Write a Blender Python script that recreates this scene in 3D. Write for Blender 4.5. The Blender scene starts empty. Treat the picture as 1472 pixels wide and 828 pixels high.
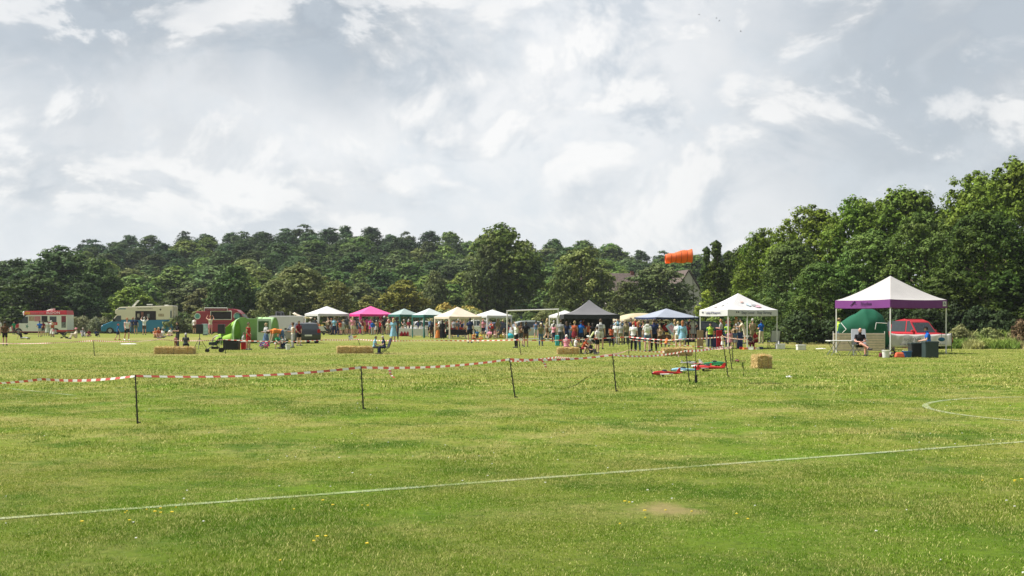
import bpy, bmesh, math, random
import numpy as np
from mathutils import Vector, Matrix, Quaternion
random.seed(7)
sc = bpy.context.scene
col = sc.collection
F, H, HY, CX = 1636.0, 1.6, 460.0, 736.0      # lens in photo pixels, eye height, horizon row, centre column
def G(px, py):                                 # ground point seen at a photo pixel
    D = F*H/(py-HY); return ((px-CX)/F*D, D)
def X(px, D): return (px-CX)/F*D
def Z(py, D): return H-(py-HY)*D/F
def S(n, D): return n*D/F
def lerp(a, b, t): return a+(b-a)*t

# ------------------------------------------------------------------ materials
MATS = {}
def nodes(m):
    m.use_nodes = True; nt = m.node_tree; nt.nodes.clear(); return nt
def pm(name, c, rough=.6, metal=0., var=.12, scale=6., bump=0., spec=.4, oc=False, trans=0., alpha=1.):
    """procedural principled material: base colour broken up by noise; oc = colour taken from the object"""
    if name in MATS: return MATS[name]
    m = bpy.data.materials.new(name); nt = nodes(m); N = nt.nodes.new; L = nt.links.new
    out = N('ShaderNodeOutputMaterial'); b = N('ShaderNodeBsdfPrincipled')
    tc = N('ShaderNodeTexCoord'); nz = N('ShaderNodeTexNoise'); nz.inputs['Scale'].default_value = scale; nz.inputs['Detail'].default_value = 5
    L(tc.outputs['Object'], nz.inputs['Vector'])
    mr = N('ShaderNodeMapRange'); mr.inputs[1].default_value = .3; mr.inputs[2].default_value = .7
    mr.inputs[3].default_value = 1-var; mr.inputs[4].default_value = 1+var
    L(nz.outputs['Fac'], mr.inputs[0])
    mx = N('ShaderNodeVectorMath'); mx.operation = 'SCALE'; L(mr.outputs[0], mx.inputs['Scale'])
    if oc:
        oi = N('ShaderNodeObjectInfo'); L(oi.outputs['Color'], mx.inputs[0])
    else: mx.inputs[0].default_value = c[:3]
    L(mx.outputs[0], b.inputs['Base Color'])
    b.inputs['Roughness'].default_value = rough; b.inputs['Metallic'].default_value = metal
    b.inputs['Specular IOR Level'].default_value = spec
    if bump:
        bp = N('ShaderNodeBump'); bp.inputs['Strength'].default_value = bump; bp.inputs['Distance'].default_value = .02
        L(nz.outputs['Fac'], bp.inputs['Height']); L(bp.outputs[0], b.inputs['Normal'])
    s = b.outputs[0]
    if trans:
        t = N('ShaderNodeBsdfTranslucent'); L(mx.outputs[0], t.inputs['Color'])
        ms = N('ShaderNodeMixShader'); ms.inputs[0].default_value = trans; L(s, ms.inputs[1]); L(t.outputs[0], ms.inputs[2]); s = ms.outputs[0]
    L(s, out.inputs['Surface'])
    MATS[name] = m; return m

# ------------------------------------------------------------------ tagging
def tag(o, label=None, cat=None, group=None, kind=None):
    if label: o['label'] = label
    if cat: o['category'] = cat
    if group: o['group'] = group
    if kind: o['kind'] = kind
    return o
def thing(name, label, cat, loc=(0, 0, 0), rz=0, group=None, scale=None):
    o = bpy.data.objects.new(name, None); col.objects.link(o); o.empty_display_size = .3
    o.location = loc if len(loc) == 3 else (loc[0], loc[1], 0); o.rotation_euler = (0, 0, rz)
    if scale: o.scale = scale
    return tag(o, label, cat, group)
def link(name, me, parent=None, color=None):
    o = bpy.data.objects.new(name, me); col.objects.link(o)
    if parent is not None: o.parent = parent
    if color: o.color = (*color[:3], 1)
    return o

# ------------------------------------------------------------------ mesh builder
class MB:
    def __init__(s): s.v = []; s.f = []; s.m = []
    def add(s, vs, fs, mi=0):
        o = len(s.v); s.v += [tuple(v) for v in vs]; s.f += [tuple(i+o for i in f) for f in fs]; s.m += [mi]*len(fs); return s
    def box(s, c, d, mi=0, M=None, taper=1.):
        x, y, z = d[0]/2, d[1]/2, d[2]/2
        vs = [Vector((sx*x*(taper if sz > 0 else 1), sy*y*(taper if sz > 0 else 1), sz*z)) for sz in (-1, 1) for sx, sy in ((-1, -1), (1, -1), (1, 1), (-1, 1))]
        if M is not None: vs = [M @ v for v in vs]
        vs = [v+Vector(c) for v in vs]
        return s.add(vs, [(3, 2, 1, 0), (4, 5, 6, 7), (0, 1, 5, 4), (1, 2, 6, 5), (2, 3, 7, 6), (3, 0, 4, 7)], mi)
    def cyl(s, a, b, r0, r1=None, n=10, mi=0, caps=True):
        a, b = Vector(a), Vector(b); r1 = r0 if r1 is None else r1
        d = (b-a).normalized(); u = d.orthogonal().normalized(); w = d.cross(u)
        vs = []
        for p, r in ((a, r0), (b, r1)):
            for i in range(n):
                t = 2*math.pi*i/n; vs.append(p+(u*math.cos(t)+w*math.sin(t))*r)
        fs = [(i, (i+1) % n, n+(i+1) % n, n+i) for i in range(n)]
        if caps: fs += [tuple(range(n-1, -1, -1)), tuple(range(n, 2*n))]
        return s.add(vs, fs, mi)
    def sph(s, c, r, nu=12, nv=8, mi=0):
        r = (r, r, r) if not hasattr(r, '__len__') else r
        vs = [(c[0], c[1], c[2]+r[2])]
        for j in range(1, nv):
            p = math.pi*j/nv
            for i in range(nu):
                t = 2*math.pi*i/nu; vs.append((c[0]+r[0]*math.sin(p)*math.cos(t), c[1]+r[1]*math.sin(p)*math.sin(t), c[2]+r[2]*math.cos(p)))
        vs.append((c[0], c[1], c[2]-r[2])); L = len(vs)-1
        fs = [(0, 1+i, 1+(i+1) % nu) for i in range(nu)]
        for j in range(nv-2):
            for i in range(nu):
                a = 1+j*nu+i; b = 1+j*nu+(i+1) % nu; fs.append((a, a+nu, b+nu, b))
        a = 1+(nv-2)*nu
        fs += [(a+i, L, a+(i+1) % nu) for i in range(nu)]
        return s.add(vs, fs, mi)
    def tube(s, pts, r, n=8, mi=0):
        for i in range(len(pts)-1):
            ra = r[i] if hasattr(r, '__len__') else r; rb = r[i+1] if hasattr(r, '__len__') else r
            s.cyl(pts[i], pts[i+1], ra, rb, n, mi)
        return s
    def prism(s, prof, y0, y1, mi=0, inset=None, cap=None):
        """polygon in xz swept from y0 to y1; inset = profile used at both ends for a tapered body"""
        n = len(prof)
        vs = [(p[0], y0, p[1]) for p in prof]+[(p[0], y1, p[1]) for p in prof]
        fs = [(i, (i+1) % n, n+(i+1) % n, n+i) for i in range(n)]
        s.add(vs, fs, mi)
        o = len(s.v)-2*n
        s.f += [tuple(o+i for i in range(n-1, -1, -1)), tuple(o+n+i for i in range(n))]; s.m += [mi if cap is None else cap]*2
        return s
    def mesh(s, name, mats, smooth=False):
        me = bpy.data.meshes.new(name); me.from_pydata([tuple(v) for v in s.v], [], s.f)
        for m in (mats if isinstance(mats, (list, tuple)) else [mats]): me.materials.append(m)
        me.polygons.foreach_set('material_index', s.m)
        bm = bmesh.new(); bm.from_mesh(me); bmesh.ops.recalc_face_normals(bm, faces=bm.faces); bm.to_mesh(me); bm.free()
        if smooth: me.polygons.foreach_set('use_smooth', [True]*len(me.polygons))
        me.update(); return me
    def build(s, name, mats, parent=None, smooth=False, color=None):
        return link(name, s.mesh(name, mats, smooth), parent, color)
def npmesh(name, co, quads, mat, attr=None):
    """fast mesh from numpy: co (n,3), quads (m,k)"""
    me = bpy.data.meshes.new(name); k = quads.shape[1]
    me.vertices.add(len(co)); me.vertices.foreach_set('co', co.astype(np.float32).ravel())
    me.loops.add(quads.size); me.loops.foreach_set('vertex_index', quads.astype(np.int32).ravel())
    me.polygons.add(len(quads)); me.polygons.foreach_set('loop_start', np.arange(0, quads.size, k, dtype=np.int32))
    me.update(calc_edges=True)
    if attr:
        for an, (dom, arr) in attr.items():
            a = me.attributes.new(an, 'FLOAT', dom); a.data.foreach_set('value', arr.astype(np.float32))
    me.materials.append(mat); me.validate(); return me
def bevel(o, w=.03, seg=2):
    m = o.modifiers.new('b', 'BEVEL'); m.width = w; m.segments = seg; m.limit_method = 'ANGLE'; m.angle_limit = math.radians(35); return o
FONTC = {}
def text_mesh(s, size, mat, extrude=.004):
    cu = bpy.data.curves.new('t', 'FONT'); cu.body = s; cu.size = size; cu.extrude = extrude; cu.align_x = 'CENTER'; cu.align_y = 'CENTER'; cu.resolution_u = 2
    o = bpy.data.objects.new('t', cu); col.objects.link(o); dg = bpy.context.evaluated_depsgraph_get()
    me = bpy.data.meshes.new_from_object(o.evaluated_get(dg)); bpy.data.objects.remove(o); me.materials.clear(); me.materials.append(mat)
    return me
def text(s, size, mat, parent, loc, rot=(math.pi/2, 0, 0), name='lettering', stretch=1.):
    o = link(name, text_mesh(s, size, mat), parent); o.location = loc; o.rotation_euler = rot; o.scale = (stretch, 1, 1); return o

# ------------------------------------------------------------------ camera, sky, sun
cam = bpy.data.cameras.new('camera'); co = bpy.data.objects.new('camera', cam); col.objects.link(co)
co.location = (0, 0, H); co.rotation_euler = (math.pi/2, 0, 0)
cam.sensor_width = 36; cam.lens = 36*F/1472; cam.shift_y = (HY-414)/1472; cam.clip_end = 5000; cam.clip_start = .1
sc.camera = co
SUN_AZ, SUN_EL = math.radians(-84), math.radians(56)      # from straight ahead, towards the left
sd = Vector((math.sin(SUN_AZ)*math.cos(SUN_EL), math.cos(SUN_AZ)*math.cos(SUN_EL), math.sin(SUN_EL)))
sl = bpy.data.lights.new('sun', 'SUN'); so = bpy.data.objects.new('sun', sl); col.objects.link(so)
sl.energy = 5.0; sl.angle = math.radians(.6); sl.color = (1, .955, .88)
so.rotation_euler = (-sd).to_track_quat('-Z', 'Y').to_euler(); so.location = (0, 0, 60)
w = bpy.data.worlds.new('World'); sc.world = w; w.use_nodes = True; nt = w.node_tree; nt.nodes.clear(); N = nt.nodes.new; L = nt.links.new
wo = N('ShaderNodeOutputWorld'); bg = N('ShaderNodeBackground'); bg.inputs['Strength'].default_value = .1
sky = N('ShaderNodeTexSky'); sky.sky_type = 'NISHITA'; sky.sun_disc = False; sky.sun_elevation = SUN_EL; sky.sun_rotation = SUN_AZ; sky.dust_density = 2.5
tc = N('ShaderNodeTexCoord')
def math_(op, a, b=None, c=None, clamp=False):
    n = N('ShaderNodeMath'); n.operation = op; n.use_clamp = clamp
    for i, v in enumerate((a, b, c)):
        if v is None: continue
        if isinstance(v, (int, float)): n.inputs[i].default_value = v
        else: L(v, n.inputs[i])
    return n.outputs[0]
def rng(v, a, b, c=0., d=1., smooth=True):
    n = N('ShaderNodeMapRange'); n.interpolation_type = 'SMOOTHSTEP' if smooth else 'LINEAR'
    L(v, n.inputs[0])
    for i, q in enumerate((a, b, c, d)): n.inputs[i+1].default_value = q
    return n.outputs[0]
sep = N('ShaderNodeSeparateXYZ'); L(tc.outputs['Generated'], sep.inputs[0])
zz = math_('MAXIMUM', sep.outputs['Z'], .0)
den = math_('ADD', zz, .16)
cmb = N('ShaderNodeCombineXYZ')
L(math_('DIVIDE', sep.outputs['X'], den), cmb.inputs[0]); L(math_('DIVIDE', sep.outputs['Y'], den), cmb.inputs[1])
def noise(vec, scale, detail=6, rough=.55, dist=0., off=(0, 0, 0), sc3=(1, 1, 1)):
    mp = N('ShaderNodeMapping'); mp.inputs['Location'].default_value = off; mp.inputs['Scale'].default_value = sc3; L(vec, mp.inputs[0])
    n = N('ShaderNodeTexNoise'); n.inputs['Scale'].default_value = scale; n.inputs['Detail'].default_value = detail
    n.inputs['Roughness'].default_value = rough; n.inputs['Distortion'].default_value = dist; L(mp.outputs[0], n.inputs['Vector']); return n.outputs['Fac']
gen = tc.outputs['Generated']
def dirblob(px, py, rad_px, amp, ecc=1.):
    """a cloud bank around one compass direction and elevation"""
    d = Vector(((px-CX)/F, 1, (HY-py)/F)).normalized()
    v = N('ShaderNodeVectorMath'); v.operation = 'SUBTRACT'; L(warp, v.inputs[0]); v.inputs[1].default_value = d
    s2 = N('ShaderNodeVectorMath'); s2.operation = 'MULTIPLY'; L(v.outputs[0], s2.inputs[0]); s2.inputs[1].default_value = (1/ecc, .5, 1)
    ln = N('ShaderNodeVectorMath'); ln.operation = 'LENGTH'; L(s2.outputs[0], ln.inputs[0])
    return rng(ln.outputs['Value'], rad_px/F, 0., 0., amp)
wn = N('ShaderNodeTexNoise'); wn.inputs['Scale'].default_value = 9.; wn.inputs['Detail'].default_value = 7; wn.inputs['Roughness'].default_value = .6; L(gen, wn.inputs['Vector'])
ws = N('ShaderNodeVectorMath'); ws.operation = 'MULTIPLY_ADD'; L(wn.outputs['Color'], ws.inputs[0]); ws.inputs[1].default_value = (.11, .11, .08)
wsub = N('ShaderNodeVectorMath'); wsub.operation = 'ADD'; L(gen, wsub.inputs[0]); wsub.inputs[1].default_value = (-.055, -.055, -.04); L(wsub.outputs[0], ws.inputs[2]); warp = ws.outputs[0]
big = noise(gen, 4.2, 8, .58, .5, (3.1, 0, 1.7), (1, 1, 1.5))
puff = noise(gen, 11., 9, .6, .35, (.4, 2, 5), (1, 1, 1.35))
fine = noise(gen, 30., 8, .62, .2, (7, 1, 2), (1, 1, 1.3))
den_ = math_('ADD', math_('MULTIPLY', big, .55), math_('ADD', math_('MULTIPLY', puff, .32), math_('MULTIPLY', fine, .13)))
# billow light: difference between the density here and a little higher gives tops bright, undersides grey
def dens(off):
    o = N('ShaderNodeVectorMath'); o.operation = 'ADD'; L(gen, o.inputs[0]); o.inputs[1].default_value = off
    return noise(o.outputs[0], 8.5, 9, .58, .4, (1.4, 2, 5), (1, 1, 1.45))
d0 = dens((0, 0, 0)); d1 = dens((-.012, 0, .02))
relief = math_('MULTIPLY', math_('SUBTRACT', d0, d1), 1.)
dark = 0.
blobs = [(170, -10, 260, 1.1, 1.7), (300, 40, 150, .9, 1.6), (470, 20, 210, 1.15, 1.5), (30, 40, 180, .6, 1.5), (1380, 60, 330, 1.0, 1.5), (1400, 190, 260, .9, 1.9), (1220, 150, 160, .5, 1.3),
         (170, 165, 170, .55, 1.8), (80, 240, 140, .5, 1.8), (60, 150, 140, .35, 1.6), (620, 140, 90, .15, 1.5), (480, 280, 70, .3, 2.0), (1090, 190, 80, .25, 1.6), (1200, 140, 120, .35, 1.3)]
acc = None
for b in blobs:
    o = dirblob(*b)
    acc = o if acc is None else math_('MAXIMUM', acc, o)
shade = math_('MULTIPLY', acc, rng(puff, .34, .60, .45, 1.05))
cov = math_('MULTIPLY', shade, 1., clamp=True)
m_ = rng(d0, .45, .55)
light = math_('ADD', math_('MULTIPLY', relief, 7.), .50, clamp=True)
def cmix(a, b, f):
    n = N('ShaderNodeMix'); n.data_type = 'RGBA'
    for k, v in (('A', a), ('B', b)):
        if isinstance(v, tuple): n.inputs[k].default_value = (*v, 1)
        else: L(v, n.inputs[k])
    if isinstance(f, (int, float)): n.inputs['Factor'].default_value = f
    else: L(f, n.inputs['Factor'])
    return n.outputs['Result']
thin = cmix((4.9, 5.2, 5.45), (5.95, 5.97, 5.97), rng(den_, .40, .58))          # veil of thin cloud
puffc = cmix((4.2, 4.5, 4.8), (6.35, 6.3, 6.2), light)                          # lit tops, grey undersides
c_ = cmix(thin, puffc, math_('MULTIPLY', m_, math_('ADD', rng(big, .40, .56), .25, clamp=True), clamp=True))
bank = cmix((2.15, 2.5, 2.85), (3.1, 3.45, 3.8), rng(puff, .40, .60))
c_ = cmix(c_, bank, math_('MULTIPLY', cov, .95, clamp=True))
c_ = cmix(c_, (6.6, 6.5, 6.35), math_('MULTIPLY', math_('MULTIPLY', rng(relief, .01, .10), rng(d0, .44, .58)), math_('MULTIPLY', rng(cov, .0, .3), .6)))
c_ = cmix(c_, (5.1, 5.3, 5.4), rng(zz, .0, .12, .65, 0.))
# grey cloud added overhead, out of view, to cut the fill light
over = cmix((1.5, 1.62, 1.75), (2.2, 2.3, 2.4), rng(big, .4, .6))
c_ = cmix(c_, over, rng(zz, .36, .60))
# dimmer cloud added behind the viewer, unseen, to deepen contrast on facing sides
c_ = cmix(c_, (2.7, 2.85, 3.0), rng(sep.outputs['Y'], .15, -.45))
fin = cmix(sky.outputs[0], c_, .93)
L(fin, bg.inputs['Color']); L(bg.outputs[0], wo.inputs['Surface'])
sc.view_settings.view_transform = 'Standard'; sc.view_settings.look = 'None'; sc.view_settings.gamma = 1; sc.view_settings.use_curve_mapping = False
sc.view_settings.exposure = .68
sc.cycles.max_bounces = 6; sc.cycles.transparent_max_bounces = 8; sc.cycles.diffuse_bounces = 3; sc.cycles.glossy_bounces = 2
sc.cycles.use_denoising = True; sc.cycles.caustics_reflective = False; sc.cycles.caustics_refractive = False

# ------------------------------------------------------------------ terrain
SKX = [-200, 0, 60, 130, 200, 300, 400, 450, 540, 620, 700, 780, 870, 930, 1000, 1080, 1250, 1500]
SKY_ = [392, 378, 366, 346, 342, 334, 326, 323, 332, 332, 342, 345, 352, 362, 364, 378, 400, 410]
DB = 320.
SXW = [(p-CX)/F*DB for p in SKX]
def skyline(xw): return float(np.interp(xw, SXW, SKY_))
HT = np.array([1.6+(460-t)*DB/F-12.5 for t in SKY_])
def hill(x, y):
    t = np.clip((np.asarray(y, float)-185)/(DB-185), 0, 1.6)
    return np.interp(x, SXW, HT)*np.clip(t, 0, 1)**1.15*1.0
gx = np.concatenate([np.linspace(-900, -260, 14), np.linspace(-240, 240, 97), np.linspace(260, 900, 14)])
gy = np.concatenate([np.linspace(-120, 0, 5), np.linspace(5, 170, 34), np.linspace(175, 330, 40), np.linspace(360, 1600, 14)])
YY, XX = np.meshgrid(gy, gx, indexing='ij')
ZZ = hill(XX, YY)
vid = np.arange(XX.size).reshape(XX.shape)
quads = np.stack([vid[:-1, :-1], vid[:-1, 1:], vid[1:, 1:], vid[1:, :-1]], -1).reshape(-1, 4)
def grass_color(nt, blades=False):
    """shared mown-grass colour: large green / straw patches from world position"""
    N = nt.nodes.new; L = nt.links.new
    g = N('ShaderNodeNewGeometry'); P = g.outputs['Position']
    def nz(scale, detail, rough, off=(0, 0, 0), s=(1, 1, 1)):
        mp = N('ShaderNodeMapping'); mp.inputs['Location'].default_value = off; mp.inputs['Scale'].default_value = s; L(P, mp.inputs[0])
        n = N('ShaderNodeTexNoise'); n.inputs['Scale'].default_value = scale; n.inputs['Detail'].default_value = detail; n.inputs['Roughness'].default_value = rough
        L(mp.outputs[0], n.inputs['Vector']); return n.outputs['Fac']
    def mr(v, a, b, c=0., d=1.):
        n = N('ShaderNodeMapRange'); L(v, n.inputs[0])
        for i, q in enumerate((a, b, c, d)): n.inputs[i+1].default_value = q
        return n.outputs[0]
    def mix(a, b, f):
        n = N('ShaderNodeMix'); n.data_type = 'RGBA'
        for k, v in (('A', a), ('B', b)):
            if isinstance(v, tuple): n.inputs[k].default_value = (*v, 1)
            else: L(v, n.inputs[k])
        if isinstance(f, float): n.inputs['Factor'].default_value = f
        else: L(f, n.inputs['Factor'])
        return n.outputs['Result']
    sepp = N('ShaderNodeSeparateXYZ'); L(P, sepp.inputs[0])
    c = mix((.100, .158, .013), (.175, .198, .032), mr(nz(.22, 8, .70), .40, .58))
    c = mix(c, (.120, .200, .014), mr(nz(.37, 9, .72, (22, 7, 0)), .50, .60, 0., .8))
    c = mix(c, (.275, .245, .088), mr(nz(.5, 10, .82, (5, 9, 0)), .47, .61, 0., .8))
    c = mix(c, (.050, .105, .006), mr(nz(.55, 10, .78, (15, 3, 0)), .49, .61, 0., .9))
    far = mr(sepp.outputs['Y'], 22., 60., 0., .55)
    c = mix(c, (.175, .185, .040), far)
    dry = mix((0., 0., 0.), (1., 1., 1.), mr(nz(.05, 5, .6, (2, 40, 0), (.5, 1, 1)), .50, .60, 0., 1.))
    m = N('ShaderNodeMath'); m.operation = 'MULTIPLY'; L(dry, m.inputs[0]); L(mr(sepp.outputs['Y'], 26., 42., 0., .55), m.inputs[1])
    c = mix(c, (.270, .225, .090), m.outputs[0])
    c = mix(c, (.075, .135, .010), mr(sepp.outputs['Y'], 15., 8., 0., .45))  # foreground shade painted into the grass colour: darker and greener towards the viewer
    return c, nz, mr, mix, g
SHARE=1
gm = bpy.data.materials.new('mown_grass_ground'); nt2 = nodes(gm); N2 = nt2.nodes.new; L2 = nt2.links.new
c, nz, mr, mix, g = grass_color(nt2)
fleck = nz(9., 9, .78); c = mix(c, (.040, .062, .012), mr(fleck, .52, .30, 0., .75))
c = mix(c, (.40, .38, .20), mr(nz(14., 9, .8, (4, 4, 4)), .56, .75, 0., .5))
c = mix(c, (.5, .5, .42), mr(nz(3.1, 4, .9, (9, 1, 4)), .77, .80, 0., .6))
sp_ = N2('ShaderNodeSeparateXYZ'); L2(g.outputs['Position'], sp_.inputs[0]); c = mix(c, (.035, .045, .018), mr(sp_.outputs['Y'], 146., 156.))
vs2 = N2('ShaderNodeVectorMath'); vs2.operation = 'SCALE'; vs2.inputs['Scale'].default_value = 1.18; L2(c, vs2.inputs[0]); c = vs2.outputs[0]
# bare worn patch
vm = N2('ShaderNodeVectorMath'); vm.operation = 'DISTANCE'; L2(g.outputs['Position'], vm.inputs[0]); bx, by = G(958, 733); vm.inputs[1].default_value = (bx, by, 0)
ad = N2('ShaderNodeMath'); ad.operation = 'MULTIPLY_ADD'; L2(nz(2.5, 6, .7, (3, 3, 0)), ad.inputs[0]); ad.inputs[1].default_value = 1.1; ad.inputs[2].default_value = -.55
ad2 = N2('ShaderNodeMath'); L2(vm.outputs['Value'], ad2.inputs[0]); L2(ad.outputs[0], ad2.inputs[1])
c = mix(c, (.34, .255, .13), mr(ad2.outputs[0], .40, .12, 0., .6))
bs = N2('ShaderNodeBsdfPrincipled'); bs.inputs['Roughness'].default_value = .95; bs.inputs['Specular IOR Level'].default_value = .1
L2(c, bs.inputs['Base Color'])
bp = N2('ShaderNodeBump'); bp.inputs['Strength'].default_value = .9; bp.inputs['Distance'].default_value = .06; L2(nz(7., 9, .8, (1, 1, 1)), bp.inputs['Height']); L2(bp.outputs[0], bs.inputs['Normal'])
o2 = N2('ShaderNodeOutputMaterial'); L2(bs.outputs[0], o2.inputs['Surface'])
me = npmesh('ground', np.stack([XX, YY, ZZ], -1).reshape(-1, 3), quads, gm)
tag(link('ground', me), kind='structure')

# pitch lines: centre-line polylines (world), width
L1a, L1b = G(-150, 757), G(1700, 618)
cc = (11.2, 20.0); cr = 3.7
ang = np.radians(np.arange(0, 361, 5))
arc = np.stack([cc[0]+cr*np.cos(ang), cc[1]+cr*np.sin(ang)*1.0], -1)
PA = np.array(G(-90, 548)); PB = np.array(G(108, 568.5))
LINES = [(np.array([np.array(L1a)*(1-t)+np.array(L1b)*t for t in np.linspace(0, 1, 60)]), .10), (arc, .11), (np.array([PA*(1-t)+PB*t for t in np.linspace(0, 1, 12)]), .09)]
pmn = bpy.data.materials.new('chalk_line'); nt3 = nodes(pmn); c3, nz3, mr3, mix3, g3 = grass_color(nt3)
cm = mix3(c3, (.52, .55, .44), mr3(nz3(14., 9, .75, (2, 2, 2)), .38, .68, .0, .6)); cm = mix3(cm, c3, mr3(nz3(1.1, 4, .6, (8, 8, 8)), .50, .68, 0., .7))
b3 = nt3.nodes.new('ShaderNodeBsdfPrincipled'); b3.inputs['Roughness'].default_value = 1; nt3.links.new(cm, b3.inputs['Base Color'])
o3 = nt3.nodes.new('ShaderNodeOutputMaterial'); nt3.links.new(b3.outputs[0], o3.inputs['Surface'])
for pl, wd in LINES:
    t = np.gradient(pl, axis=0); t /= np.linalg.norm(t, axis=1)[:, None]; n_ = np.stack([-t[:, 1], t[:, 0]], -1)
    j = np.random.default_rng(3).uniform(.8, 1.2, (len(pl), 1))
    a = pl+n_*wd/2*j; b = pl-n_*wd/2*j; k = len(pl)
    co_ = np.concatenate([np.c_[a, np.full(k, .004)], np.c_[b, np.full(k, .004)]])
    q = np.array([(i, i+k, i+k+1, i+1) for i in range(k-1)])
    tag(link('pitch_marking', npmesh('pitch_marking', co_, q, pmn)), kind='structure')

# grass blades close to the camera
def blades(y0, y1, dens_, hmin, hmax, wdt, seed, name, n_max):
    r = np.random.default_rng(seed)
    A = .5*(y1**2-y0**2)*1.12+2*(y1-y0)
    n = min(int(A*dens_), n_max)
    y = np.sqrt(r.uniform(y0**2, y1**2, n)) if y1 < 60 else y0+(y1-y0)*(1-np.sqrt(r.uniform(0, 1, n))); x = (r.uniform(-.56, .56, n))*y+r.uniform(-1, 1, n)
    # clumpy density
    keep = (np.sin(x*2.1+np.sin(y*1.7)*1.3)*np.sin(y*2.3+np.sin(x*1.1)*1.5)*.45+.62+.3*np.sin(x*6.3+2*np.sin(y*4))*np.sin(y*7.1+np.sin(x*5))) > r.uniform(0, 1, n)
    bx, by = G(958, 733); keep &= np.hypot(x-bx, (y-by)) > .3+r.uniform(-.15, .15, n)
    x, y = x[keep], y[keep]; n = len(x)
    h = r.uniform(hmin, hmax, n)*(.75+.5*np.clip(np.sin(x*.9+y*.4)*np.cos(y*.7-x*.3)+.3, 0, 1)); a = r.uniform(0, 2*np.pi, n); lean = r.uniform(.15, 1.2, n)*h; la = r.uniform(0, 2*np.pi, n)
    w_ = wdt*r.uniform(.6, 1.4, n)
    dx, dy = np.cos(a)*w_/2, np.sin(a)*w_/2; lx, ly = np.cos(la)*lean, np.sin(la)*lean
    co = np.empty((n, 4, 3))
    co[:, 0] = np.c_[x-dx, y-dy, np.full(n, -.004)]; co[:, 1] = np.c_[x+dx, y+dy, np.full(n, -.004)]
    co[:, 2] = np.c_[x+lx+dx*.3, y+ly+dy*.3, h]; co[:, 3] = np.c_[x+lx-dx*.3, y+ly-dy*.3, h]
    ln = np.zeros(n)
    p = np.c_[x, y]
    for pl, wd in LINES:
        A_, B_ = pl[:-1], pl[1:]
        for s_, e_ in zip(A_, B_):
            if min(s_[1], e_[1]) > y1+1: continue
            m_ = (np.abs(p[:, 0]-(s_[0]+e_[0])/2) < abs(e_[0]-s_[0])/2+.2) & (np.abs(p[:, 1]-(s_[1]+e_[1])/2) < abs(e_[1]-s_[1])/2+.2)
            if not m_.any(): continue
            d_ = e_-s_; q_ = p[m_]-s_; t_ = np.clip((q_@d_)/(d_@d_), 0, 1); dist = np.linalg.norm(q_-t_[:, None]*d_, axis=1)
            ln[m_] = np.maximum(ln[m_], np.clip((wd*.62-dist)/(wd*.3), 0, 1))
    ln *= (r.uniform(0, 1, n) < .5)
    me = npmesh(name, co.reshape(-1, 3), np.arange(n*4).reshape(-1, 4), bladem, {'line': ('FACE', ln), 'rnd': ('FACE', r.uniform(0, 1, n))})
    return me
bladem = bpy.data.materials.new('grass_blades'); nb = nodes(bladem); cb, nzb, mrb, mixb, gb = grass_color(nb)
ar = nb.nodes.new('ShaderNodeAttribute'); ar.attribute_name = 'rnd'; al = nb.nodes.new('ShaderNodeAttribute'); al.attribute_name = 'line'
cb = mixb(cb, (.50, .46, .20), mrb(ar.outputs['Fac'], .80, .83, 0., .65)); cb = mixb(cb, (.045, .098, .005), mrb(ar.outputs['Fac'], .50, .10, 0., .85))
vs_ = nb.nodes.new('ShaderNodeVectorMath'); vs_.operation = 'SCALE'; vs_.inputs['Scale'].default_value = 1.78; nb.links.new(cb, vs_.inputs[0]); cb = vs_.outputs[0]
ml = nb.nodes.new('ShaderNodeMath'); ml.operation = 'MULTIPLY'; nb.links.new(al.outputs['Fac'], ml.inputs[0]); nb.links.new(mrb(nzb(1.1, 4, .6, (8, 8, 8)), .42, .62, .8, .12), ml.inputs[1])
cb = mixb(cb, (.60, .63, .52), ml.outputs[0])
df = nb.nodes.new('ShaderNodeBsdfPrincipled'); df.inputs['Roughness'].default_value = .65; df.inputs['Specular IOR Level'].default_value = .12; nb.links.new(cb, df.inputs['Base Color'])
tr = nb.nodes.new('ShaderNodeBsdfTranslucent'); nb.links.new(cb, tr.inputs['Color']); ms = nb.nodes.new('ShaderNodeMixShader'); ms.inputs[0].default_value = .3
nb.links.new(df.outputs[0], ms.inputs[1]); nb.links.new(tr.outputs[0], ms.inputs[2]); ob = nb.nodes.new('ShaderNodeOutputMaterial'); nb.links.new(ms.outputs[0], ob.inputs['Surface'])
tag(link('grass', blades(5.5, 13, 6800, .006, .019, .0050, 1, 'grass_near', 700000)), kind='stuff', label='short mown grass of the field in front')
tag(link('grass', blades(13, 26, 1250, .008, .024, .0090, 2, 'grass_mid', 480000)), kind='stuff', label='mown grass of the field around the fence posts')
tag(link('grass', blades(26, 85, 95, .015, .05, .022, 3, 'grass_far', 300000)), kind='stuff', label='mown grass of the field before the stalls')
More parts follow.
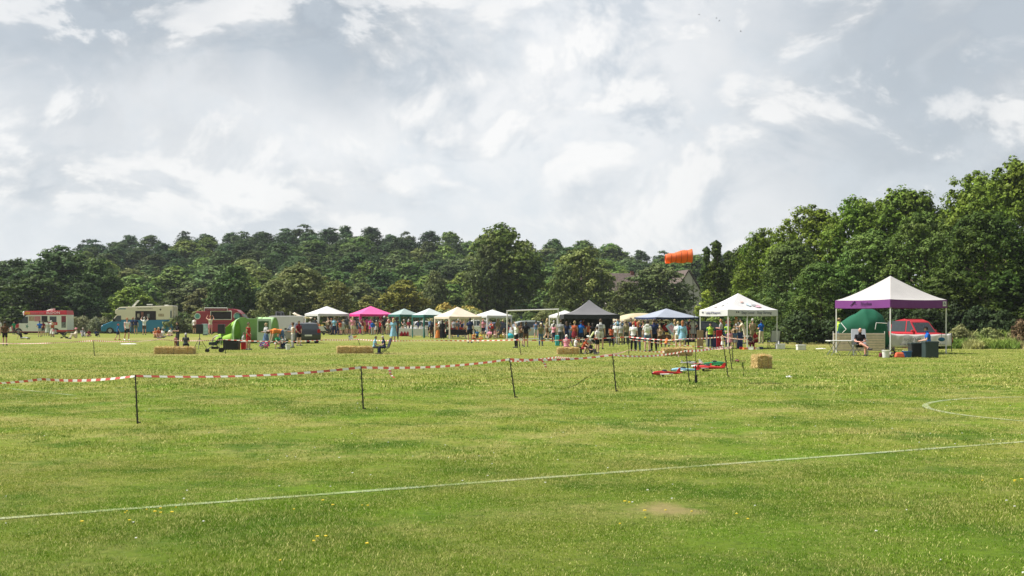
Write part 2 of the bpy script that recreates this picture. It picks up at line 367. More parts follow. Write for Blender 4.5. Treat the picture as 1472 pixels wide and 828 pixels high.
# daisies and buttercups dotted in the grass
def flowers(name, mat, n, spots, seed, r0):
    r = random.Random(seed); mb = MB()
    for i in range(n):
        if spots:
            sx, sy, sr = spots[i % len(spots)]; x = sx+r.gauss(0, sr); y = sy+r.gauss(0, sr)
        else:
            y = math.sqrt(r.uniform(6**2, 27**2)); x = r.uniform(-.5, .5)*y
            if math.sin(x*.8+2)*math.sin(y*.6) < -.2: continue
        mb.cyl((x, y, .03), (x, y, .036), r0*r.uniform(.6, 1.3), None, 6)
    return mb.build(name, mat)
white_petal = pm('white_petal', (.75, .75, .70)); yellow_petal = pm('yellow_petal', (.75, .55, .03))
tag(flowers('daisies', white_petal, 300, None, 4, .008), 'tiny white daisies scattered in the mown grass', 'flowers', kind='stuff')
tag(flowers('buttercups', yellow_petal, 34, [(*G(190, 746), .25), (*G(200, 738), .2), (*G(1436, 694), .22), (*G(950, 742), .3), (*G(480, 785), .2), (*G(428, 737), .2), (*G(920, 738), .2)], 5, .012), 'small yellow flowers in clumps in the mown grass', 'flowers', kind='stuff')
# ------------------------------------------------------------------ trees
leafm = bpy.data.materials.new('foliage'); nf = nodes(leafm); N = nf.nodes.new; L = nf.links.new
oi = N('ShaderNodeObjectInfo'); ge = N('ShaderNodeNewGeometry')
mrl = N('ShaderNodeMapRange'); mrl.inputs[3].default_value = 1.1; mrl.inputs[4].default_value = 2.9; L(ge.outputs['Random Per Island'], mrl.inputs[0])
sc1 = N('ShaderNodeVectorMath'); sc1.operation = 'SCALE'; L(oi.outputs['Color'], sc1.inputs[0]); L(mrl.outputs[0], sc1.inputs['Scale'])
nzf = N('ShaderNodeTexNoise'); nzf.inputs['Scale'].default_value = .35; nzf.inputs['Detail'].default_value = 3; L(ge.outputs['Position'], nzf.inputs['Vector'])
hs = N('ShaderNodeHueSaturation'); L(sc1.outputs[0], hs.inputs['Color'])
mh = N('ShaderNodeMapRange'); mh.inputs[1].default_value = .3; mh.inputs[2].default_value = .7; mh.inputs[3].default_value = .475; mh.inputs[4].default_value = .515; L(nzf.outputs['Fac'], mh.inputs[0]); L(mh.outputs[0], hs.inputs['Hue'])
bf = N('ShaderNodeBsdfPrincipled'); bf.inputs['Roughness'].default_value = .55; bf.inputs['Specular IOR Level'].default_value = .10; L(hs.outputs[0], bf.inputs['Base Color'])
tf = N('ShaderNodeBsdfTranslucent'); L(hs.outputs[0], tf.inputs['Color']); mf = N('ShaderNodeMixShader'); mf.inputs[0].default_value = .24
L(bf.outputs[0], mf.inputs[1]); L(tf.outputs[0], mf.inputs[2]); of = N('ShaderNodeOutputMaterial'); L(mf.outputs[0], of.inputs['Surface'])
barkm = pm('bark', (.09, .07, .05), rough=.95, var=.35, scale=3., bump=.5)

def unit(r, n):
    v = r.normal(size=(n, 3)); return v/np.linalg.norm(v, axis=1)[:, None]
def leaves_mesh(name, P, out, size, r, aspect=.6):
    """rhombic leaf sprays at P, facing roughly out"""
    n = len(P)
    nrm = out*.95+np.array([0, 0, .40])+unit(r, n)*.5; nrm /= np.linalg.norm(nrm, axis=1)[:, None]
    t = np.cross(nrm, unit(r, n)); t /= np.linalg.norm(t, axis=1)[:, None]+1e-9; b = np.cross(nrm, t)
    s = (size*r.uniform(.55, 1.35, n))[:, None]
    co = np.stack([P-t*s*.5, P-b*s*.5*aspect+nrm*s*.06, P+t*s*.5, P+b*s*.5*aspect+nrm*s*.06], 1)
    return npmesh(name, co.reshape(-1, 3), np.arange(n*4).reshape(-1, 4), leafm)
def crown(name, seed, W, Hh, prof, nl, ns, nleaf, leaf, lobe_r=(.13, .2), sub_r=.075, flat=.8, aspect=.6, core=.12):
    """crown of width W, height Hh: lobes on a profile surface, clumps on the lobes, leaves in the clumps"""
    r = np.random.default_rng(seed); P = []; O = []
    zn = r.uniform(0, 1, nl)**.85; az = (np.arange(nl)*2.399+r.uniform(-.5, .5, nl))
    R = W/2
    for i in range(nl):
        lr = R*2*r.uniform(*lobe_r); pr = np.interp(zn[i], prof[0], prof[1])*R
        rad = max(pr-lr*.8, 0)*r.uniform(.75, 1.04)
        c = np.array([math.cos(az[i])*rad, math.sin(az[i])*rad, zn[i]*(Hh-lr*.9)+lr*.3])
        u = unit(r, ns); u[:, 2] = u[:, 2]*.9+.25; u /= np.linalg.norm(u, axis=1)[:, None]
        sc_ = c+u*lr*r.uniform(.55, 1.08, (ns, 1))*np.array([1, 1, flat])
        for j in range(ns):
            k = nleaf; d = unit(r, k)
            q = sc_[j]+d*(R*2*sub_r*r.uniform(.3, 1.1))*(r.uniform(.1, 1, (k, 1))**.5)*np.array([1, 1, .65])
            P.append(q); O.append(d*.65+u[j]*.5)
    m = int(nl*ns*nleaf*core); d = unit(r, m); z = r.uniform(.05, .85, m); rr = np.interp(z, prof[0], prof[1])*R*r.uniform(0, .8, m)**.6; a = r.uniform(0, 6.283, m)
    P.append(np.c_[np.cos(a)*rr, np.sin(a)*rr, z*Hh]); O.append(d)
    P = np.concatenate(P); O = np.concatenate(O); P[:, 2] = np.maximum(P[:, 2], -.2*Hh)
    return leaves_mesh(name, P, O, leaf, r, aspect)
def trunk(name, seed, h, r0, spread, nb=7, zb=.25, curve=.04):
    r = random.Random(seed); mb = MB(); pts = []; rs = []
    for i in range(7):
        t = i/6; pts.append((math.sin(t*3+seed)*curve*h*t, math.cos(t*2+seed)*curve*h*t, t*h*.85)); rs.append(r0*(1-t*.85)*(1.35 if i == 0 else 1))
    mb.tube(pts, rs, 8)
    for k in range(nb):
        t = zb+(.75-zb)*k/nb; i = int(t*6); p = Vector(pts[i]).lerp(Vector(pts[i+1]), t*6-i); a = k*2.4+seed; l = spread*(1.05-t)*r.uniform(.7, 1.1)
        q = p+Vector((math.cos(a)*l*.5, math.sin(a)*l*.5, l*.35)); e = q+Vector((math.cos(a+.3)*l*.5, math.sin(a+.3)*l*.5, l*.42))
        mb.tube([p, q, e], [r0*(1-t)*.5, r0*(1-t)*.33, r0*.06], 6)
        f = q+Vector((math.cos(a-.8)*l*.4, math.sin(a-.8)*l*.4, l*.4)); mb.tube([q, f], [r0*(1-t)*.28, r0*.05], 5)
    return mb.mesh(name, barkm, True)
OAK = ([0, .12, .35, .6, .8, .93, 1], [.72, .93, 1, .93, .74, .48, .22])
TALL = ([0, .15, .4, .65, .85, 1], [.66, .9, 1, .86, .6, .25])
CON = ([0, .2, .5, .8, 1], [.9, 1, .72, .34, .06])
DOME = ([0, .3, .6, .85, 1], [1, 1, .88, .58, .25])
PIN = ([0, .25, .5, .75, 1], [.55, .95, 1, .72, .28])
K = {}
# name: (crown mesh, trunk mesh, nominal width, nominal height, crown base)
for i in range(3): K['near%d' % i] = (crown('crown_oak', 10+i, 10, 11, OAK, 34+4*i, 26, 34, .27, (.12, .19), .055), trunk('trunk_oak', i+1, 11, .34, 5), 10, 12, 1.0)
for i in range(3): K['mid%d' % i] = (crown('crown_broad', 30+i, 10, 11, [OAK, TALL, OAK][i], 30, 20, 20, .42, (.12, .2), .065), trunk('trunk_broad', i+5, 11, .3, 5), 10, 12, 1.0)
for i in range(3): K['far%d' % i] = (crown('crown_far', 50+i, 9, 10, [OAK, TALL, DOME][i], 22, 18, 18, .50, (.14, .22), .08), trunk('trunk_far', i+9, 10, .28, 4.5), 9, 12, 2.0)
for i in range(3): K['pine%d' % i] = (crown('crown_pine', 70+i, 7.5, 10, PIN, 26+3*i, 18, 17, .42, (.10, .18), .085, flat=.95, aspect=.45, core=.16), trunk('trunk_pine', i+13, 13, .24, 3.5, zb=.4, curve=.02), 7.5, 13, 3.)
K['con0'] = (crown('crown_spire', 90, 4.2, 9.5, CON, 36, 15, 22, .30, (.09, .16), .07), trunk('trunk_spire', 20, 10, .16, 2), 4.2, 10.3, .8)
K['sap0'] = (crown('crown_sapling', 93, 2.2, 3.4, DOME, 12, 9, 14, .20, (.14, .22), .09, core=.03), trunk('trunk_sapling', 21, 3.6, .06, 1.1), 2.2, 4.2, .8)
for i in range(3): K['bush%d' % i] = (crown('foliage_bush', 100+i, 4, 2.4, DOME, 16, 14, 18, .24, (.14, .2), .08), trunk('stem_bush', 30+i, 2, .06, 1.6, zb=.1), 4, 2.4, 0.)
def tree(kind, x, y, h, wd, label, group=None, c=(.045, .075, .018), cat='tree', name='tree', rz=None, var=.12, z0=None, pc='crown', pt='trunk'):
    cr_, tr_, W, HH, cb = K[kind]; z = float(hill(x, y)) if z0 is None else z0
    sx = wd/W; sz = h/HH
    t = thing(name, label, cat, (x, y, z-.05), random.uniform(0, 6.28) if rz is None else rz, group, (sx, sx, sz))
    v = 1+random.uniform(-var, var); g = 1+random.uniform(-var*.5, var*.5)
    a = link(pc, cr_, t, (c[0]*v*g, c[1]*v, c[2]*v/g)); a.location = (0, 0, cb)
    link(pt, tr_, t); return t
def ptree(kind, px, top, wpx, D, label, c=(.045, .08, .018), **k):
    x = X(px, D); z0 = float(hill(x, D)); return tree(kind, x, D, (Z(top, D)-z0)*1.0, S(wpx, D)*1.02, label, c=c, **k)
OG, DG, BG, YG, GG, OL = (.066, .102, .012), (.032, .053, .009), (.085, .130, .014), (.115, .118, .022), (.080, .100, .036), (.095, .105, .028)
W1 = 'trees of the wood on the right'
ptree('near0', 1470, 226, 190, 80, 'tallest oak at the far right, its top at the photo edge', OG, group=W1, cat='tree')
ptree('near1', 1400, 246, 165, 88, 'rounded oak left of the tallest right hand oak', OG, group=W1)
ptree('near2', 1420, 300, 175, 72, 'broad dark oak right of the purple gazebo', DG, group=W1)
ptree('near2', 1300, 268, 175, 90, 'high oak behind the peak of the purple gazebo', OG, group=W1)
ptree('near0', 1235, 282, 140, 92, 'leafy oak with a jutting top left of the purple gazebo', OG, group=W1)
ptree('near1', 1165, 294, 150, 96, 'oak with a high feathery top right of the white gazebo', OG, group=W1)
ptree('near1', 1330, 305, 140, 77, 'fresh green oak crowding behind the purple gazebo roof', (.052, .088, .020), group=W1)
ptree('near0', 1250, 330, 130, 80, 'bright leafed tree behind the left leg of the purple gazebo', (.056, .096, .020), group=W1)
ptree('near2', 1180, 375, 110, 80, 'low bushy tree between the two front gazebos', (.060, .098, .020), group=W1)
ptree('near0', 1140, 345, 110, 90, 'mid green tree behind the white sponsor gazebo', (.055, .088, .022), group=W1)
ptree('near1', 1100, 328, 110, 106, 'narrow leaning tree at the left edge of the right wood', OG, group=W1)
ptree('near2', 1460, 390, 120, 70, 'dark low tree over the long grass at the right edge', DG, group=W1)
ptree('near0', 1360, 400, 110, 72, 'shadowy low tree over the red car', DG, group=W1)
ptree('near1', 1530, 240, 160, 76, 'oak just beyond the right edge of the photo', DG, group=W1)
ptree('near2', 1560, 330, 170, 68, 'low oak just beyond the right edge of the photo', DG, group=W1)
ptree('near0', 1405, 195+70, 120, 100, 'hindmost oak filling the gap in the right wood', DG, group=W1)
ptree('mid0', 1070, 352, 76, 118, 'slim dark tree between the spires and the right wood', DG, group=W1)
ptree('con0', 1030, 343, 48, 118, 'taller pointed dark tree right of the windsock', DG, group='pointed trees')
ptree('con0', 1016, 352, 34, 120, 'slimmer pointed dark tree nearest the windsock', DG, group='pointed trees')
ptree('con0', 1048, 358, 50, 122, 'short pointed tree against the right wood', DG, group='pointed trees')
ptree('sap0', 1015, 418, 30, 98, 'young bright green sapling left of the white gazebo', (.15, .21, .03))
ptree('sap0', 1003, 440, 22, 98, 'low bright green shoot beside the sapling', (.15, .21, .03))
W2 = 'field trees behind the stalls'
ptree('mid0', 722, 322, 128, 160, 'largest round oak behind the cream and white gazebos', (.056, .082, .015), group=W2)
ptree('mid1', 700, 352, 80, 156, 'left shoulder tree of the largest oak', (.05, .07, .022), group=W2)
ptree('mid2', 838, 356, 112, 156, 'sunlit round tree behind the dark grey gazebo', (.072, .094, .024), group=W2)
ptree('mid1', 812, 380, 60, 150, 'lower tree filling between the two round trees', (.06, .085, .022), group=W2)
ptree('mid0', 946, 379, 112, 150, 'round tree in front of the white gable', (.062, .080, .026), group=W2)
ptree('mid2', 900, 404, 66, 148, 'low tree under the brown roof', (.06, .08, .025), group=W2)
ptree('mid1', 957, 424, 44, 147, 'low leafy tree filling under the round tree by the gable', (.05, .075, .015), group=W2)
ptree('far2', 580, 402, 84, 145, 'yellowish domed tree behind the green gazebos', YG, group=W2)
ptree('mid0', 430, 378, 104, 145, 'grey green tree behind the white gazebo and cars', GG, group=W2)
ptree('mid2', 482, 403, 66, 142, 'pale olive tree between white and pink gazebos', OL, group=W2)
ptree('mid1', 395, 402, 66, 140, 'dull green tree behind the silver van', GG, group=W2)
ptree('mid2', 335, 380, 84, 146, 'deep green tree behind the red food van', (.045, .078, .02), group=W2)
ptree('far1', 290, 415, 60, 148, 'brownish tree behind the red food van end', (.075, .08, .03), group=W2)
ptree('far2', 255, 415, 70, 150, 'dark tree right of the blue catering van', (.06, .075, .025), group=W2)
ptree('mid1', 190, 412, 80, 142, 'bright yellow green tree behind the blue catering van', (.08, .13, .02), group=W2)
ptree('far0', 625, 390, 44, 165, 'grey green small tree right of the yellowish tree', GG, group=W2)
ptree('far2', 655, 425, 44, 160, 'low dark tree between yellowish tree and largest oak', DG, group=W2)
ptree('far1', 530, 425, 50, 150, 'low olive tree behind the pink gazebo', OL, group=W2)
W3 = 'trees of the left hand wood'
ptree('mid0', 85, 354, 140, 152, 'tall round dark tree above the ice cream van', (.034, .060, .017), group=W3)
ptree('mid2', 20, 372, 110, 155, 'round tree at the left edge of the photo', (.04, .066, .02), group=W3)
ptree('mid1', 140, 372, 90, 150, 'tree on the right shoulder of the left wood', (.046, .08, .02), group=W3)
ptree('mid0', 55, 395, 130, 142, 'dark low tree right behind the ice cream van', DG, group=W3)
ptree('mid2', 120, 405, 80, 142, 'dark leafy tree between the two left vans', (.034, .06, .017), group=W3)
ptree('mid1', -25, 392, 100, 145, 'tree just beyond the left edge of the photo', DG, group=W3)
ptree('mid2', -60, 372, 110, 160, 'taller tree just beyond the left edge of the photo', DG, group=W3)
# the wood on the hill, row behind row
rw = random.Random(11); nb_ = 0
for ri, D in enumerate([190, 204, 219, 235, 252, 270, 290, 312]):
    t = ri/7; xx = X(-40, D)
    while xx < X(1095, D):
        y = D+rw.uniform(-8, 8); px = CX+xx/y*F; x320 = xx
        tgt = lerp(405, skyline(X(px, DB)), t**.8)+rw.uniform(-9, 9)*(1 if ri < 7 else .55)
        if px < 120: tgt = max(tgt, 372)
        pine = (rw.random() < (.75 if px < 560 else .3) and ri >= 2) or (ri >= 6 and px < 640 and rw.random() < .9)
        k = ('pine%d' if pine else 'far%d') % rw.randrange(3)
        h = Z(tgt, y)-float(hill(xx, y))
        if h > 4:
            h = min(max(h, 5), 17)
            c = (rw.choice([(.032, .056, .018), (.038, .062, .020), (.027, .048, .015)]) if pine else rw.choice([(.042, .074, .016), (.066, .104, .020), (.076, .104, .034), (.038, .068, .016), (.074, .112, .022)]))
            wd = (rw.uniform(8, 11.5) if pine else rw.uniform(10, 15.5))
            wd = min(wd, 1.15*h+1)
            lab = 'dark flat topped pine in the wood on the hill behind the field' if pine else 'round leafy tree in the wood on the hill behind the field'
            tree(k, xx, y, h, wd, lab, 'pines of the wood on the hill' if pine else 'leafy trees of the wood on the hill', c, name='pine_tree' if pine else 'tree', var=.32)
            nb_ += 1
        xx += rw.uniform(4.6, 7.4)*(1 if pine else 1.25)
print('hill trees', nb_)
# scrub along the field edge
rb = random.Random(5)
def scrub(x0, x1, D0, D1, top, base_label, group, cols, step, wmul=1., kind='bush', jit=4):
    px = x0
    while px < x1:
        D = rb.uniform(D0, D1); tp = top+rb.uniform(-jit, jit)
        h = Z(tp, D); w_ = rb.uniform(1.1, 1.7)*max(h, 1.4)*wmul
        tree('%s%d' % (kind, rb.randrange(3)), X(px, D), D, h, w_, base_label, group, rb.choice(cols), cat='bush', name='bush', pc='foliage', pt='stem')
        px += w_/D*F*step
scrub(-30, 150, 138, 143, 456, 'pale flowering bramble bush behind the ice cream van', 'bramble bushes behind the ice cream van', [(.12, .13, .065), (.09, .11, .045)], .55)
scrub(105, 155, 134, 137, 455, 'pale bramble bush between the two left vans', 'bramble bushes between the two left vans', [(.14, .15, .08)], .5)
scrub(250, 290, 132, 136, 455, 'grassy bush right of the blue catering van', 'bushes between blue and red vans', [(.11, .13, .05)], .5)
scrub(150, 640, 139, 145, 447, 'green bush along the field edge behind the left stalls', 'bushes along the field edge on the left', [(.06, .09, .025), (.075, .09, .03), (.05, .075, .02)], .6)
scrub(640, 1000, 134, 142, 446, 'light leaved bush along the field edge behind the middle stalls', 'bushes along the field edge in the middle', [(.10, .125, .045), (.13, .15, .06), (.06, .09, .025)], .6)
scrub(640, 700, 144, 146, 441, 'dry yellow bush behind the cream gazebo', 'dry yellow bushes', [(.25, .22, .05)], .6)
scrub(1000, 1120, 96, 100, 452, 'light green bush behind the white gazebo', 'bushes behind the white gazebo', [(.09, .14, .03), (.06, .10, .025)], .6, jit=7)
scrub(1105, 1250, 80, 84, 470, 'leafy shoot at the foot of the wood between the gazebos', 'shoots at the foot of the wood', [(.07, .11, .025), (.05, .08, .02)], .6, jit=8)
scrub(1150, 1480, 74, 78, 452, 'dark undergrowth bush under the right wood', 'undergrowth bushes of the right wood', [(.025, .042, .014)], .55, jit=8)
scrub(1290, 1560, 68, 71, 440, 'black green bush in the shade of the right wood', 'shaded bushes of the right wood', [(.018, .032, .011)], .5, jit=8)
ptree('bush1', 1472, 458, 44, 64, 'brownish bramble at the right edge of the photo', (.085, .065, .035), cat='bush', name='bush', pc='foliage', pt='stem')
scrub(1380, 1500, 65, 68, 470, 'low pale bramble bush in the long grass at the right', 'low bramble bushes in the long grass', [(.10, .12, .04), (.13, .14, .06)], .9, jit=4)
# long grass at the foot of the right wood
def tuft(name, n, h, wd, seed):
    r = np.random.default_rng(seed); a = r.uniform(0, 6.283, n); rr = wd*np.sqrt(r.uniform(0, 1, n)); x, y = rr*np.cos(a), rr*np.sin(a)*.6
    hh = h*r.uniform(.4, 1.1, n)*(1-.5*rr/wd); la = r.uniform(0, 6.283, n); ln = hh*r.uniform(.1, .55, n); w_ = r.uniform(.015, .04, n)
    b = r.uniform(0, 3.14, n); dx, dy = np.cos(b)*w_, np.sin(b)*w_
    co = np.empty((n, 6, 3)); mx_, my_ = x+np.cos(la)*ln*.35, y+np.sin(la)*ln*.35
    co[:, 0] = np.c_[x-dx, y-dy, 0*x-.02]; co[:, 1] = np.c_[x+dx, y+dy, 0*x-.02]; co[:, 2] = np.c_[mx_+dx, my_+dy, hh*.6]; co[:, 5] = np.c_[mx_-dx, my_-dy, hh*.6]
    co[:, 3] = np.c_[x+np.cos(la)*ln+dx*.3, y+np.sin(la)*ln+dy*.3, hh]; co[:, 4] = np.c_[x+np.cos(la)*ln-dx*.3, y+np.sin(la)*ln-dy*.3, hh]
    q = np.arange(n*6).reshape(-1, 6); return npmesh(name, co.reshape(-1, 3), np.concatenate([q[:, [0, 1, 2, 5]], q[:, [5, 2, 3, 4]]]), leafm)
tm = [tuft('long_grass', 1100, 1.25, 1.3, s) for s in range(3)]
i = 0
for D, n, x0, x1, s_ in ((63.5, 12, 1370, 1500, .75), (66, 12, 1375, 1520, 1.05), (69, 8, 1375, 1530, 1.1)):
    for k_ in range(n):
        px = lerp(x0, x1, (k_+rb.uniform(.1, .9))/n); o = link('long_grass_clump', tm[i % 3], color=rb.choice([(.15, .20, .05), (.20, .21, .085), (.11, .17, .035), (.24, .22, .11)])); i += 1
        o.location = (X(px, D), D+rb.uniform(-.5, .5), 0); o.rotation_euler = (0, 0, rb.uniform(0, 6)); o.scale = (s_, s_, s_*rb.uniform(.5, .85))
        tag(o, 'clump of long pale grass at the foot of the right wood', 'grass clump', 'clumps of long grass at the right')
# ------------------------------------------------------------------ air
hm = bpy.data.materials.new('haze_air'); nh = nodes(hm); pv = nh.nodes.new('ShaderNodeVolumePrincipled'); pv.inputs['Color'].default_value = (.80, .88, 1, 1); pv.inputs['Density'].default_value = .00018; pv.inputs['Anisotropy'].default_value = .2
oh = nh.nodes.new('ShaderNodeOutputMaterial'); nh.links.new(pv.outputs[0], oh.inputs['Volume'])
HAZE = True
if HAZE:
    mb = MB(); mb.box((0, 740, 34.5), (2000, 1800, 71)); tag(mb.build('haze', hm), 'thin pale summer haze over the field', 'haze', kind='stuff')
# ------------------------------------------------------------------ people
skin_m = pm('skin', None, .6, oc=True, var=.05, scale=20); eye_m = pm('eye', (.03, .02, .02), .3); lip_m = pm('lips', (.42, .16, .13), .5)
cloth_m = pm('cloth', None, .85, oc=True, var=.14, scale=9, bump=.5, spec=.15, trans=.12); hair_m = pm('hair', None, .7, oc=True, var=.25, scale=40, bump=.6)
shoe_m = pm('shoe_leather', None, .6, oc=True, var=.1)
DN = (0, 0, -1)
def pose(T=(0, 0, 1), HD=(0, -.08, 1), ul=(.22, .03, -1), fl=(.06, -.22, -1), ur=None, fr=None, tl=(.05, -.02, -1), sl_=(.02, .04, -1), tr_=None, sr=None, ft=(.15, -1, -.05), ftr=None, hl=None, hr=None):
    mir = lambda v: (-v[0], v[1], v[2])
    return dict(T=T, H=HD, ul=ul, fl=fl, ur=ur or mir(ul), fr=fr or mir(fl), tl=tl, sl=sl_, tr=tr_ or mir(tl), sr=sr or mir(sl_), ftl=ft, ftr=ftr or mir(ft), hl=hl, hr=hr)
POSES = {
 'stand': pose(),
 'relax': pose(tl=(.12, -.05, -1), tr_=(-.02, .02, -1), ul=(.35, .12, -1), fl=(-.5, -.6, -.75), ur=(-.2, 0, -1)),
 'hips': pose(ul=(.75, .15, -1), fl=(-.75, -.2, -.6)),
 'hold': pose(ul=(.15, -.1, -1), fl=(-.35, -1, .12), tl=(.09, -.06, -1)),
 'phone': pose(ul=(.25, -.55, -.8), fl=(-.45, -.5, .9), HD=(0, -.25, 1), ur=(-.2, 0, -1), fr=(-.05, -.25, -1)),
 'raise': pose(ul=(.45, -.5, .35), fl=(-.45, -.2, .9), ur=(-.5, -.5, .25), fr=(.35, -.3, .9)),
 'point': pose(ul=(.5, -.75, -.1), fl=(.4, -.8, .25), ur=(-.2, 0, -1), fr=(0, -.2, -1)),
 'walk': pose(tl=(.02, -.38, -1), sl_=(.0, .12, -1), tr_=(-.02, .22, -1), sr=(0, .55, -1), ul=(.2, .35, -1), fl=(.05, .0, -1), ur=(-.2, -.35, -1), fr=(-.05, -.7, -1), ftr=(0, -.9, -.45)),
 'lean': pose(T=(0, -.38, 1), HD=(0, -.3, 1), ul=(.2, -.75, -.7), fl=(.0, -1, .1), tl=(.1, .08, -1)),
 'bend': pose(T=(.05, -1, .12), HD=(0, -1, -.35), ul=(.1, -.25, -1), fl=(0, -.3, -1), tl=(.14, .12, -1), sl_=(.03, .1, -1), tr_=(-.12, -.1, -1)),
 'crouch': pose(T=(0, -.55, 1), HD=(0, -.35, 1), ul=(.2, -.8, -.6), fl=(-.1, -.8, -.5), tl=(.35, -1, .05), sl_=(-.05, .45, -1), ft=(.15, -1, -.1)),
 'sit': pose(T=(0, -.12, 1), HD=(0, -.3, 1), ul=(.2, -.35, -1), fl=(-.3, -1, -.15), tl=(.18, -1, -.02), sl_=(.02, -.05, -1)),
 'sitx': pose(T=(0, -.05, 1), HD=(0, -.4, 1), ul=(.25, -.3, -1), fl=(-.6, -.8, -.1), tl=(.25, -1, .0), sl_=(-.02, .0, -1), tr_=(.25, -1, .25), sr=(.75, -.45, -.5), ftr=(.7, -.6, -.1)),
 'floor': pose(T=(0, -.2, 1), HD=(0, -.35, 1), ul=(.3, -.6, -1), fl=(-.45, -.9, -.15), tl=(.75, -.75, .12), sl_=(-1, -.25, -.25), ft=(-.5, -.8, .1), tr_=(-.75, -.75, .12), sr=(1, -.1, -.25)),
 'knees': pose(T=(0, .12, 1), HD=(0, -.2, 1), ul=(.25, -.6, -.8), fl=(-.25, -.9, .1), tl=(.14, -.85, .75), sl_=(.02, -.55, -1), ft=(.1, -1, -.12)),
 'legs': pose(T=(0, .3, 1), HD=(0, -.1, 1), ul=(.3, .55, -1), fl=(.1, .3, -1), tl=(.12, -1, .12), sl_=(.05, -1, -.22), ft=(.1, -.4, .8)),
}
def V(v): return Vector(v)
def U(v): return Vector(v).normalized()
def skeleton(p):
    J = {}; T = U(p['T']); pel = V((0, 0, 1.0)); nb = pel+T*.50; X_ = V((1, 0, 0)); FW = T.cross(X_)*-1
    J['pel'] = pel; J['nb'] = nb; J['T'] = T; J['FW'] = FW if FW.y < 0 or abs(T.z) < .3 else -FW
    Hd = U(p['H']); J['Hd'] = Hd; J['head'] = nb+Hd*.175
    seg = []
    for s, a, f, t, h, ft, hk in (('l', 'ul', 'fl', 'tl', 'sl', 'ftl', 'hl'), ('r', 'ur', 'fr', 'tr', 'sr', 'ftr', 'hr')):
        sg = 1 if s == 'l' else -1
        sh = nb-T*.055+X_*.175*sg; el = sh+U(p[a])*.285; wr = el+U(p[f])*.25
        hp = pel-T*.03+X_*.09*sg; kn = hp+U(p[t])*.43; an = kn+U(p[h])*.42; to = an+U(p[ft])*.17+V((0, 0, -.035)); he = an-U(p[ft])*.05+V((0, 0, -.04))
        J.update({s+'sh': sh, s+'el': el, s+'wr': wr, s+'hp': hp, s+'kn': kn, s+'an': an, s+'to': to, s+'he': he, s+'hd': U(p[f]) if not p[hk] else U(p[hk])})
    return J
BONES = [('torso', 'pel', 'nb', .15), ('neck', 'nb', 'head', .055), ('ual', 'lsh', 'lel', .05), ('fal', 'lel', 'lwr', .04), ('uar', 'rsh', 'rel', .05), ('far', 'rel', 'rwr', .04),
         ('thl', 'lhp', 'lkn', .085), ('shl', 'lkn', 'lan', .055), ('thr', 'rhp', 'rkn', .085), ('shr', 'rkn', 'ran', .055), ('ftl', 'lan', 'lto', .045), ('ftr', 'ran', 'rto', .045)]
def cap(mb, a, b, ra, rb_):
    mb.cyl(a, b, ra, rb_, 12); mb.sph(a, ra, 12, 8); mb.sph(b, rb_, 12, 8)
def ell(mb, c, r, T):
    q = V((0, 0, 1)).rotation_difference(T).to_matrix(); o = len(mb.v); mb.sph((0, 0, 0), r, 16, 10)
    for i in range(o, len(mb.v)): mb.v[i] = tuple(q @ V(mb.v[i])+V(c))
BC = {}
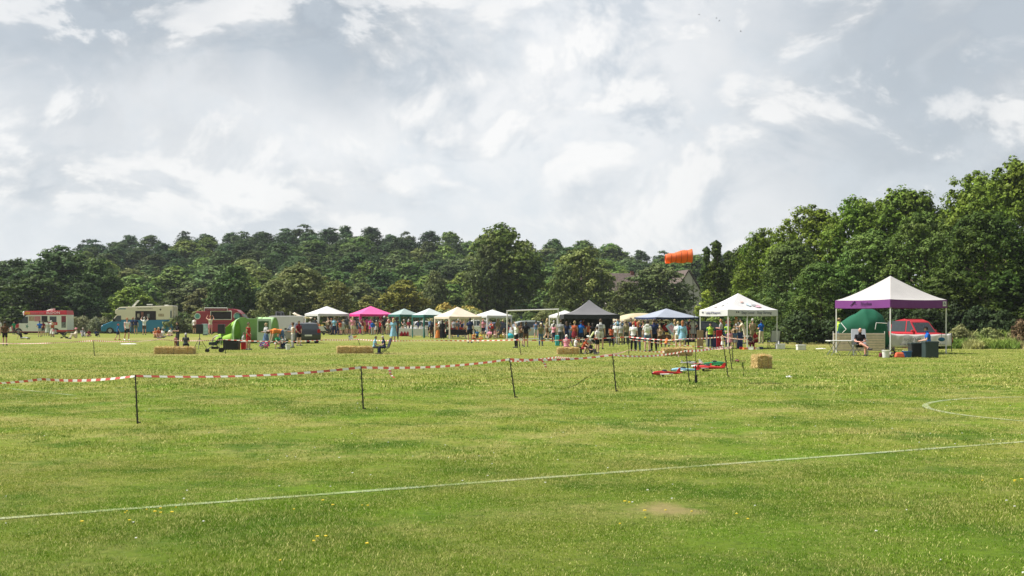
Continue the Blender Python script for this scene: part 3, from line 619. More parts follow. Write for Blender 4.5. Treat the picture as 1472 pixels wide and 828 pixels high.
def body(pn):
    if pn in BC: return BC[pn]
    J = skeleton(POSES[pn]); mb = MB(); T = J['T']; nb = J['nb']; pel = J['pel']; fw = V(J['FW'])
    ell(mb, pel+T*.01, (.165, .115, .13), T); ell(mb, pel+T*.17, (.14, .10, .16), T); ell(mb, pel+T*.34, (.17, .115, .16), T); ell(mb, nb-T*.06, (.185, .075, .06), T)
    cap(mb, nb-T*.03, J['head'], .058, .052)
    Hd = J['Hd']; hc = J['head']+Hd*.035; hf = V((0, -1, 0)); hf = (hf-Hd*hf.dot(Hd)).normalized(); X_ = V((1, 0, 0))
    ell(mb, hc+Hd*.015, (.078, .093, .108), Hd); ell(mb, hc-Hd*.05+hf*.02, (.055, .062, .06), Hd)
    cap(mb, hc+hf*.088+Hd*.015, hc+hf*.108-Hd*.02, .009, .016)
    for sg in (1, -1): ell(mb, hc+X_*.08*sg-Hd*.005, (.012, .022, .034), Hd)
    for s in 'lr':
        cap(mb, J[s+'sh'], J[s+'el'], .052, .040); cap(mb, J[s+'el'], J[s+'wr'], .041, .027)
        pc = J[s+'wr']+J[s+'hd']*.05; ell(mb, pc, (.022, .040, .055), J[s+'hd'])
        cap(mb, J[s+'hp'], J[s+'kn'], .088, .056); cap(mb, J[s+'kn'], J[s+'kn'].lerp(J[s+'an'], .35), .055, .057); cap(mb, J[s+'kn'].lerp(J[s+'an'], .35), J[s+'an'], .057, .036)
        cap(mb, J[s+'he'], J[s+'to'], .042, .032)
    o = mb.build('tmp', skin_m); m = o.modifiers.new('r', 'REMESH'); m.mode = 'VOXEL'; m.voxel_size = .019; m2 = o.modifiers.new('s', 'SMOOTH'); m2.factor = .5; m2.iterations = 2
    dg = bpy.context.evaluated_depsgraph_get(); me = bpy.data.meshes.new_from_object(o.evaluated_get(dg)); bpy.data.objects.remove(o)
    n = len(me.vertices); co = np.empty(n*3); me.vertices.foreach_get('co', co); co = co.reshape(-1, 3); nr = np.empty(n*3); me.vertices.foreach_get('normal', nr); nr = nr.reshape(-1, 3)
    fs = [tuple(p.vertices) for p in me.polygons]
    best = np.full(n, 9.); bone = np.zeros(n, int); tt = np.zeros(n)
    for bi, (nm, a, b, rad) in enumerate(BONES):
        A, B = np.array(J[a]), np.array(J[b]); 
        if nm in ('fal', 'far'): B = B+(B-A)*.0
        d = B-A; t = ((co-A)@d)/(d@d); tc_ = np.clip(t, 0, 1); ds = np.linalg.norm(co-(A+tc_[:, None]*d), axis=1)-rad
        m_ = ds < best; best[m_] = ds[m_]; bone[m_] = bi; tt[m_] = t[m_]
    hcn = np.array(hc); hd = np.array(Hd); rel = co-hcn; up = rel@hd; fwv = rel@np.array(hf)
    head = (np.linalg.norm(rel, axis=1) < .155) & (up > -.10) & ((bone == 1) | (up > -.06)) & (np.abs(rel@np.array(X_)) < .12)
    # hands' fingers, eyes and mouth joined into the same mesh
    mb2 = MB(); mb2.v = [tuple(v) for v in co]; mb2.f = list(fs); mb2.m = [0]*len(fs)
    for s in 'lr':
        hd_ = J[s+'hd']; sd_ = hd_.cross(V((1, 0, 0)) if abs(hd_.x) < .8 else V((0, 0, 1))).normalized(); cl = hd_.cross(sd_).normalized()*(1 if s == 'l' else -1)
        p0 = J[s+'wr']+hd_*.085
        for i, (off, ln) in enumerate(((-.027, .058), (-.009, .068), (.009, .064), (.027, .05))):
            a = p0+sd_*off; b = a+hd_*ln*.5+cl*.004; c_ = b+hd_*ln*.38+cl*.016; mb2.tube([a, b, c_], [.0085, .0078, .006], 6)
        a = J[s+'wr']+hd_*.035-sd_*.03; mb2.tube([a, a+hd_*.03-sd_*.022, a+hd_*.058-sd_*.028+cl*.01], [.011, .0095, .0075], 6)
    for sg in (1, -1): mb2.sph(hc+hf*.088+X_*.03*sg+Hd*.012, .011, 8, 6, 1)
    mb2.cyl(hc+hf*.092-Hd*.045-X_*.02, hc+hf*.092-Hd*.045+X_*.02, .007, None, 6, 2)
    zmin = min(v[2] for v in mb2.v); zmax = max(v[2] for v in mb2.v)
    mb2.v = [(v[0], v[1], v[2]-zmin) for v in mb2.v]; co = co-[0, 0, zmin]
    bme = mb2.mesh('body_'+pn, [skin_m, eye_m, lip_m], True); bpy.data.meshes.remove(me)
    for k in J: 
        if k not in ('T', 'FW', 'Hd') and k[1:] != 'hd': J[k] = J[k]-V((0, 0, zmin))
    hc = hc-V((0, 0, zmin))
    BC[pn] = dict(me=bme, co=co, nr=nr, fs=fs, bone=bone, t=tt, head=head, up=up, fw=fwv, J=J, hc=hc, hf=hf, h=zmax-zmin+.02, g={}); return BC[pn]
BI = {b[0]: i for i, b in enumerate(BONES)}
def garment(pn, kind):
    B = body(pn)
    if kind in B['g']: return B['g'][kind]
    bone, t, head = B['bone'], B['t'], B['head']; up, fw = B['up'], B['fw']
    isb = lambda *n: np.isin(bone, [BI[x] for x in n])
    torso = isb('torso') & ~head; ua = isb('ual', 'uar'); fa = isb('fal', 'far'); th = isb('thl', 'thr'); sh = isb('shl', 'shr'); ft = isb('ftl', 'ftr')
    off = .02
    if kind == 'tee': sel = (torso & (t > -.05)) | (ua & (t < .62))
    elif kind == 'long': sel = (torso & (t > -.08)) | ua | (fa & (t < .93)); off = .024
    elif kind == 'vest': sel = (torso & (t > -.05) & (t < .96)) | (ua & (t < .1))
    elif kind == 'hivis': sel = (torso & (t > -.0)) | (ua & (t < .16)); off = .036
    elif kind == 'shorts': sel = (torso & (t < .17)) | (th & (t < .74)); off = .017
    elif kind == 'trousers': sel = (torso & (t < .17)) | th | (sh & (t < .96)); off = .016
    elif kind == 'tights': sel = (torso & (t < .17)) | th | (sh & (t < .96)); off = .008
    elif kind == 'shoel': sel = isb('ftl') | (isb('shl') & (t > .95)); off = .010
    elif kind == 'shoer': sel = isb('ftr') | (isb('shr') & (t > .95)); off = .010
    elif kind in ('short', 'longhair', 'bun', 'bald'):
        sel = head & ((up > .055) | ((fw < .02) & (up > -.055)) | ((fw < .045) & (up > .03))); off = .016
        if kind == 'bald': sel = head & (fw < .0) & (up > -.05) & (up < .04); off = .006
    elif kind in ('cap', 'hat'): sel = head & (up > .045); off = .022
    co = B['co']+B['nr']*off
    fs = [f for f in B['fs'] if all(sel[i] for i in f)]
    used = sorted({i for f in fs for i in f}); mp = {v: i for i, v in enumerate(used)}
    mb = MB(); mb.v = [tuple(co[i]) for i in used]; mb.f = [tuple(mp[i] for i in f) for f in fs]; mb.m = [0]*len(fs)
    J = B['J']; hc = V(B['hc']); Hd = V(J['Hd']); hf = V(B['hf'])
    if kind == 'longhair':
        ell(mb, hc-Hd*.07-hf*.06, (.085, .05, .12), Hd); ell(mb, hc-Hd*.17-hf*.085, (.075, .035, .1), Hd)
    if kind == 'bun': mb.sph(hc+Hd*.07-hf*.10, .045, 10, 8)
    if kind == 'cap':
        o = len(mb.v); q = V((0, 0, 1)).rotation_difference(Hd).to_matrix()
        ell(mb, hc+Hd*.062+hf*.115, (.065, .075, .010), Hd)
    if kind == 'hat': ell(mb, hc+Hd*.06, (.17, .18, .012), Hd)
    m = {'shoel': shoe_m, 'shoer': shoe_m, 'short': hair_m, 'longhair': hair_m, 'bun': hair_m, 'bald': hair_m}.get(kind, cloth_m)
    me = mb.mesh(kind+'_'+pn, m, True); B['g'][kind] = me; return me
def skirt(pn, hem, wide):
    B = body(pn); k = ('sk', hem, wide)
    if k in B['g']: return B['g'][k]
    J = B['J']; top = J['pel'].z+.10; kz = J['lkn'].z; hz_ = lerp(top, 0.06, hem); cxy = (J['lkn']+J['rkn'])/2
    mb = MB(); vs = []; n = 28; rows = 7
    for i in range(rows+1):
        t = i/rows; z = lerp(top, hz_, t); r_ = lerp(.155, .155+wide, t**.8); c = V((J['pel'].x, J['pel'].y, 0)).lerp(V((cxy.x, cxy.y, 0)), min(1, t*1.1))
        for j in range(n):
            a = 6.2832*j/n; rr = r_*(1+.09*t*math.sin(a*7+pn.__len__())); vs.append((c.x+math.cos(a)*rr, c.y+math.sin(a)*rr*.82, z))
    fs = [(i*n+j, i*n+(j+1) % n, (i+1)*n+(j+1) % n, (i+1)*n+j) for i in range(rows) for j in range(n)]
    mb.add(vs, fs); me = mb.mesh('skirt', cloth_m, True); B['g'][k] = me; return me
CN = {'skirt': 'skirt', 'midi': 'skirt', 'maxi': 'skirt', 'tee': 'shirt', 'long': 'long_sleeve_top', 'vest': 'vest_top', 'shorts': 'shorts', 'trousers': 'trousers', 'tights': 'leggings', 'short': 'hair', 'longhair': 'hair', 'bun': 'hair', 'bald': 'hair', 'cap': 'cap', 'hat': 'sun_hat', 'hivis': 'high_visibility_vest'}
SK = {'p': (.60, .38, .28), 't': (.48, .28, .19), 'r': (.62, .33, .25), 'b': (.16, .085, .05)}
CO = dict(white=(.78, .78, .76), cream=(.70, .64, .50), black=(.018, .018, .022), navy=(.025, .035, .09), blue=(.03, .16, .42), royal=(.02, .13, .50), sky=(.28, .52, .68), teal=(.05, .38, .42), green=(.03, .28, .12),
          olive=(.20, .19, .09), grey=(.30, .30, .31), lgrey=(.50, .50, .50), dgrey=(.07, .075, .08), red=(.50, .03, .03), maroon=(.20, .02, .03), brown=(.12, .065, .035), tan=(.38, .27, .16), pink=(.72, .30, .38), hot=(.66, .07, .26),
          orange=(.72, .24, .06), yellow=(.62, .50, .08), lime=(.50, .72, .10), denim=(.10, .17, .30), pale=(.62, .66, .60), rust=(.45, .10, .04), purple=(.2, .08, .3), dkh=(.02, .015, .012), brh=(.07, .04, .02), blh=(.45, .33, .16), grh=(.42, .40, .38), gih=(.32, .12, .04), whh=(.66, .64, .6), khaki=(.30, .26, .16))
PEOPLE = []
def person(px, fy, hpx, pn, yaw, top, bot, hair, label, sk='p', shoes='dgrey', hat=None, z=0., dx=0., vest=None, D=None):
    """top / bot / hair = (kind, colour name); hpx = height in the photo, fy = where the feet (or seat) meet the ground"""
    D = F*H/(fy-HY) if D is None else D; B = body(pn); s = S(hpx, D)/B['h']
    o = link('person', B['me'], None, tuple(c*random.uniform(.92, 1.06) for c in SK[sk])); o.location = (X(px, D)+dx, D, z); o.rotation_euler = (0, 0, math.radians(yaw)-math.atan2(o.location.x, D)); o.scale = (s, s, s)
    tag(o, label, 'person')
    wn_ = 1.0
    def put(kind, c):
        if kind in ('skirt', 'midi', 'maxi'): me = skirt(pn, {'skirt': .45, 'midi': .66, 'maxi': .95}[kind], {'skirt': .10, 'midi': .12, 'maxi': .17}[kind])
        else: me = garment(pn, kind)
        link(CN.get(kind, kind), me, o, CO[c])
    if top: put(*top)
    if bot: put(*bot)
    if vest: put('hivis', vest)
    if hair: put(*hair)
    if hat: put(*hat)
    if shoes:
        for sd_ in 'lr': link('shoe', garment(pn, 'shoe'+sd_), o, CO[shoes])
    PEOPLE.append(o); return o
P = person
# --- around the ice cream van
P(7, 496.5, 34.5, 'hips', 165, ('tee', 'brown'), ('shorts', 'black'), ('short', 'dkh'), 'person in a brown tee and black shorts at the left edge of the photo')
P(57, 484, 23, 'hips', 175, ('tee', 'royal'), ('shorts', 'lgrey'), ('short', 'dkh'), 'person in a royal blue tee queuing at the ice cream van')
P(62, 483, 22, 'stand', 190, ('tee', 'maroon'), ('shorts', 'dgrey'), ('longhair', 'brh'), 'person in dark red top squeezed beside the blue tee in the van queue', 't')
P(68.5, 482.6, 21.5, 'relax', 185, ('tee', 'pale'), ('midi', 'pale'), ('bun', 'brh'), 'person in a pale mint dress queuing at the ice cream van')
P(75.5, 484, 21, 'hold', 200, ('vest', 'rust'), ('midi', 'white'), ('longhair', 'blh'), 'person in white skirt with a child before the van hatch', 't')
P(77, 484.5, 13.5, 'stand', 150, ('tee', 'pink'), ('skirt', 'white'), ('longhair', 'dkh'), 'child in pink beside the white skirt at the ice cream van')
P(73.5, 482.6, 22, 'hold', 170, ('tee', 'white'), ('trousers', 'lgrey'), ('short', 'whh'), 'white haired person right at the ice cream van hatch')
P(31, 488, 13, 'legs', 60, ('tee', 'black'), ('trousers', 'lgrey'), ('longhair', 'brh'), 'person in black sitting on the grass before the ice cream van cab')
P(-1, 482, 22, 'stand', 20, ('long', 'white'), ('shorts', 'grey'), ('short', 'grh'), 'person in white cut off by the left edge of the photo')
P(20, 481, 19, 'stand', 20, ('tee', 'green'), ('trousers', 'dgrey'), ('short', 'dkh'), 'person in dark green standing behind the van bonnet')
P(109, 487, 16, 'knees', -75, ('long', 'cream'), ('trousers', 'cream'), ('short', 'gih'), 'person in cream with a pink sun hat sitting behind the ice cream van', hat=('hat', 'pink'))
P(119, 484.5, 13.5, 'knees', 10, ('tee', 'grey'), ('trousers', 'lgrey'), ('short', 'grh'), 'grey haired person in grey sitting on the grass by the brambles')
P(128.5, 484, 11, 'floor', -20, ('tee', 'maroon'), ('shorts', 'black'), ('short', 'brh'), 'person in dark red sitting left of the dark figure on the grass', 't')
P(138.5, 484, 10.5, 'knees', 30, ('long', 'navy'), ('trousers', 'black'), ('longhair', 'dkh'), 'dark clothed figure at the right end of the seated row')
# --- around the blue catering van
P(169.5, 489, 23.5, 'walk', 80, ('tee', 'blue'), ('shorts', 'navy'), ('short', 'brh'), 'child in blue wearing a red cap holding a hand in the crossing', hat=('cap', 'red'), shoes='rust')
P(182.5, 489.5, 33, 'walk', 20, ('vest', 'white'), ('shorts', 'black'), ('short', 'gih'), 'person in white vest and black shorts walking with the blue clad child', 'r', shoes='white')
P(195, 480.5, 24.5, 'phone', 170, ('tee', 'navy'), ('shorts', 'olive'), ('short', 'dkh'), 'person in a navy tee waiting at the catering van')
P(191, 480, 24, 'stand', 160, ('tee', 'navy'), ('trousers', 'dgrey'), ('short', 'gih'), 'ginger haired person half hidden behind the navy tee')
P(207.5, 481.5, 27.5, 'raise', 180, ('tee', 'white'), ('shorts', 'brown'), ('short', 'grh'), 'person in white tee shading the eyes before the catering van hatch')
P(220, 479.5, 25, 'lean', 185, ('tee', 'white'), ('trousers', 'dgrey'), ('short', 'dkh'), 'person in white leaning into the catering van hatch')
P(223, 486.5, 15, 'knees', 40, ('vest', 'orange'), ('shorts', 'tan'), ('short', 'gih'), 'child in orange sitting on the grass before the catering van', 'r')
P(227, 486, 16, 'floor', 20, ('tee', 'rust'), ('shorts', 'tan'), ('short', 'blh'), 'blond child in rust red between orange and white sitters', 'r')
P(232.5, 486, 14, 'floor', 160, ('tee', 'white'), ('shorts', 'lgrey'), ('short', 'brh'), 'person in white sitting with the back turned before the catering van')
P(246, 483.5, 13, 'floor', -30, ('tee', 'white'), ('shorts', 'tan'), ('short', 'brh'), 'person in white sitting alone at the rear of the catering van')
P(255.5, 498.5, 36, 'hold', -70, ('tee', 'black'), ('trousers', 'dgrey'), ('short', 'dkh'), 'person in black standing behind the straw bales left of the loudspeakers')
P(252.5, 499.5, 17, 'stand', 10, ('tee', 'pink'), ('trousers', 'maroon'), ('longhair', 'brh'), 'toddler in pink at the black clad figure behind the bales')
P(267, 503.5, 26, 'sit', 178, ('tee', 'dgrey'), ('trousers', 'black'), ('short', 'grh'), 'person in dark green cap sitting on the bales with the back turned', hat=('cap', 'lgrey'), D=G(0, 504.5)[1]-.1)
P(279.5, 480, 24, 'stand', 150, ('long', 'white'), ('shorts', 'brown'), ('short', 'dkh'), 'person in long white shirt left of the red food van')
P(302.5, 481, 29, 'raise', 190, ('vest', 'cream'), ('shorts', 'pink'), ('bun', 'gih'), 'person in a pale vest reaching up at the red food van hatch', 'r')
# --- green awning and silver van
P(357, 503, 40, 'relax', 60, ('vest', 'red'), ('shorts', 'red'), ('short', 'brh'), 'person in a red playsuit walking before the green awning', 't')
P(382.5, 500, 36, 'hold', -60, ('long', 'lgrey'), ('maxi', 'denim'), ('bun', 'blh'), 'blond person in grey print top and blue skirt before the silver van')
P(404, 501, 29, 'bend', -75, ('tee', 'orange'), ('trousers', 'denim'), ('short', 'brh'), 'person in orange bending down before the silver van')
P(397, 501.5, 21, 'crouch', 30, ('tee', 'green'), ('shorts', 'lgrey'), ('short', 'gih'), 'child in green crouching under the orange clad bender')
P(421, 500, 37, 'hold', -75, ('vest', 'cream'), ('trousers', 'lgrey'), ('bun', 'brh'), 'person in cream top and grey trousers at the rear of the silver van', 't')
P(429.5, 497, 36, 'relax', 40, ('tee', 'maroon'), ('shorts', 'black'), ('short', 'dkh'), 'person in maroon between silver van and dark estate car')
P(374, 501.5, 12, 'crouch', 60, ('tee', 'purple'), ('tights', 'purple'), ('short', 'brh'), 'child in purple crouching left of the pink child')
P(385, 501.5, 13, 'crouch', -40, ('tee', 'hot'), ('tights', 'hot'), ('longhair', 'brh'), 'child in hot pink crouching at the hem of the blue skirt')
P(410, 501.5, 19, 'crouch', -80, ('tee', 'lgrey'), ('trousers', 'navy'), ('short', 'dkh'), 'child in grey and navy crouching right of the orange tee')
P(349, 502, 22, 'sit', 90, ('tee', 'lgrey'), ('trousers', 'dgrey'), ('short', 'brh'), 'person in grey sitting in the mouth of the green awning', D=66)
# --- white and pink gazebos
P(452.5, 480, 24, 'hold', 10, ('tee', 'dgrey'), ('trousers', 'black'), ('short', 'dkh'), 'stallholder in dark grey behind the white table under the white gazebo', D=128)
CR = [
 (475, 481, 26, 'lean', -70, ('vest', 'brown'), ('shorts', 'denim'), ('longhair', 'dkh'), 'dark haired person in brown pushing the black pushchair'),
 (480.5, 481.5, 25, 'stand', 170, ('tee', 'sky'), ('trousers', 'navy'), ('short', 'brh'), 'person in light blue under the right side of the white gazebo'),
 (483, 479.5, 27, 'stand', 150, ('tee', 'khaki'), ('shorts', 'brown'), ('short', 'blh'), 'person in khaki behind the light blue shopper'),
 (487.5, 481, 25, 'relax', 190, ('tee', 'navy'), ('skirt', 'black'), ('longhair', 'dkh'), 'person in navy and black skirt left of the pink gazebo'),
 (493.5, 481, 22, 'stand', 160, ('tee', 'lgrey'), ('shorts', 'pale'), ('short', 'blh'), 'person in pale grey between white and pink gazebos'),
 (498.5, 481, 27, 'phone', 200, ('tee', 'dgrey'), ('shorts', 'olive'), ('short', 'dkh'), 'person in charcoal tee and olive shorts at the pink gazebo corner'),
 (503, 480, 22, 'hold', 20, ('tee', 'black'), ('trousers', 'black'), ('short', 'brh'), 'person in black facing out at the left leg of the pink gazebo'),
 (507, 482, 27, 'stand', 175, ('tee', 'pink'), ('shorts', 'cream'), ('longhair', 'blh'), 'blond person in dusty pink before the pink gazebo'),
 (512.5, 481, 24, 'relax', 150, ('tee', 'dgrey'), ('shorts', 'denim'), ('short', 'dkh'), 'person in dark grey tee and denim shorts before the pink gazebo'),
 (517, 480, 20, 'hold', 170, ('tee', 'maroon'), ('trousers', 'maroon'), ('short', 'brh'), 'person in maroon low down before the pink gazebo'),
 (523, 481, 23, 'stand', 195, ('tee', 'tan'), ('midi', 'orange'), ('bun', 'brh'), 'person in an orange brown skirt before the pink gazebo'),
 (527.5, 480, 24, 'stand', 185, ('tee', 'hot'), ('trousers', 'maroon'), ('short', 'brh'), 'person in hot pink left of centre under the pink gazebo'),
 (533, 481, 24, 'relax', 20, ('tee', 'hot'), ('skirt', 'hot'), ('longhair', 'dkh'), 'person in a hot pink dress facing the field at the pink gazebo'),
 (538.5, 480, 26, 'stand', 170, ('tee', 'black'), ('trousers', 'black'), ('short', 'dkh'), 'person all in black by the right leg of the pink gazebo'),
 (552.5, 480.5, 26.5, 'hips', 178, ('tee', 'black'), ('shorts', 'dgrey'), ('short', 'grh'), 'broad person in black tee and white cap right of the pink gazebo'),
 (546, 480, 22, 'stand', 200, ('vest', 'maroon'), ('trousers', 'black'), ('short', 'brh'), 'person in dark red beside the broad black tee'),
 (558.5, 480, 25, 'stand', 180, ('tee', 'pink'), ('shorts', 'grey'), ('short', 'blh'), 'person in salmon pink right of the broad black tee'),
 (516, 479, 26, 'stand', 30, ('tee', 'grey'), ('trousers', 'dgrey'), ('hat', 'lgrey'), 'person in grey and a pale hat deep under the pink gazebo'),
 (565.5, 491, 34, 'stand', 165, ('tee', 'sky'), ('midi', 'sky'), ('longhair', 'blh'), 'blond person in a long light blue dress near the green gazebos'),
 (570, 488, 33, 'relax', 190, ('tee', 'dgrey'), ('trousers', 'navy'), ('longhair', 'dkh'), 'dark haired person right behind the long light blue dress'),
 (538, 508.5, 25.5, 'sit', 80, ('tee', 'sky'), ('trousers', 'dgrey'), ('short', 'dkh'), 'dark haired person in light blue tee sitting on the end of a straw bale'),
 (620.5, 486.5, 24, 'stand', 160, ('tee', 'black'), ('trousers', 'brown'), ('longhair', 'dkh'), 'dark haired person in black top and brown trousers at the cream gazebo'),
 (629.5, 487, 22, 'stand', 190, ('tee', 'tan'), ('maxi', 'orange'), ('bun', 'blh'), 'person in a long mustard orange skirt at the cream gazebo'),
 (636, 487, 27, 'stand', 175, ('long', 'black'), ('maxi', 'black'), ('longhair', 'dkh'), 'person in long black dress beside the cream curtained leg'),
 (640.5, 483, 22, 'hold', 0, ('tee', 'red'), ('maxi', 'red'), ('short', 'brh'), 'stallholder in red behind the left curtained leg of the cream gazebo'),
 (652, 482, 22, 'hold', 10, ('tee', 'rust'), ('trousers', 'black'), ('short', 'brh'), 'stallholder in rust red under the cream gazebo'),
 (662, 482, 23, 'stand', 0, ('tee', 'cream'), ('trousers', 'khaki'), ('short', 'gih'), 'stallholder in cream between the clothes racks under the cream gazebo'),
 (675.5, 493, 36.5, 'stand', 172, ('tee', 'navy'), ('shorts', 'black'), ('short', 'dkh'), 'person in a navy fading to white tee watching the cream gazebo'),
 (686, 492.5, 19, 'hold', 10, ('tee', 'blue'), ('shorts', 'black'), ('short', 'brh'), 'child in bright blue right of the navy tee watcher'),
 (692.5, 488.5, 11, 'floor', -40, ('tee', 'yellow'), ('tights', 'orange'), ('short', 'blh'), 'toddler in mustard sitting right of the blue clad child'),
 (680.5, 488.5, 11, 'floor', 40, ('tee', 'orange'), ('tights', 'rust'), ('short', 'brh'), 'toddler in orange sitting left of the blue clad child'),
 (704, 487, 15, 'knees', -30, ('tee', 'pink'), ('shorts', 'tan'), ('short', 'brh'), 'person in pink sitting under the white gazebo by the cars'),
 (711, 486.5, 14, 'sit', 60, ('vest', 'pink'), ('shorts', 'cream'), ('bun', 'brh'), 'person in pale pink vest sitting between two others under the white gazebo'),
 (717, 486.5, 17, 'sit', -60, ('tee', 'dgrey'), ('shorts', 'dgrey'), ('longhair', 'dkh'), 'person in charcoal sitting by the right leg of the white gazebo'),
 (724, 487, 16, 'sit', 30, ('tee', 'brown'), ('shorts', 'cream'), ('short', 'dkh'), 'person in brown sitting left of the goal'),
 (742, 500, 38, 'raise', -60, ('tee', 'white'), ('trousers', 'black'), ('short', 'grh'), 'person in white top and black trousers pointing a phone by the goal'),
 (749, 497, 35, 'stand', 160, ('tee', 'brown'), ('shorts', 'dgrey'), ('short', 'brh'), 'person in brown tee just right of the phone pointer'),
 (756, 498.5, 37, 'hips', 185, ('tee', 'black'), ('shorts', 'brown'), ('short', 'dkh'), 'person in a black tee and brown shorts standing before the goal'),
 (777.5, 497, 33, 'stand', 20, ('tee', 'olive'), ('trousers', 'denim'), ('short', 'blh'), 'person in olive tee, jeans and pale cap before the grey hatchback'),
 (796, 492, 27, 'phone', 150, ('tee', 'pink'), ('trousers', 'navy'), ('longhair', 'dkh'), 'person in pink top by the right goal post'),
 (806, 497, 38, 'stand', 160, ('tee', 'grey'), ('trousers', 'dgrey'), ('short', 'brh'), 'person in grey tee at the left corner of the dark gazebo'),
 (814.5, 496, 34, 'stand', 190, ('tee', 'navy'), ('trousers', 'navy'), ('longhair', 'brh'), 'brown haired person in navy right of the grey tee'),
 (820, 494, 30, 'stand', 170, ('tee', 'denim'), ('trousers', 'denim'), ('short', 'dkh'), 'short person in slate blue between navy and rust tops'),
 (826, 497, 36, 'relax', 160, ('vest', 'rust'), ('skirt', 'maroon'), ('bun', 'blh'), 'person in a rust red vest under the dark gazebo edge', 't'),
 (835, 497, 36, 'stand', 175, ('tee', 'royal'), ('shorts', 'navy'), ('short', 'brh'), 'person in a bright blue tee and blue cap before the dark gazebo'),
 (846, 493, 30, 'stand', 20, ('vest', 'rust'), ('trousers', 'black'), ('longhair', 'dkh'), 'dark haired person in shade under the dark gazebo'),
 (852, 494, 30, 'stand', 200, ('tee', 'black'), ('trousers', 'black'), ('longhair', 'dkh'), 'person all in black in shade under the dark gazebo'),
 (863.5, 502, 44, 'stand', 180, ('tee', 'white'), ('shorts', 'lgrey'), ('short', 'brh'), 'tall person in white tee with a grey backpack before the dark gazebo'),
 (858.5, 508, 39, 'relax', -120, ('tee', 'white'), ('shorts', 'black'), ('short', 'brh'), 'boy in white tee, black shorts and cap beside the seated family'),
 (879, 498, 31, 'hold', 175, ('vest', 'rust'), ('trousers', 'black'), ('longhair', 'dkh'), 'person in orange red vest and black trousers before the beige gazebo'),
 (885, 495, 32, 'stand', 160, ('tee', 'white'), ('trousers', 'grey'), ('short', 'whh'), 'white haired person in white behind the orange red vest'),
 (892, 496, 33, 'stand', 185, ('tee', 'lgrey'), ('trousers', 'khaki'), ('short', 'grh'), 'person in light grey tee under the beige gazebo'),
 (900, 495, 34, 'hold', 200, ('long', 'khaki'), ('trousers', 'dgrey'), ('short', 'brh'), 'person in beige shirt left of the white top and black trousers'),
 (910.5, 504.5, 42.5, 'stand', 165, ('tee', 'white'), ('trousers', 'black'), ('short', 'gih'), 'auburn haired person in white top and black trousers behind the tape'),
 (917, 504, 42, 'stand', 190, ('tee', 'dgrey'), ('trousers', 'denim'), ('longhair', 'gih'), 'person in grey top and pale flared jeans beside the auburn hair'),
 (930.5, 505, 45, 'stand', 170, ('tee', 'white'), ('shorts', 'denim'), ('short', 'dkh'), 'person in white tee with a green backpack behind the tape'),
 (940.5, 504, 46, 'relax', 195, ('tee', 'navy'), ('trousers', 'black'), ('short', 'brh'), 'tall person in navy right of the green backpack'),
 (957, 500, 17, 'crouch', 150, ('tee', 'orange'), ('trousers', 'dgrey'), ('short', 'brh'), 'child in orange crouching under the diamond kite'),
 (948.5, 499, 31, 'hold', 170, ('vest', 'tan'), ('trousers', 'brown'), ('short', 'blh'), 'blond person in tan vest holding the kite poles'),
 (981, 503, 42.5, 'stand', 178, ('long', 'sky'), ('skirt', 'sky'), ('longhair', 'gih'), 'person in a blue and white patterned dress behind the straw bales'),
 (974.5, 502.5, 41, 'stand', 170, ('tee', 'white'), ('shorts', 'cream'), ('short', 'blh'), 'blond person in white just left of the patterned dress'),
 (987.5, 497, 33, 'stand', 200, ('tee', 'maroon'), ('trousers', 'black'), ('short', 'dkh'), 'dark person in maroon right behind the patterned dress'),
 (1021, 500, 36, 'stand', 10, ('tee', 'green'), ('trousers', 'navy'), ('short', 'dkh'), 'marshal in green shirt behind the white poster under the white gazebo'),
 (1046, 499, 36, 'hold', 30, ('tee', 'green'), ('trousers', 'navy'), ('short', 'gih'), 'marshal in green shirt at the centre of the white gazebo'),
 (1056, 497, 30, 'stand', -20, ('tee', 'tan'), ('trousers', 'brown'), ('short', 'brh'), 'person in tan behind the two girls under the white gazebo'),
 (1038.5, 502.5, 21, 'hold', 60, ('tee', 'cream'), ('skirt', 'white'), ('short', 'blh'), 'blond toddler in white and cream by the white gazebo'),
 (1049, 501.5, 28, 'stand', 185, ('tee', 'pink'), ('skirt', 'pink'), ('longhair', 'gih'), 'girl in a pink dress with the back turned at the white gazebo'),
 (1056.5, 501.5, 28, 'stand', 180, ('tee', 'denim'), ('skirt', 'grey'), ('longhair', 'brh'), 'girl in a grey blue dress right of the pink dress'),
 (1078, 501.5, 21, 'sit', 30, ('tee', 'dgrey'), ('trousers', 'maroon'), ('longhair', 'dkh'), 'dark figure sitting right of the navy panel in the white gazebo'),
 (1087, 500.5, 26, 'sit', -50, ('tee', 'red'), ('trousers', 'maroon'), ('short', 'brh'), 'person in red sitting in the shade of the white gazebo'),
]
for q in CR:
    o = P(*q[:9], *(q[9:]))
P(552.5, 508.5, 26, 'sit', -75, ('tee', 'navy'), ('trousers', 'navy'), ('short', 'grh'), 'grey haired person in navy sitting in the camping chair')
Q = lambda px: {o['label']: o for o in PEOPLE}[px]
def extra(lab, kind, c):
    o = Q(lab); link(CN.get(kind, kind), garment(o.data.name.replace('body_', '').split('.')[0], kind), o, CO[c])
extra('broad person in black tee and white cap right of the pink gazebo', 'cap', 'white'); extra('person in olive tee, jeans and pale cap before the grey hatchback', 'cap', 'cream')
extra('person in a bright blue tee and blue cap before the dark gazebo', 'cap', 'navy'); extra('boy in white tee, black shorts and cap beside the seated family', 'cap', 'dgrey')
extra('marshal in green shirt behind the white poster under the white gazebo', 'hivis', 'lime'); extra('marshal in green shirt at the centre of the white gazebo', 'hivis', 'lime')
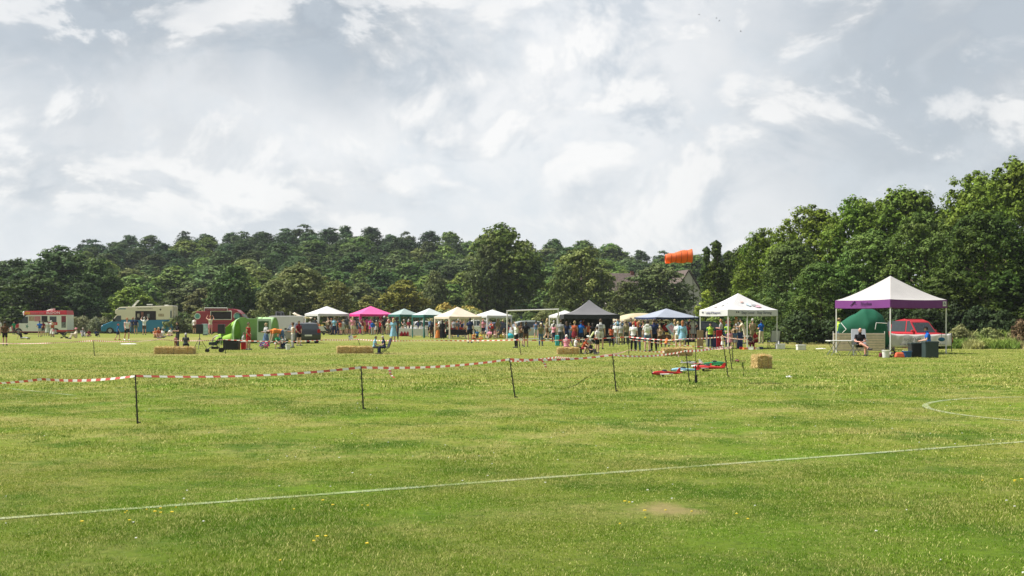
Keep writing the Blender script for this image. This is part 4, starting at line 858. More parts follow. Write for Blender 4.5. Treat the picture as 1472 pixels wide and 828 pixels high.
# the thicker crowd behind, between and under the gazebos
rc = random.Random(21); seen = set(); PLC = [(470, 562, 480.6, 28, 'in the crowd around the pink gazebo'), (614, 672, 484.5, 11, 'among the shoppers at the cream gazebo'), (690, 735, 484.5, 6, 'near the cars left of the goal'), (765, 800, 488, 4, 'standing inside the goal frame'),
  (806, 890, 490.5, 17, 'under the dark gazebo'), (884, 1000, 491.5, 18, 'at the beige and blue gazebos'), (1030, 1100, 494, 6, 'inside the white sponsor gazebo'), (578, 612, 482, 5, 'behind the tables of the green gazebos'), (440, 470, 479.3, 3, 'behind the white clothed table')]
wd_ = {'lgrey': 'light grey', 'dgrey': 'dark grey', 'royal': 'bright blue', 'hot': 'hot pink', 'denim': 'slate blue', 'sky': 'sky blue', 'pale': 'mint'}
for x0, x1, fy, n, where in PLC:
    for i in range(n):
        while True:
            tc_, bc_ = rc.choice(['black', 'navy', 'white', 'dgrey', 'grey', 'cream', 'maroon', 'pink', 'denim', 'khaki', 'lgrey', 'rust', 'sky', 'olive', 'royal', 'tan', 'red', 'brown']), rc.choice(['black', 'navy', 'dgrey', 'denim', 'khaki', 'cream', 'brown', 'lgrey'])
            if (tc_, bc_, where) not in seen: break
        seen.add((tc_, bc_, where)); bk = rc.choice(['trousers', 'trousers', 'shorts', 'skirt', 'shorts']); px = lerp(x0, x1, (i+.5)/n)+rc.uniform(-1.5, 1.5); D_ = F*H/(fy+rc.uniform(-1, 1)-HY); pn_ = rc.choice(['stand', 'relax', 'hold', 'walk', 'hips', 'phone', 'lean'])
        if pn_ in ('walk', 'lean') and bk == 'skirt': bk = 'shorts'
        P(px, 0, F*rc.uniform(1.52, 1.8)/D_, pn_, rc.choice([rc.uniform(140, 220), rc.uniform(-50, 50), rc.uniform(60, 120), rc.uniform(-120, -60)]), (rc.choice(['tee', 'tee', 'vest', 'long']), tc_), (bk, bc_), (rc.choice(['short', 'short', 'longhair', 'bun']), rc.choice(['dkh', 'brh', 'brh', 'blh', 'grh', 'gih'])),
          'person in %s top and %s %s %s' % (wd_.get(tc_, tc_), wd_.get(bc_, bc_), bk, where), rc.choice('ppptr'), D=D_)
# seated family on the middle bale
DB_ = F*H/(508.5-HY)
P(814, 506, 28, 'sit', 172, ('tee', 'pink'), ('trousers', 'pink'), ('short', 'whh'), 'white haired person in pink sitting on the middle straw bale', D=DB_-.2)
P(827, 508, 26, 'sit', 95, ('tee', 'white'), ('trousers', 'black'), ('short', 'brh'), 'person in white top and black trousers sitting on the middle straw bale', D=DB_-.1)
P(838, 506, 23, 'crouch', 60, ('tee', 'rust'), ('shorts', 'maroon'), ('short', 'brh'), 'child in rust red beside the seated white top', D=53.5)
P(843, 504, 25, 'crouch', 30, ('tee', 'lgrey'), ('trousers', 'black'), ('short', 'brh'), 'person in a white and green sun hat behind the seated family', D=56, hat=('hat', 'pale'))
P(849, 508, 17, 'knees', 60, ('tee', 'black'), ('trousers', 'dgrey'), ('short', 'brh'), 'dark clothed child sitting at the yellow pole', D=53)
# purple gazebo
P(1236, 511.5, 40.5, 'sitx', 8, ('tee', 'black'), ('shorts', 'black'), ('bald', 'brh'), 'bald person in black sitting cross legged under the purple gazebo', 'r', shoes='black')
P(1205.5, 497, 40, 'hips', 110, ('tee', 'teal'), ('shorts', 'denim'), ('short', 'brh'), 'marshal with a yellow vest and beige cap at the green inflatable', hat=('cap', 'tan'), vest='lime')
P(1335, 510, 41, 'sit', -80, ('tee', 'royal'), ('trousers', 'dgrey'), ('short', 'dkh'), 'person in bright blue tee and black cap behind the storage bins', hat=('cap', 'black'))
P(1274, 500, 26, 'sit', 60, ('tee', 'maroon'), ('shorts', 'khaki'), ('short', 'dkh'), 'person in maroon in the far camping chair of the purple gazebo', D=62)
# ------------------------------------------------------------------ gazebos
def fab(name, c, tr=.3): return pm(name, c, .8, var=.06, scale=1.5, bump=.25, spec=.2, trans=tr)
white_f = fab('white_canvas', (.70, .70, .71), .25); pink_f = fab('pink_canvas', (.82, .16, .42)); pinkv = fab('hot_pink_canvas', (.75, .04, .28)); greenA = fab('faded_green_canvas', (.42, .52, .51)); greenV = fab('dark_green_canvas', (.05, .19, .17))
pgreen = fab('pale_grey_green_canvas', (.60, .66, .66)); cream_f = fab('cream_canvas', (.78, .70, .58)); grey_f = fab('charcoal_canvas', (.155, .155, .165), .05); greyv = fab('black_canvas', (.035, .038, .045), .02)
blue_f = fab('grey_blue_canvas', (.40, .44, .53)); bluev = fab('navy_canvas', (.03, .045, .10), .05); beige_f = fab('beige_canvas', (.62, .55, .38)); purp = fab('purple_canvas', (.20, .055, .235), .15); offw = fab('off_white_canvas', (.49, .475, .47), .15)
metal_w = pm('white_painted_steel', (.68, .68, .66), .4, .1); metal_g = pm('grey_steel', (.32, .33, .34), .35, .7); metal_d = pm('dark_steel', (.03, .03, .035), .4, .4)
black_p = pm('black_plastic', (.012, .012, .013), .45); dark_m = pm('black_lettering', (.03, .03, .05), .7)
rubber = pm('tyre_rubber', (.02, .02, .02), .85); glass_m = pm('car_glass', (.03, .04, .045), .08, var=.1, spec=.8); rim_m = pm('wheel_rim', (.42, .43, .45), .3, .8)
def gazebo(label, cx, by, wpx, rot, peak, vt, vb, cm, vm, leg='thin', lm=None, conc=.07, rnd=None, cx_off=0., lw=.022, back=None, group='gazebos of the fair'):
    D0 = F*H/(by-HY); r_ = math.radians(rot); br_ = math.atan2(cx-CX, F); k = abs(math.cos(r_))+abs(math.sin(r_))
    sd = S(wpx, D0)/k; D = D0+sd*k/2*.9; sd = S(wpx, D)/k; hs = sd/2
    zt = Z(vt, D); zb = Z(vb, D-hs*.3); zp = Z(peak, D)
    t = thing('gazebo', label, 'gazebo', (X(cx, D), D, 0), r_-br_, group)
    n = 16; mb = MB()
    def hgt(u, v):
        m = max(abs(u), abs(v))
        return zt+(zp-zt)*((1-m)**(1+conc*4*.9) if not rnd else (1-m**2.2)) - .012*sd*abs(abs(u)-abs(v))*(m**2)
    vs = [(lerp(-hs, hs, i/n), lerp(-hs, hs, j/n), hgt(2*i/n-1, 2*j/n-1)) for i in range(n+1) for j in range(n+1)]
    fs = []
    for i in range(n):
        for j in range(n):
            q = (i*(n+1)+j, (i+1)*(n+1)+j, (i+1)*(n+1)+j+1, i*(n+1)+j+1); fs += [(q[0], q[1], q[2]), (q[0], q[2], q[3])] if (i-n/2+.5)*(j-n/2+.5) > 0 else [(q[0], q[1], q[3]), (q[1], q[2], q[3])]
    mb.add(vs, fs); o = mb.build('canopy', cm, t, bool(rnd)); md = o.modifiers.new('s', 'SOLIDIFY'); md.thickness = .006
    # valance: four hanging strips with gentle sag
    mb = MB(); m_ = 10
    for a in range(4):
        R = Matrix.Rotation(a*math.pi/2, 3, 'Z'); vs = []
        for i in range(m_+1):
            x = lerp(-hs-.01, hs+.01, i/m_); sg = .015*sd*math.sin(math.pi*i/m_)**.7; w_ = .012*math.sin(i*2.1+a)
            vs += [R @ V((x, -hs-.012+w_, zt-sg*.6+.005)), R @ V((x, -hs-.018+w_, zb-sg*.5))]
        mb.add(vs, [(2*i, 2*i+2, 2*i+3, 2*i+1) for i in range(m_)])
    o = mb.build('valance', vm, t); md = o.modifiers.new('s', 'SOLIDIFY'); md.thickness = .005
    for sx, sy in ((-1, -1), (1, -1), (1, 1), (-1, 1)):
        mb = MB(); q = hs-.03
        mb.box((sx*q, sy*q, (zt-.03)/2), (lw*2, lw*2, zt-.03)); mb.box((sx*q, sy*q, .006), (lw*5, lw*5, .012))
        o = mb.build('leg', lm or metal_w, t)
        if leg == 'curtain':
            c = MB(); c1 = .22*sd/3; vs = []
            for i in range(9):
                z = lerp(zt-.05, .05, i/8); ww = lerp(c1, .09, min(1, i/5)**.7) if i < 6 else .09+.02*(i-5)
                vs += [(sx*(q+.03), sy*(q+.03-ww), z), (sx*(q+.03), sy*(q+.03), z), (sx*(q+.03-ww), sy*(q+.03), z)]
            c.add(vs, [(3*i+a, 3*i+3+a, 3*i+4+a, 3*i+1+a) for i in range(8) for a in (0, 1)]); oo = c.build('leg_curtain', vm, t); md = oo.modifiers.new('s', 'SOLIDIFY'); md.thickness = .006
    mb = MB()
    for a in range(4):
        R = Matrix.Rotation(a*math.pi/2, 3, 'Z')
        for i in range(4):   # scissor frame under the eaves
            x0, x1 = lerp(-hs+.03, hs-.03, i/4), lerp(-hs+.03, hs-.03, (i+1)/4); mb.cyl(R @ V((x0, -hs+.05, zt-.35)), R @ V((x1, -hs+.05, zt-.12)), .012, None, 6); mb.cyl(R @ V((x0, -hs+.05, zt-.12)), R @ V((x1, -hs+.05, zt-.35)), .012, None, 6)
        pr_ = [R @ V((hs*m, hs*m, hgt(m, m)-.07)) for m in (.97, .75, .5, .25, .02)]; mb.tube(pr_, .012, 6)
    mb.build('roof_frame', lm or metal_w, t)
    if back is not None:
        mb = MB(); vs = []
        for i in range(13):
            x = lerp(-hs+.02, hs-.02, i/12); vs += [(x, hs-.02+.03*math.sin(i*1.9), zt-.06), (x, hs-.02+.05*math.sin(i*1.9), .05)]
        mb.add(vs, [(2*i, 2*i+2, 2*i+3, 2*i+1) for i in range(12)]); oo = mb.build('back_wall', back, t); md = oo.modifiers.new('s', 'SOLIDIFY'); md.thickness = .006
    return t, dict(D=D, hs=hs, zt=zt, zb=zb, zp=zp, rot=r_)
g1, i1 = gazebo('large gazebo with off white roof and purple valance on the right', 1280, 509.5, 152, 45, 396.5, 431.5, 442.6, offw, purp)
g2, i2 = gazebo('white sponsor gazebo with small coloured pictures on its roof', 1061, 502, 110, 31, 421.5, 445.5, 454, white_f, white_f)
# picture patches and lettering on the sponsor gazebo
def on_val(t, inf, face, s, size, mat, x=0, stretch=1., name='lettering'):
    a = {0: 0, 1: -math.pi/2, 3: math.pi/2}[face]; hs = inf['hs']; zc = (inf['zt']+inf['zb'])/2
    p = Matrix.Rotation(a, 3, 'Z') @ V((x, -hs-.042, zc)); return text(s, size, mat, t, p, (math.pi/2, 0, a), name, stretch)
txtn = pm('navy_lettering', (.05, .055, .12), .7)
on_val(g2, i2, 0, 'Stay Local - Stay Strong', .20, txtn, .2); on_val(g2, i2, 1, 'Lettings & Management', .17, txtn, 0)
for a, xs in ((0, (-1.05, -.93)), (-math.pi/2, (-1.2, -1.1))):
    for x_ in xs:
        p = Matrix.Rotation(a, 3, 'Z') @ V((x_, -i2['hs']-.042, (i2['zt']+i2['zb'])/2+.03)); mb = MB(); mb.sph((0, 0, 0), (.035, .006, .05), 8, 6); o = mb.build('printed_mark', dark_m, g2); o.location = p; o.rotation_euler = (0, 0, a)
def roof_patch(t, inf, a, u, v, r1, r2, mat, seed):
    """flat printed blot lying on a roof face: u along the eave, v up the slope (0..1)"""
    rr = random.Random(seed); hs = inf['hs']; vs = []
    def pt(uu, vv):
        m = 1-vv; z = inf['zt']+(inf['zp']-inf['zt'])*(1-m)**1.252; return Matrix.Rotation(a, 3, 'Z') @ V((uu*m*hs, -m*hs-.03, z+.025))
    n = 14
    for i in range(n):
        an = 6.283*i/n; k = rr.uniform(.7, 1.15); vs.append(pt(u+math.cos(an)*r1*k, v+math.sin(an)*r2*k))
    mb = MB(); mb.add(vs, [tuple(range(n))]); mb.build('printed_picture', mat, t)
for a, u, v, r1, r2, c, k in ((0, .05, .38, .20, .12, 'sky', 1), (0, .35, .34, .18, .09, 'navy', 2), (0, .45, .24, .22, .06, 'hot', 3), (0, -.3, .52, .2, .07, 'rust', 4), (0, .6, .34, .1, .07, 'pink', 5),
                         (-math.pi/2, .1, .34, .22, .07, 'dgrey', 6), (-math.pi/2, -.35, .24, .25, .05, 'maroon', 7), (-math.pi/2, .3, .46, .18, .05, 'lgrey', 8)):
    roof_patch(g2, i2, a, u, v, r1*.8, r2*.8, pm('print_'+c, tuple(lerp(.62, q, .45) for q in CO[c]), .7, var=.4, scale=7), k)
purpd = pm('dark_purple_lettering', (.05, .01, .08), .7)
on_val(g1, i1, 1, 'Rhythm', .23, purpd, .3, name='lettering')
sx = MB(); sx.cyl((-.2, 0, -.08), (.12, 0, .12), .012, .03, 6); sx.cyl((-.05, 0, .1), (.2, 0, -.02), .02, .01, 6); o = sx.build('printed_mark', purpd, g1); o.rotation_euler = (0, 0, -math.pi/2); o.location = Matrix.Rotation(-math.pi/2, 3, 'Z') @ V((-.55, -i1['hs']-.042, (i1['zt']+i1['zb'])/2))
mb = MB(); mb.box((0, 0, 0), (.23, .006, .23)); o = mb.build('white_badge', white_f, g1); o.location = (i1['hs']-.2, -i1['hs']-.04, (i1['zt']+i1['zb'])/2)
text('A', .2, txtn, o, (0, -.006, 0), (math.pi/2, 0, 0), 'letter')
gazebo('white gazebo over the white clothed table on the left', 470, 480, 63, 24, 440, 451, 454, white_f, white_f, 'curtain', conc=.03)
gazebo('bright pink gazebo with hot pink valance', 533, 480, 64, 20, 440, 451.5, 454.5, pink_f, pinkv, 'curtain', conc=.03)
gazebo('faded green gazebo right of the pink one', 581, 481, 46, 30, 443.5, 452, 455, greenA, greenV, 'curtain', conc=.03, lm=metal_d)
gazebo('pale grey green gazebo with dark green valance', 617, 486, 50, 28, 443, 452.5, 456, pgreen, greenV, 'curtain', conc=.03, lm=metal_d)
gazebo('cream gazebo with curtained legs over the clothes stall', 658, 487, 68, 26, 441, 455, 458, cream_f, cream_f, 'curtain', conc=.04)
gazebo('white gazebo before the white car, left of the goal', 708, 486, 56, 30, 445, 453.5, 456.3, white_f, white_f, 'curtain', conc=.03)
gazebo('small white gazebo half hidden behind the dark one', 812, 485, 46, 20, 446, 453.5, 456.5, white_f, white_f, 'curtain', conc=.03)
gazebo('beige round topped gazebo behind the blue one', 920, 487, 84, 18, 450, 459.5, 461.5, beige_f, beige_f, 'thin', rnd=True)
gazebo('dark grey pointed gazebo with black valance', 847, 493, 86, 6, 431, 452, 458, grey_f, greyv, 'thin', conc=.22, back=greyv, lm=metal_d)
gazebo('grey blue gazebo with navy legs', 958, 492, 92, 28, 443.5, 456, 458.5, blue_f, bluev, 'thin', conc=.02, lm=metal_d, lw=.045)
# cream awning sail stretched left of the white gazebo
D = 112; mb = MB(); vs = []
for i in range(9):
    for j in range(5):
        u, v = i/8, j/4; vs.append((lerp(X(417, D), X(444, D), u), D+v*2.2, lerp(Z(448.5, D), Z(456, D), u**.8)-.25*math.sin(math.pi*v)*.5-.12*math.sin(math.pi*u)))
mb.add([(a-X(430, D), b-D, c) for a, b, c in vs], [(i*5+j, i*5+5+j, i*5+6+j, i*5+j+1) for i in range(8) for j in range(4)])
t = thing('sail_awning', 'cream sail awning stretched between pole and white gazebo', 'awning', (X(430, D), D, 0)); o = mb.build('sail', cream_f, t, True); md = o.modifiers.new('s', 'SOLIDIFY'); md.thickness = .006
mb = MB(); mb.cyl((X(417, D)-X(430, D), 0, 0), (X(417, D)-X(430, D), 0, Z(447.5, D)), .03); mb.cyl((X(417, D)-X(430, D), 2.2, 0), (X(417, D)-X(430, D), 2.2, Z(448.5, D)), .03); mb.build('pole', metal_w, t)

# ------------------------------------------------------------------ vehicles
def wheel(par, x, y, r, wd, side):
    mb = MB(); mb.cyl((x, y-wd/2, r), (x, y+wd/2, r), r, None, 22); w_ = mb.build('wheel', rubber, par, False)
    m2 = MB(); yy = y+side*(wd/2+.004); m2.cyl((x, yy-side*.03, r), (x, yy, r), r*.62, None, 18); m2.cyl((x, yy, r), (x, yy+side*.012, r), r*.18, None, 10)
    for k in range(5):
        a = 6.283*k/5; m2.box((x+math.cos(a)*r*.38, yy+side*.006, r+math.sin(a)*r*.38), (r*.42, .012, r*.12), M=Matrix.Rotation(-a, 3, 'Y'))
    m2.build('rim', rim_m, w_)
def arches(prof, x0, r, zb, n=8):
    return [(x0+r*math.cos(math.pi*(1-i/n)), zb+r*math.sin(math.pi*(1-i/n))) for i in range(n+1)]
def carm(name, c): return pm('paint_'+name, c, .28, .15, var=.03, scale=2, spec=.6)
def car(label, cx, by, Lm, paint, yaw, h=1.48, W=1.78, kind='hatch', group='cars parked behind the stalls', cat='car', D=None):
    """front towards +x before yaw; side profile polygons in xz"""
    D = F*H/(by-HY) if D is None else D; t = thing('parked_car' if kind != 'van' else 'parked_van', label, cat, (X(cx, D), D, 0), math.radians(yaw)-math.atan2(cx-CX, F), group)
    L2 = Lm/2; zb = .22; wr = .31 if kind != 'van' else .34; wf, wb = L2-.82, -L2+.80; belt = .90 if kind != 'van' else 1.15; s = h/1.48
    low = [(-L2, .35), (-L2+.06, zb)]+arches(None, wb, wr+.06, zb)+arches(None, wf, wr+.06, zb)+[(L2-.1, zb), (L2, .38), (L2-.02, .62), (L2-.25, .80)]
    if kind == 'van': low += [(L2-.75, 1.08), (-L2+.0, belt), (-L2-.02, .6)]
    else: low += [(L2-1.15, belt), (-L2+.08, belt+.04), (-L2-.02, .6)]
    mb = MB(); mb.prism(low, -W/2, W/2); bevel(mb.build('body', paint, t), .05, 2)
    if kind == 'van': gh = [(L2-.85, belt-.1), (L2-1.75, h-.03), (L2-2.0, h), (-L2+.12, h), (-L2+.0, h-.12), (-L2-.0, belt-.02)]
    elif kind == 'estate': gh = [(L2-1.1, belt-.03), (L2-1.85, h-.06), (L2-2.2, h), (-L2+.75, h-.02), (-L2+.45, h-.08), (-L2+.10, belt+.01)]
    elif kind == 'beetle': gh = [(L2-1.05, belt-.05), (L2-1.55, h-.18), (L2-2.0, h-.02), (-L2+1.75, h), (-L2+1.05, h-.12), (-L2+.45, belt+.12), (-L2+.25, belt)]
    else: gh = [(L2-1.05, belt-.03), (L2-1.85, h-.07), (L2-2.25, h), (-L2+.95, h-.03), (-L2+.5, h-.14), (-L2+.12, belt+.01)]
    n = len(gh); ins = .13 if kind != 'van' else .07
    def gv(y_s): return [(x, y_s*(W/2-.03-ins*max(0, min(1, (z-belt)/(h-belt)))), z) for x, z in gh]
    mb = MB(); mb.add(gv(-1)+gv(1), [(i, (i+1) % n, n+(i+1) % n, n+i) for i in range(n)]+[tuple(range(n-1, -1, -1)), tuple(range(n, 2*n))]); bevel(mb.build('cabin', paint, t), .04, 2)
    # side windows: inset polygons proud of the cabin
    z0, z1 = belt+.05, h-.13; xf = lambda z: np.interp(z, [belt, h-.05], [gh[0][0], gh[1][0]]); rear_x = gh[-1][0]; rx = lambda z: np.interp(z, [belt, h-.1], [gh[-1][0], gh[-2][0]])
    if kind == 'van': segs = [(xf(z0)-.95, None)]
    else: segs = [(.05, None), (-.98 if kind != 'beetle' else -.6, .0)]
    for sd_ in (-1, 1):
        yy = lambda z: sd_*(W/2-.03-ins*(z-belt)/(h-belt)+.007)
        panes = [[(xf(z0)-.12, z0), (xf(z1)-.12, z1), (.06 if kind != 'van' else xf(z1)-.55, z1), (.06 if kind != 'van' else xf(z1)-.55, z0)]]
        if kind != 'van': panes.append([(-.02, z0), (-.02, z1), (-1.0, z1), (-1.0, z0)]); panes.append([(-1.08, z0), (-1.08, z1), (max(rx(z1)+.12, -L2+.4), z1-.03), (rx(z0)+.14, z0)])
        for pn_ in panes:
            mb = MB(); mb.add([(x, yy(z), z) for x, z in pn_]+[(x, yy(z)-sd_*.02, z) for x, z in pn_], [(0, 1, 2, 3), (7, 6, 5, 4), (0, 4, 5, 1), (1, 5, 6, 2), (2, 6, 7, 3), (3, 7, 4, 0)]); mb.build('side_window', glass_m, t)
        for x_ in (.35, -.65) if kind != 'van' else (L2-2.0,):
            mb = MB(); mb.box((x_, sd_*(W/2+.012), belt-.12), (.17, .03, .03)); mb.build('door_handle', black_p, t)
        mb = MB(); mb.box((xf(z0)-.18, sd_*(W/2+.07), belt+.08), (.12, .16, .13)); bevel(mb.build('wing_mirror', paint, t), .03)
        for xw in (wf, wb): wheel(t, xw, sd_*(W/2-.11), wr, .2, sd_)
        mb = MB(); mb.sph((L2-.11, sd_*(W/2-.26), .68), (.13, .17, .085), 12, 8); mb.build('headlight', pm('lamp_glass', (.7, .72, .74), .12, spec=.8), t, True)
        mb = MB(); mb.box((-L2+.01, sd_*(W/2-.14), .85 if kind != 'van' else 1.2), (.07, .2, .26 if kind != 'van' else .45)); bevel(mb.build('tail_light', pm('red_lamp', (.35, .01, .01), .15), t), .02)
    def scr(p0, p1, nm, off):
        (xa, za), (xb, zb_) = p0, p1; wa = W/2-.03-ins*max(0, (za-belt)/(h-belt))-.09; wb_ = W/2-.03-ins*max(0, (zb_-belt)/(h-belt))-.09
        d = V((xb-xa, 0, zb_-za)).normalized(); nn = V((d.z, 0, -d.x)); nn = nn if nn.x*off > 0 else -nn; q0 = V((xa, 0, za))+d*.06+nn*.010; q1 = V((xb, 0, zb_))-d*.06+nn*.010
        mb = MB(); vs = [q0+V((0, -wa, 0)), q0+V((0, wa, 0)), q1+V((0, wb_, 0)), q1+V((0, -wb_, 0))]; vs += [v-nn*.02 for v in vs]
        mb.add(vs, [(0, 1, 2, 3), (7, 6, 5, 4), (0, 4, 5, 1), (1, 5, 6, 2), (2, 6, 7, 3), (3, 7, 4, 0)]); mb.build(nm, glass_m, t)
    scr(gh[0], gh[1], 'windscreen', 1); 
    a_, b_ = (gh[-1], gh[-2]) if kind != 'van' else ((-L2+.0, belt+.2), (-L2+.0, h-.2)); scr(a_, b_, 'rear_window', -1)
    mb = MB(); mb.box((L2+.0, 0, .42), (.06, .5, .11)); mb.box((-L2-.03, 0, .55), (.02, .5, .11)); mb.build('number_plate', pm('plate_white', (.7, .7, .65), .5), t)
    mb = MB(); mb.box((L2-.05, 0, .5), (.10, W*.5, .16)); mb.build('grille', black_p, t)
    return t
car('silver camper van behind the green awning with roof box', 398, 487, 4.6, carm('silver', (.62, .62, .62)), 176, h=1.95, W=1.9, kind='van', group='vans behind the awning', cat='van')
t = car('dark grey estate car parked right of the silver van', 433, 493, 3.9, carm('charcoal', (.045, .05, .055)), 104, h=1.42, kind='estate')
car('white van parked behind the faded green gazebo', 586, 478, 4.4, carm('white', (.78, .78, .78)), 172, h=1.9, kind='van', cat='van')
car('white hatchback parked behind the grey green gazebo', 614, 479, 4.0, carm('white', (.78, .78, .78)), 10, h=1.5)
car('white estate car parked behind the white gazebo near the goal', 696, 480, 4.4, carm('white', (.78, .78, .78)), 8, h=1.62, kind='hatch')
car('dark blue van parked between white car and goal', 729, 478, 4.5, carm('navy', (.02, .03, .10)), 185, h=2.0, kind='van', cat='van')
car('dark blue hatchback with red sticker left of the goal', 722, 484, 3.6, carm('darkblue', (.025, .035, .09)), 25, h=1.4)
car('silver green people carrier seen through the goal', 768, 486, 4.3, carm('silvergreen', (.42, .47, .48)), 12, h=1.55, kind='hatch')
car('black estate car parked beside the blue gazebo', 1018, 491, 4.4, carm('black', (.012, .016, .022)), 12, h=1.5, kind='estate')
car('red rounded car behind the white banner of the purple gazebo', 1316, 500.5, 3.7, carm('red', (.50, .02, .035)), -40, h=1.68, kind='beetle')
# roof box on the camper
D = F*H/(487-HY); t = thing('roof_box', 'black bundle strapped on the roof of the silver van', 'roof box', (X(402, D), D, 1.93)); mb = MB(); mb.box((0, 0, .2), (.75, .8, .34), taper=.8); o = bevel(mb.build('box', black_p, t), .1, 3); mb = MB(); mb.box((-.2, 0, .21), (.04, .86, .4), taper=.85); mb.box((.2, 0, .21), (.04, .86, .4), taper=.85); mb.build('strap', metal_g, t)

def catering(label, name, cx, by, Lpx, paint, roofm, htop, facing, W=2.1):
    D = F*H/(by-HY); Lm = S(Lpx, D); h = Z(htop, D+0)
    t = thing(name, label, 'van', (X(cx, D+W/2), D+W/2, 0), 0 if facing > 0 else math.pi); return t, D, Lm, h
# --- ice cream van, cab to the left
D = F*H/(480.9-HY); W = 2.0; Lm = S(82, D); h = Z(447, D); L2 = Lm/2
wh = carm('cream_white', (.74, .76, .74)); rd = carm('van_red', (.50, .02, .03)); yl = pm('yellow_panel', (.72, .33, .04), .5); pnk = pm('pink_panel', (.50, .22, .25), .6)
t = thing('ice_cream_van', 'red and white ice cream van with a cone sign on the left', 'ice cream van', (X(60.5, D+W/2), D+W/2, 0), 0)
fr, rr = -L2+.95, L2-1.25; wr = .34
low = [(-L2, .32), (-L2+.02, .28)]+arches(None, fr, .42, .28)+arches(None, rr, .42, .28)+[(L2, .28), (L2, h-.42), (-L2+2.0, h-.42), (-L2+1.75, h-.50), (-L2+1.05, 1.22), (-L2+.15, .88), (-L2, .78)]
mb = MB(); mb.prism(low, -W/2, W/2); bevel(mb.build('body', wh, t), .06, 2)
mb = MB(); mb.add([(-L2+1.55, -W/2-.04, h-.42), (L2+.02, -W/2-.04, h-.42), (L2+.02, W/2+.04, h-.42), (-L2+1.55, W/2+.04, h-.42), (-L2+1.65, -W/2+.04, h-.02), (L2-.05, -W/2+.04, h+.05), (L2-.05, W/2-.04, h+.05), (-L2+1.65, W/2-.04, h-.02)], [(3, 2, 1, 0), (4, 5, 6, 7), (0, 1, 5, 4), (1, 2, 6, 5), (2, 3, 7, 6), (3, 0, 4, 7)]); rf = bevel(mb.build('roof_sign', rd, t), .03)
def splat(par, name, m, x0, x1, z0, z1, y, th=.014):
    mb = MB(); mb.box(((x0+x1)/2, y, (z0+z1)/2), (x1-x0, th, z1-z0)); return mb.build(name, m, par)
ys = -W/2
tl = math.atan2(.08, .43)
text('ELDON', .36, wh, rf, (L2-1.5, -W/2-.022, h-.20), (math.pi/2-tl, 0, 0), stretch=1.25); text('DAIRY ICES', .2, pnk, rf, (-.1, -W/2-.016, h-.23), (math.pi/2-tl, 0, 0), stretch=1.4)
splat(rf, 'yellow_panel', yl, -L2+1.66, -L2+2.25, h-.38, h-.08, -W/2-.03, .03)
mb = MB(); mb.sph((-L2+1.42, -W/2+.3, h-.22), (.12, .12, .17), 10, 8); mb.cyl((-L2+1.42, -W/2+.3, h-.58), (-L2+1.42, -W/2+.3, h-.3), .02, .11, 10); mb.build('cone_sign', wh, t, True)
mb = MB(); mb.add([(0, -.35, 0), (.75, -.35, 0), (.75, .35, 0), (0, .35, 0), (.25, -.3, .14), (.8, -.3, .28), (.8, .3, .28), (.25, .3, .14)], [(3, 2, 1, 0), (4, 5, 6, 7), (0, 1, 5, 4), (1, 2, 6, 5), (2, 3, 7, 6), (3, 0, 4, 7)]); o = mb.build('roof_vent', pm('vent_white', (.7, .72, .66), .5), t); o.location = (.55, 0, h)
mb = MB(); mb.add([(-L2+1.10, ys-.008, 1.24), (-L2+1.62, ys-.008, h-.62), (-L2+2.0, ys-.008, h-.62), (-L2+2.0, ys-.008, 1.24)]+[(-L2+1.10, ys+.02, 1.24), (-L2+1.62, ys+.02, h-.62), (-L2+2.0, ys+.02, h-.62), (-L2+2.0, ys+.02, 1.24)], [(0, 1, 2, 3), (7, 6, 5, 4), (0, 4, 5, 1), (1, 5, 6, 2), (2, 6, 7, 3), (3, 7, 4, 0)]); mb.build('cab_window', glass_m, t)
mb = MB(); d = V((.70, 0, h-.50-1.22)); nn = V((-d.z, 0, d.x)).normalized()*.012; a = V((-L2+1.05, 0, 1.22))+d*.06+nn; b = V((-L2+1.05, 0, 1.22))+d*.92+nn; vs = [a+V((0, -W/2+.15, 0)), a+V((0, W/2-.15, 0)), b+V((0, W/2-.15, 0)), b+V((0, -W/2+.15, 0))]; mb.add(vs+[v-nn*2 for v in vs], [(0, 1, 2, 3), (7, 6, 5, 4), (0, 4, 5, 1), (1, 5, 6, 2), (2, 6, 7, 3), (3, 7, 4, 0)]); mb.build('windscreen', glass_m, t)
mb = MB(); d = V((.9, 0, .34)); nn = V((-d.z, 0, d.x)).normalized()*.014; a = V((-L2+.15, 0, .88))+nn; b = V((-L2+1.05, 0, 1.22))+nn; vs = [a+V((0, -W/2+.02, 0)), a+V((0, W/2-.02, 0)), b+V((0, W/2-.02, 0)), b+V((0, -W/2+.02, 0))]; mb.add(vs+[v-nn*2 for v in vs], [(0, 1, 2, 3), (7, 6, 5, 4), (0, 4, 5, 1), (1, 5, 6, 2), (2, 6, 7, 3), (3, 7, 4, 0)]); mb.build('bonnet', rd, t)
mb = MB(); pf = [(-L2+.12, .85), (-L2+1.0, 1.18), (-L2+.98, .75), (-L2+.55, .7), (-L2+.45, .35), (-L2+.3, .35)]; mb.prism(pf, ys-.01, ys+.02); mb.build('wing_panel', rd, t)
mb = MB(); mb.box((-L2+.0, 0, .48), (.16, W-.05, .34)); bevel(mb.build('bumper', pm('pale_bumper', (.55, .62, .66), .5), t), .05)
hw = splat(t, 'serving_hatch', pm('dark_inside', (.02, .015, .015), .8), .35, 1.0, 1.35, h-.55, ys-.002)
wn2 = splat(t, 'side_window', glass_m, 1.25, 2.0, h-1.25, h-.6, ys-.004)
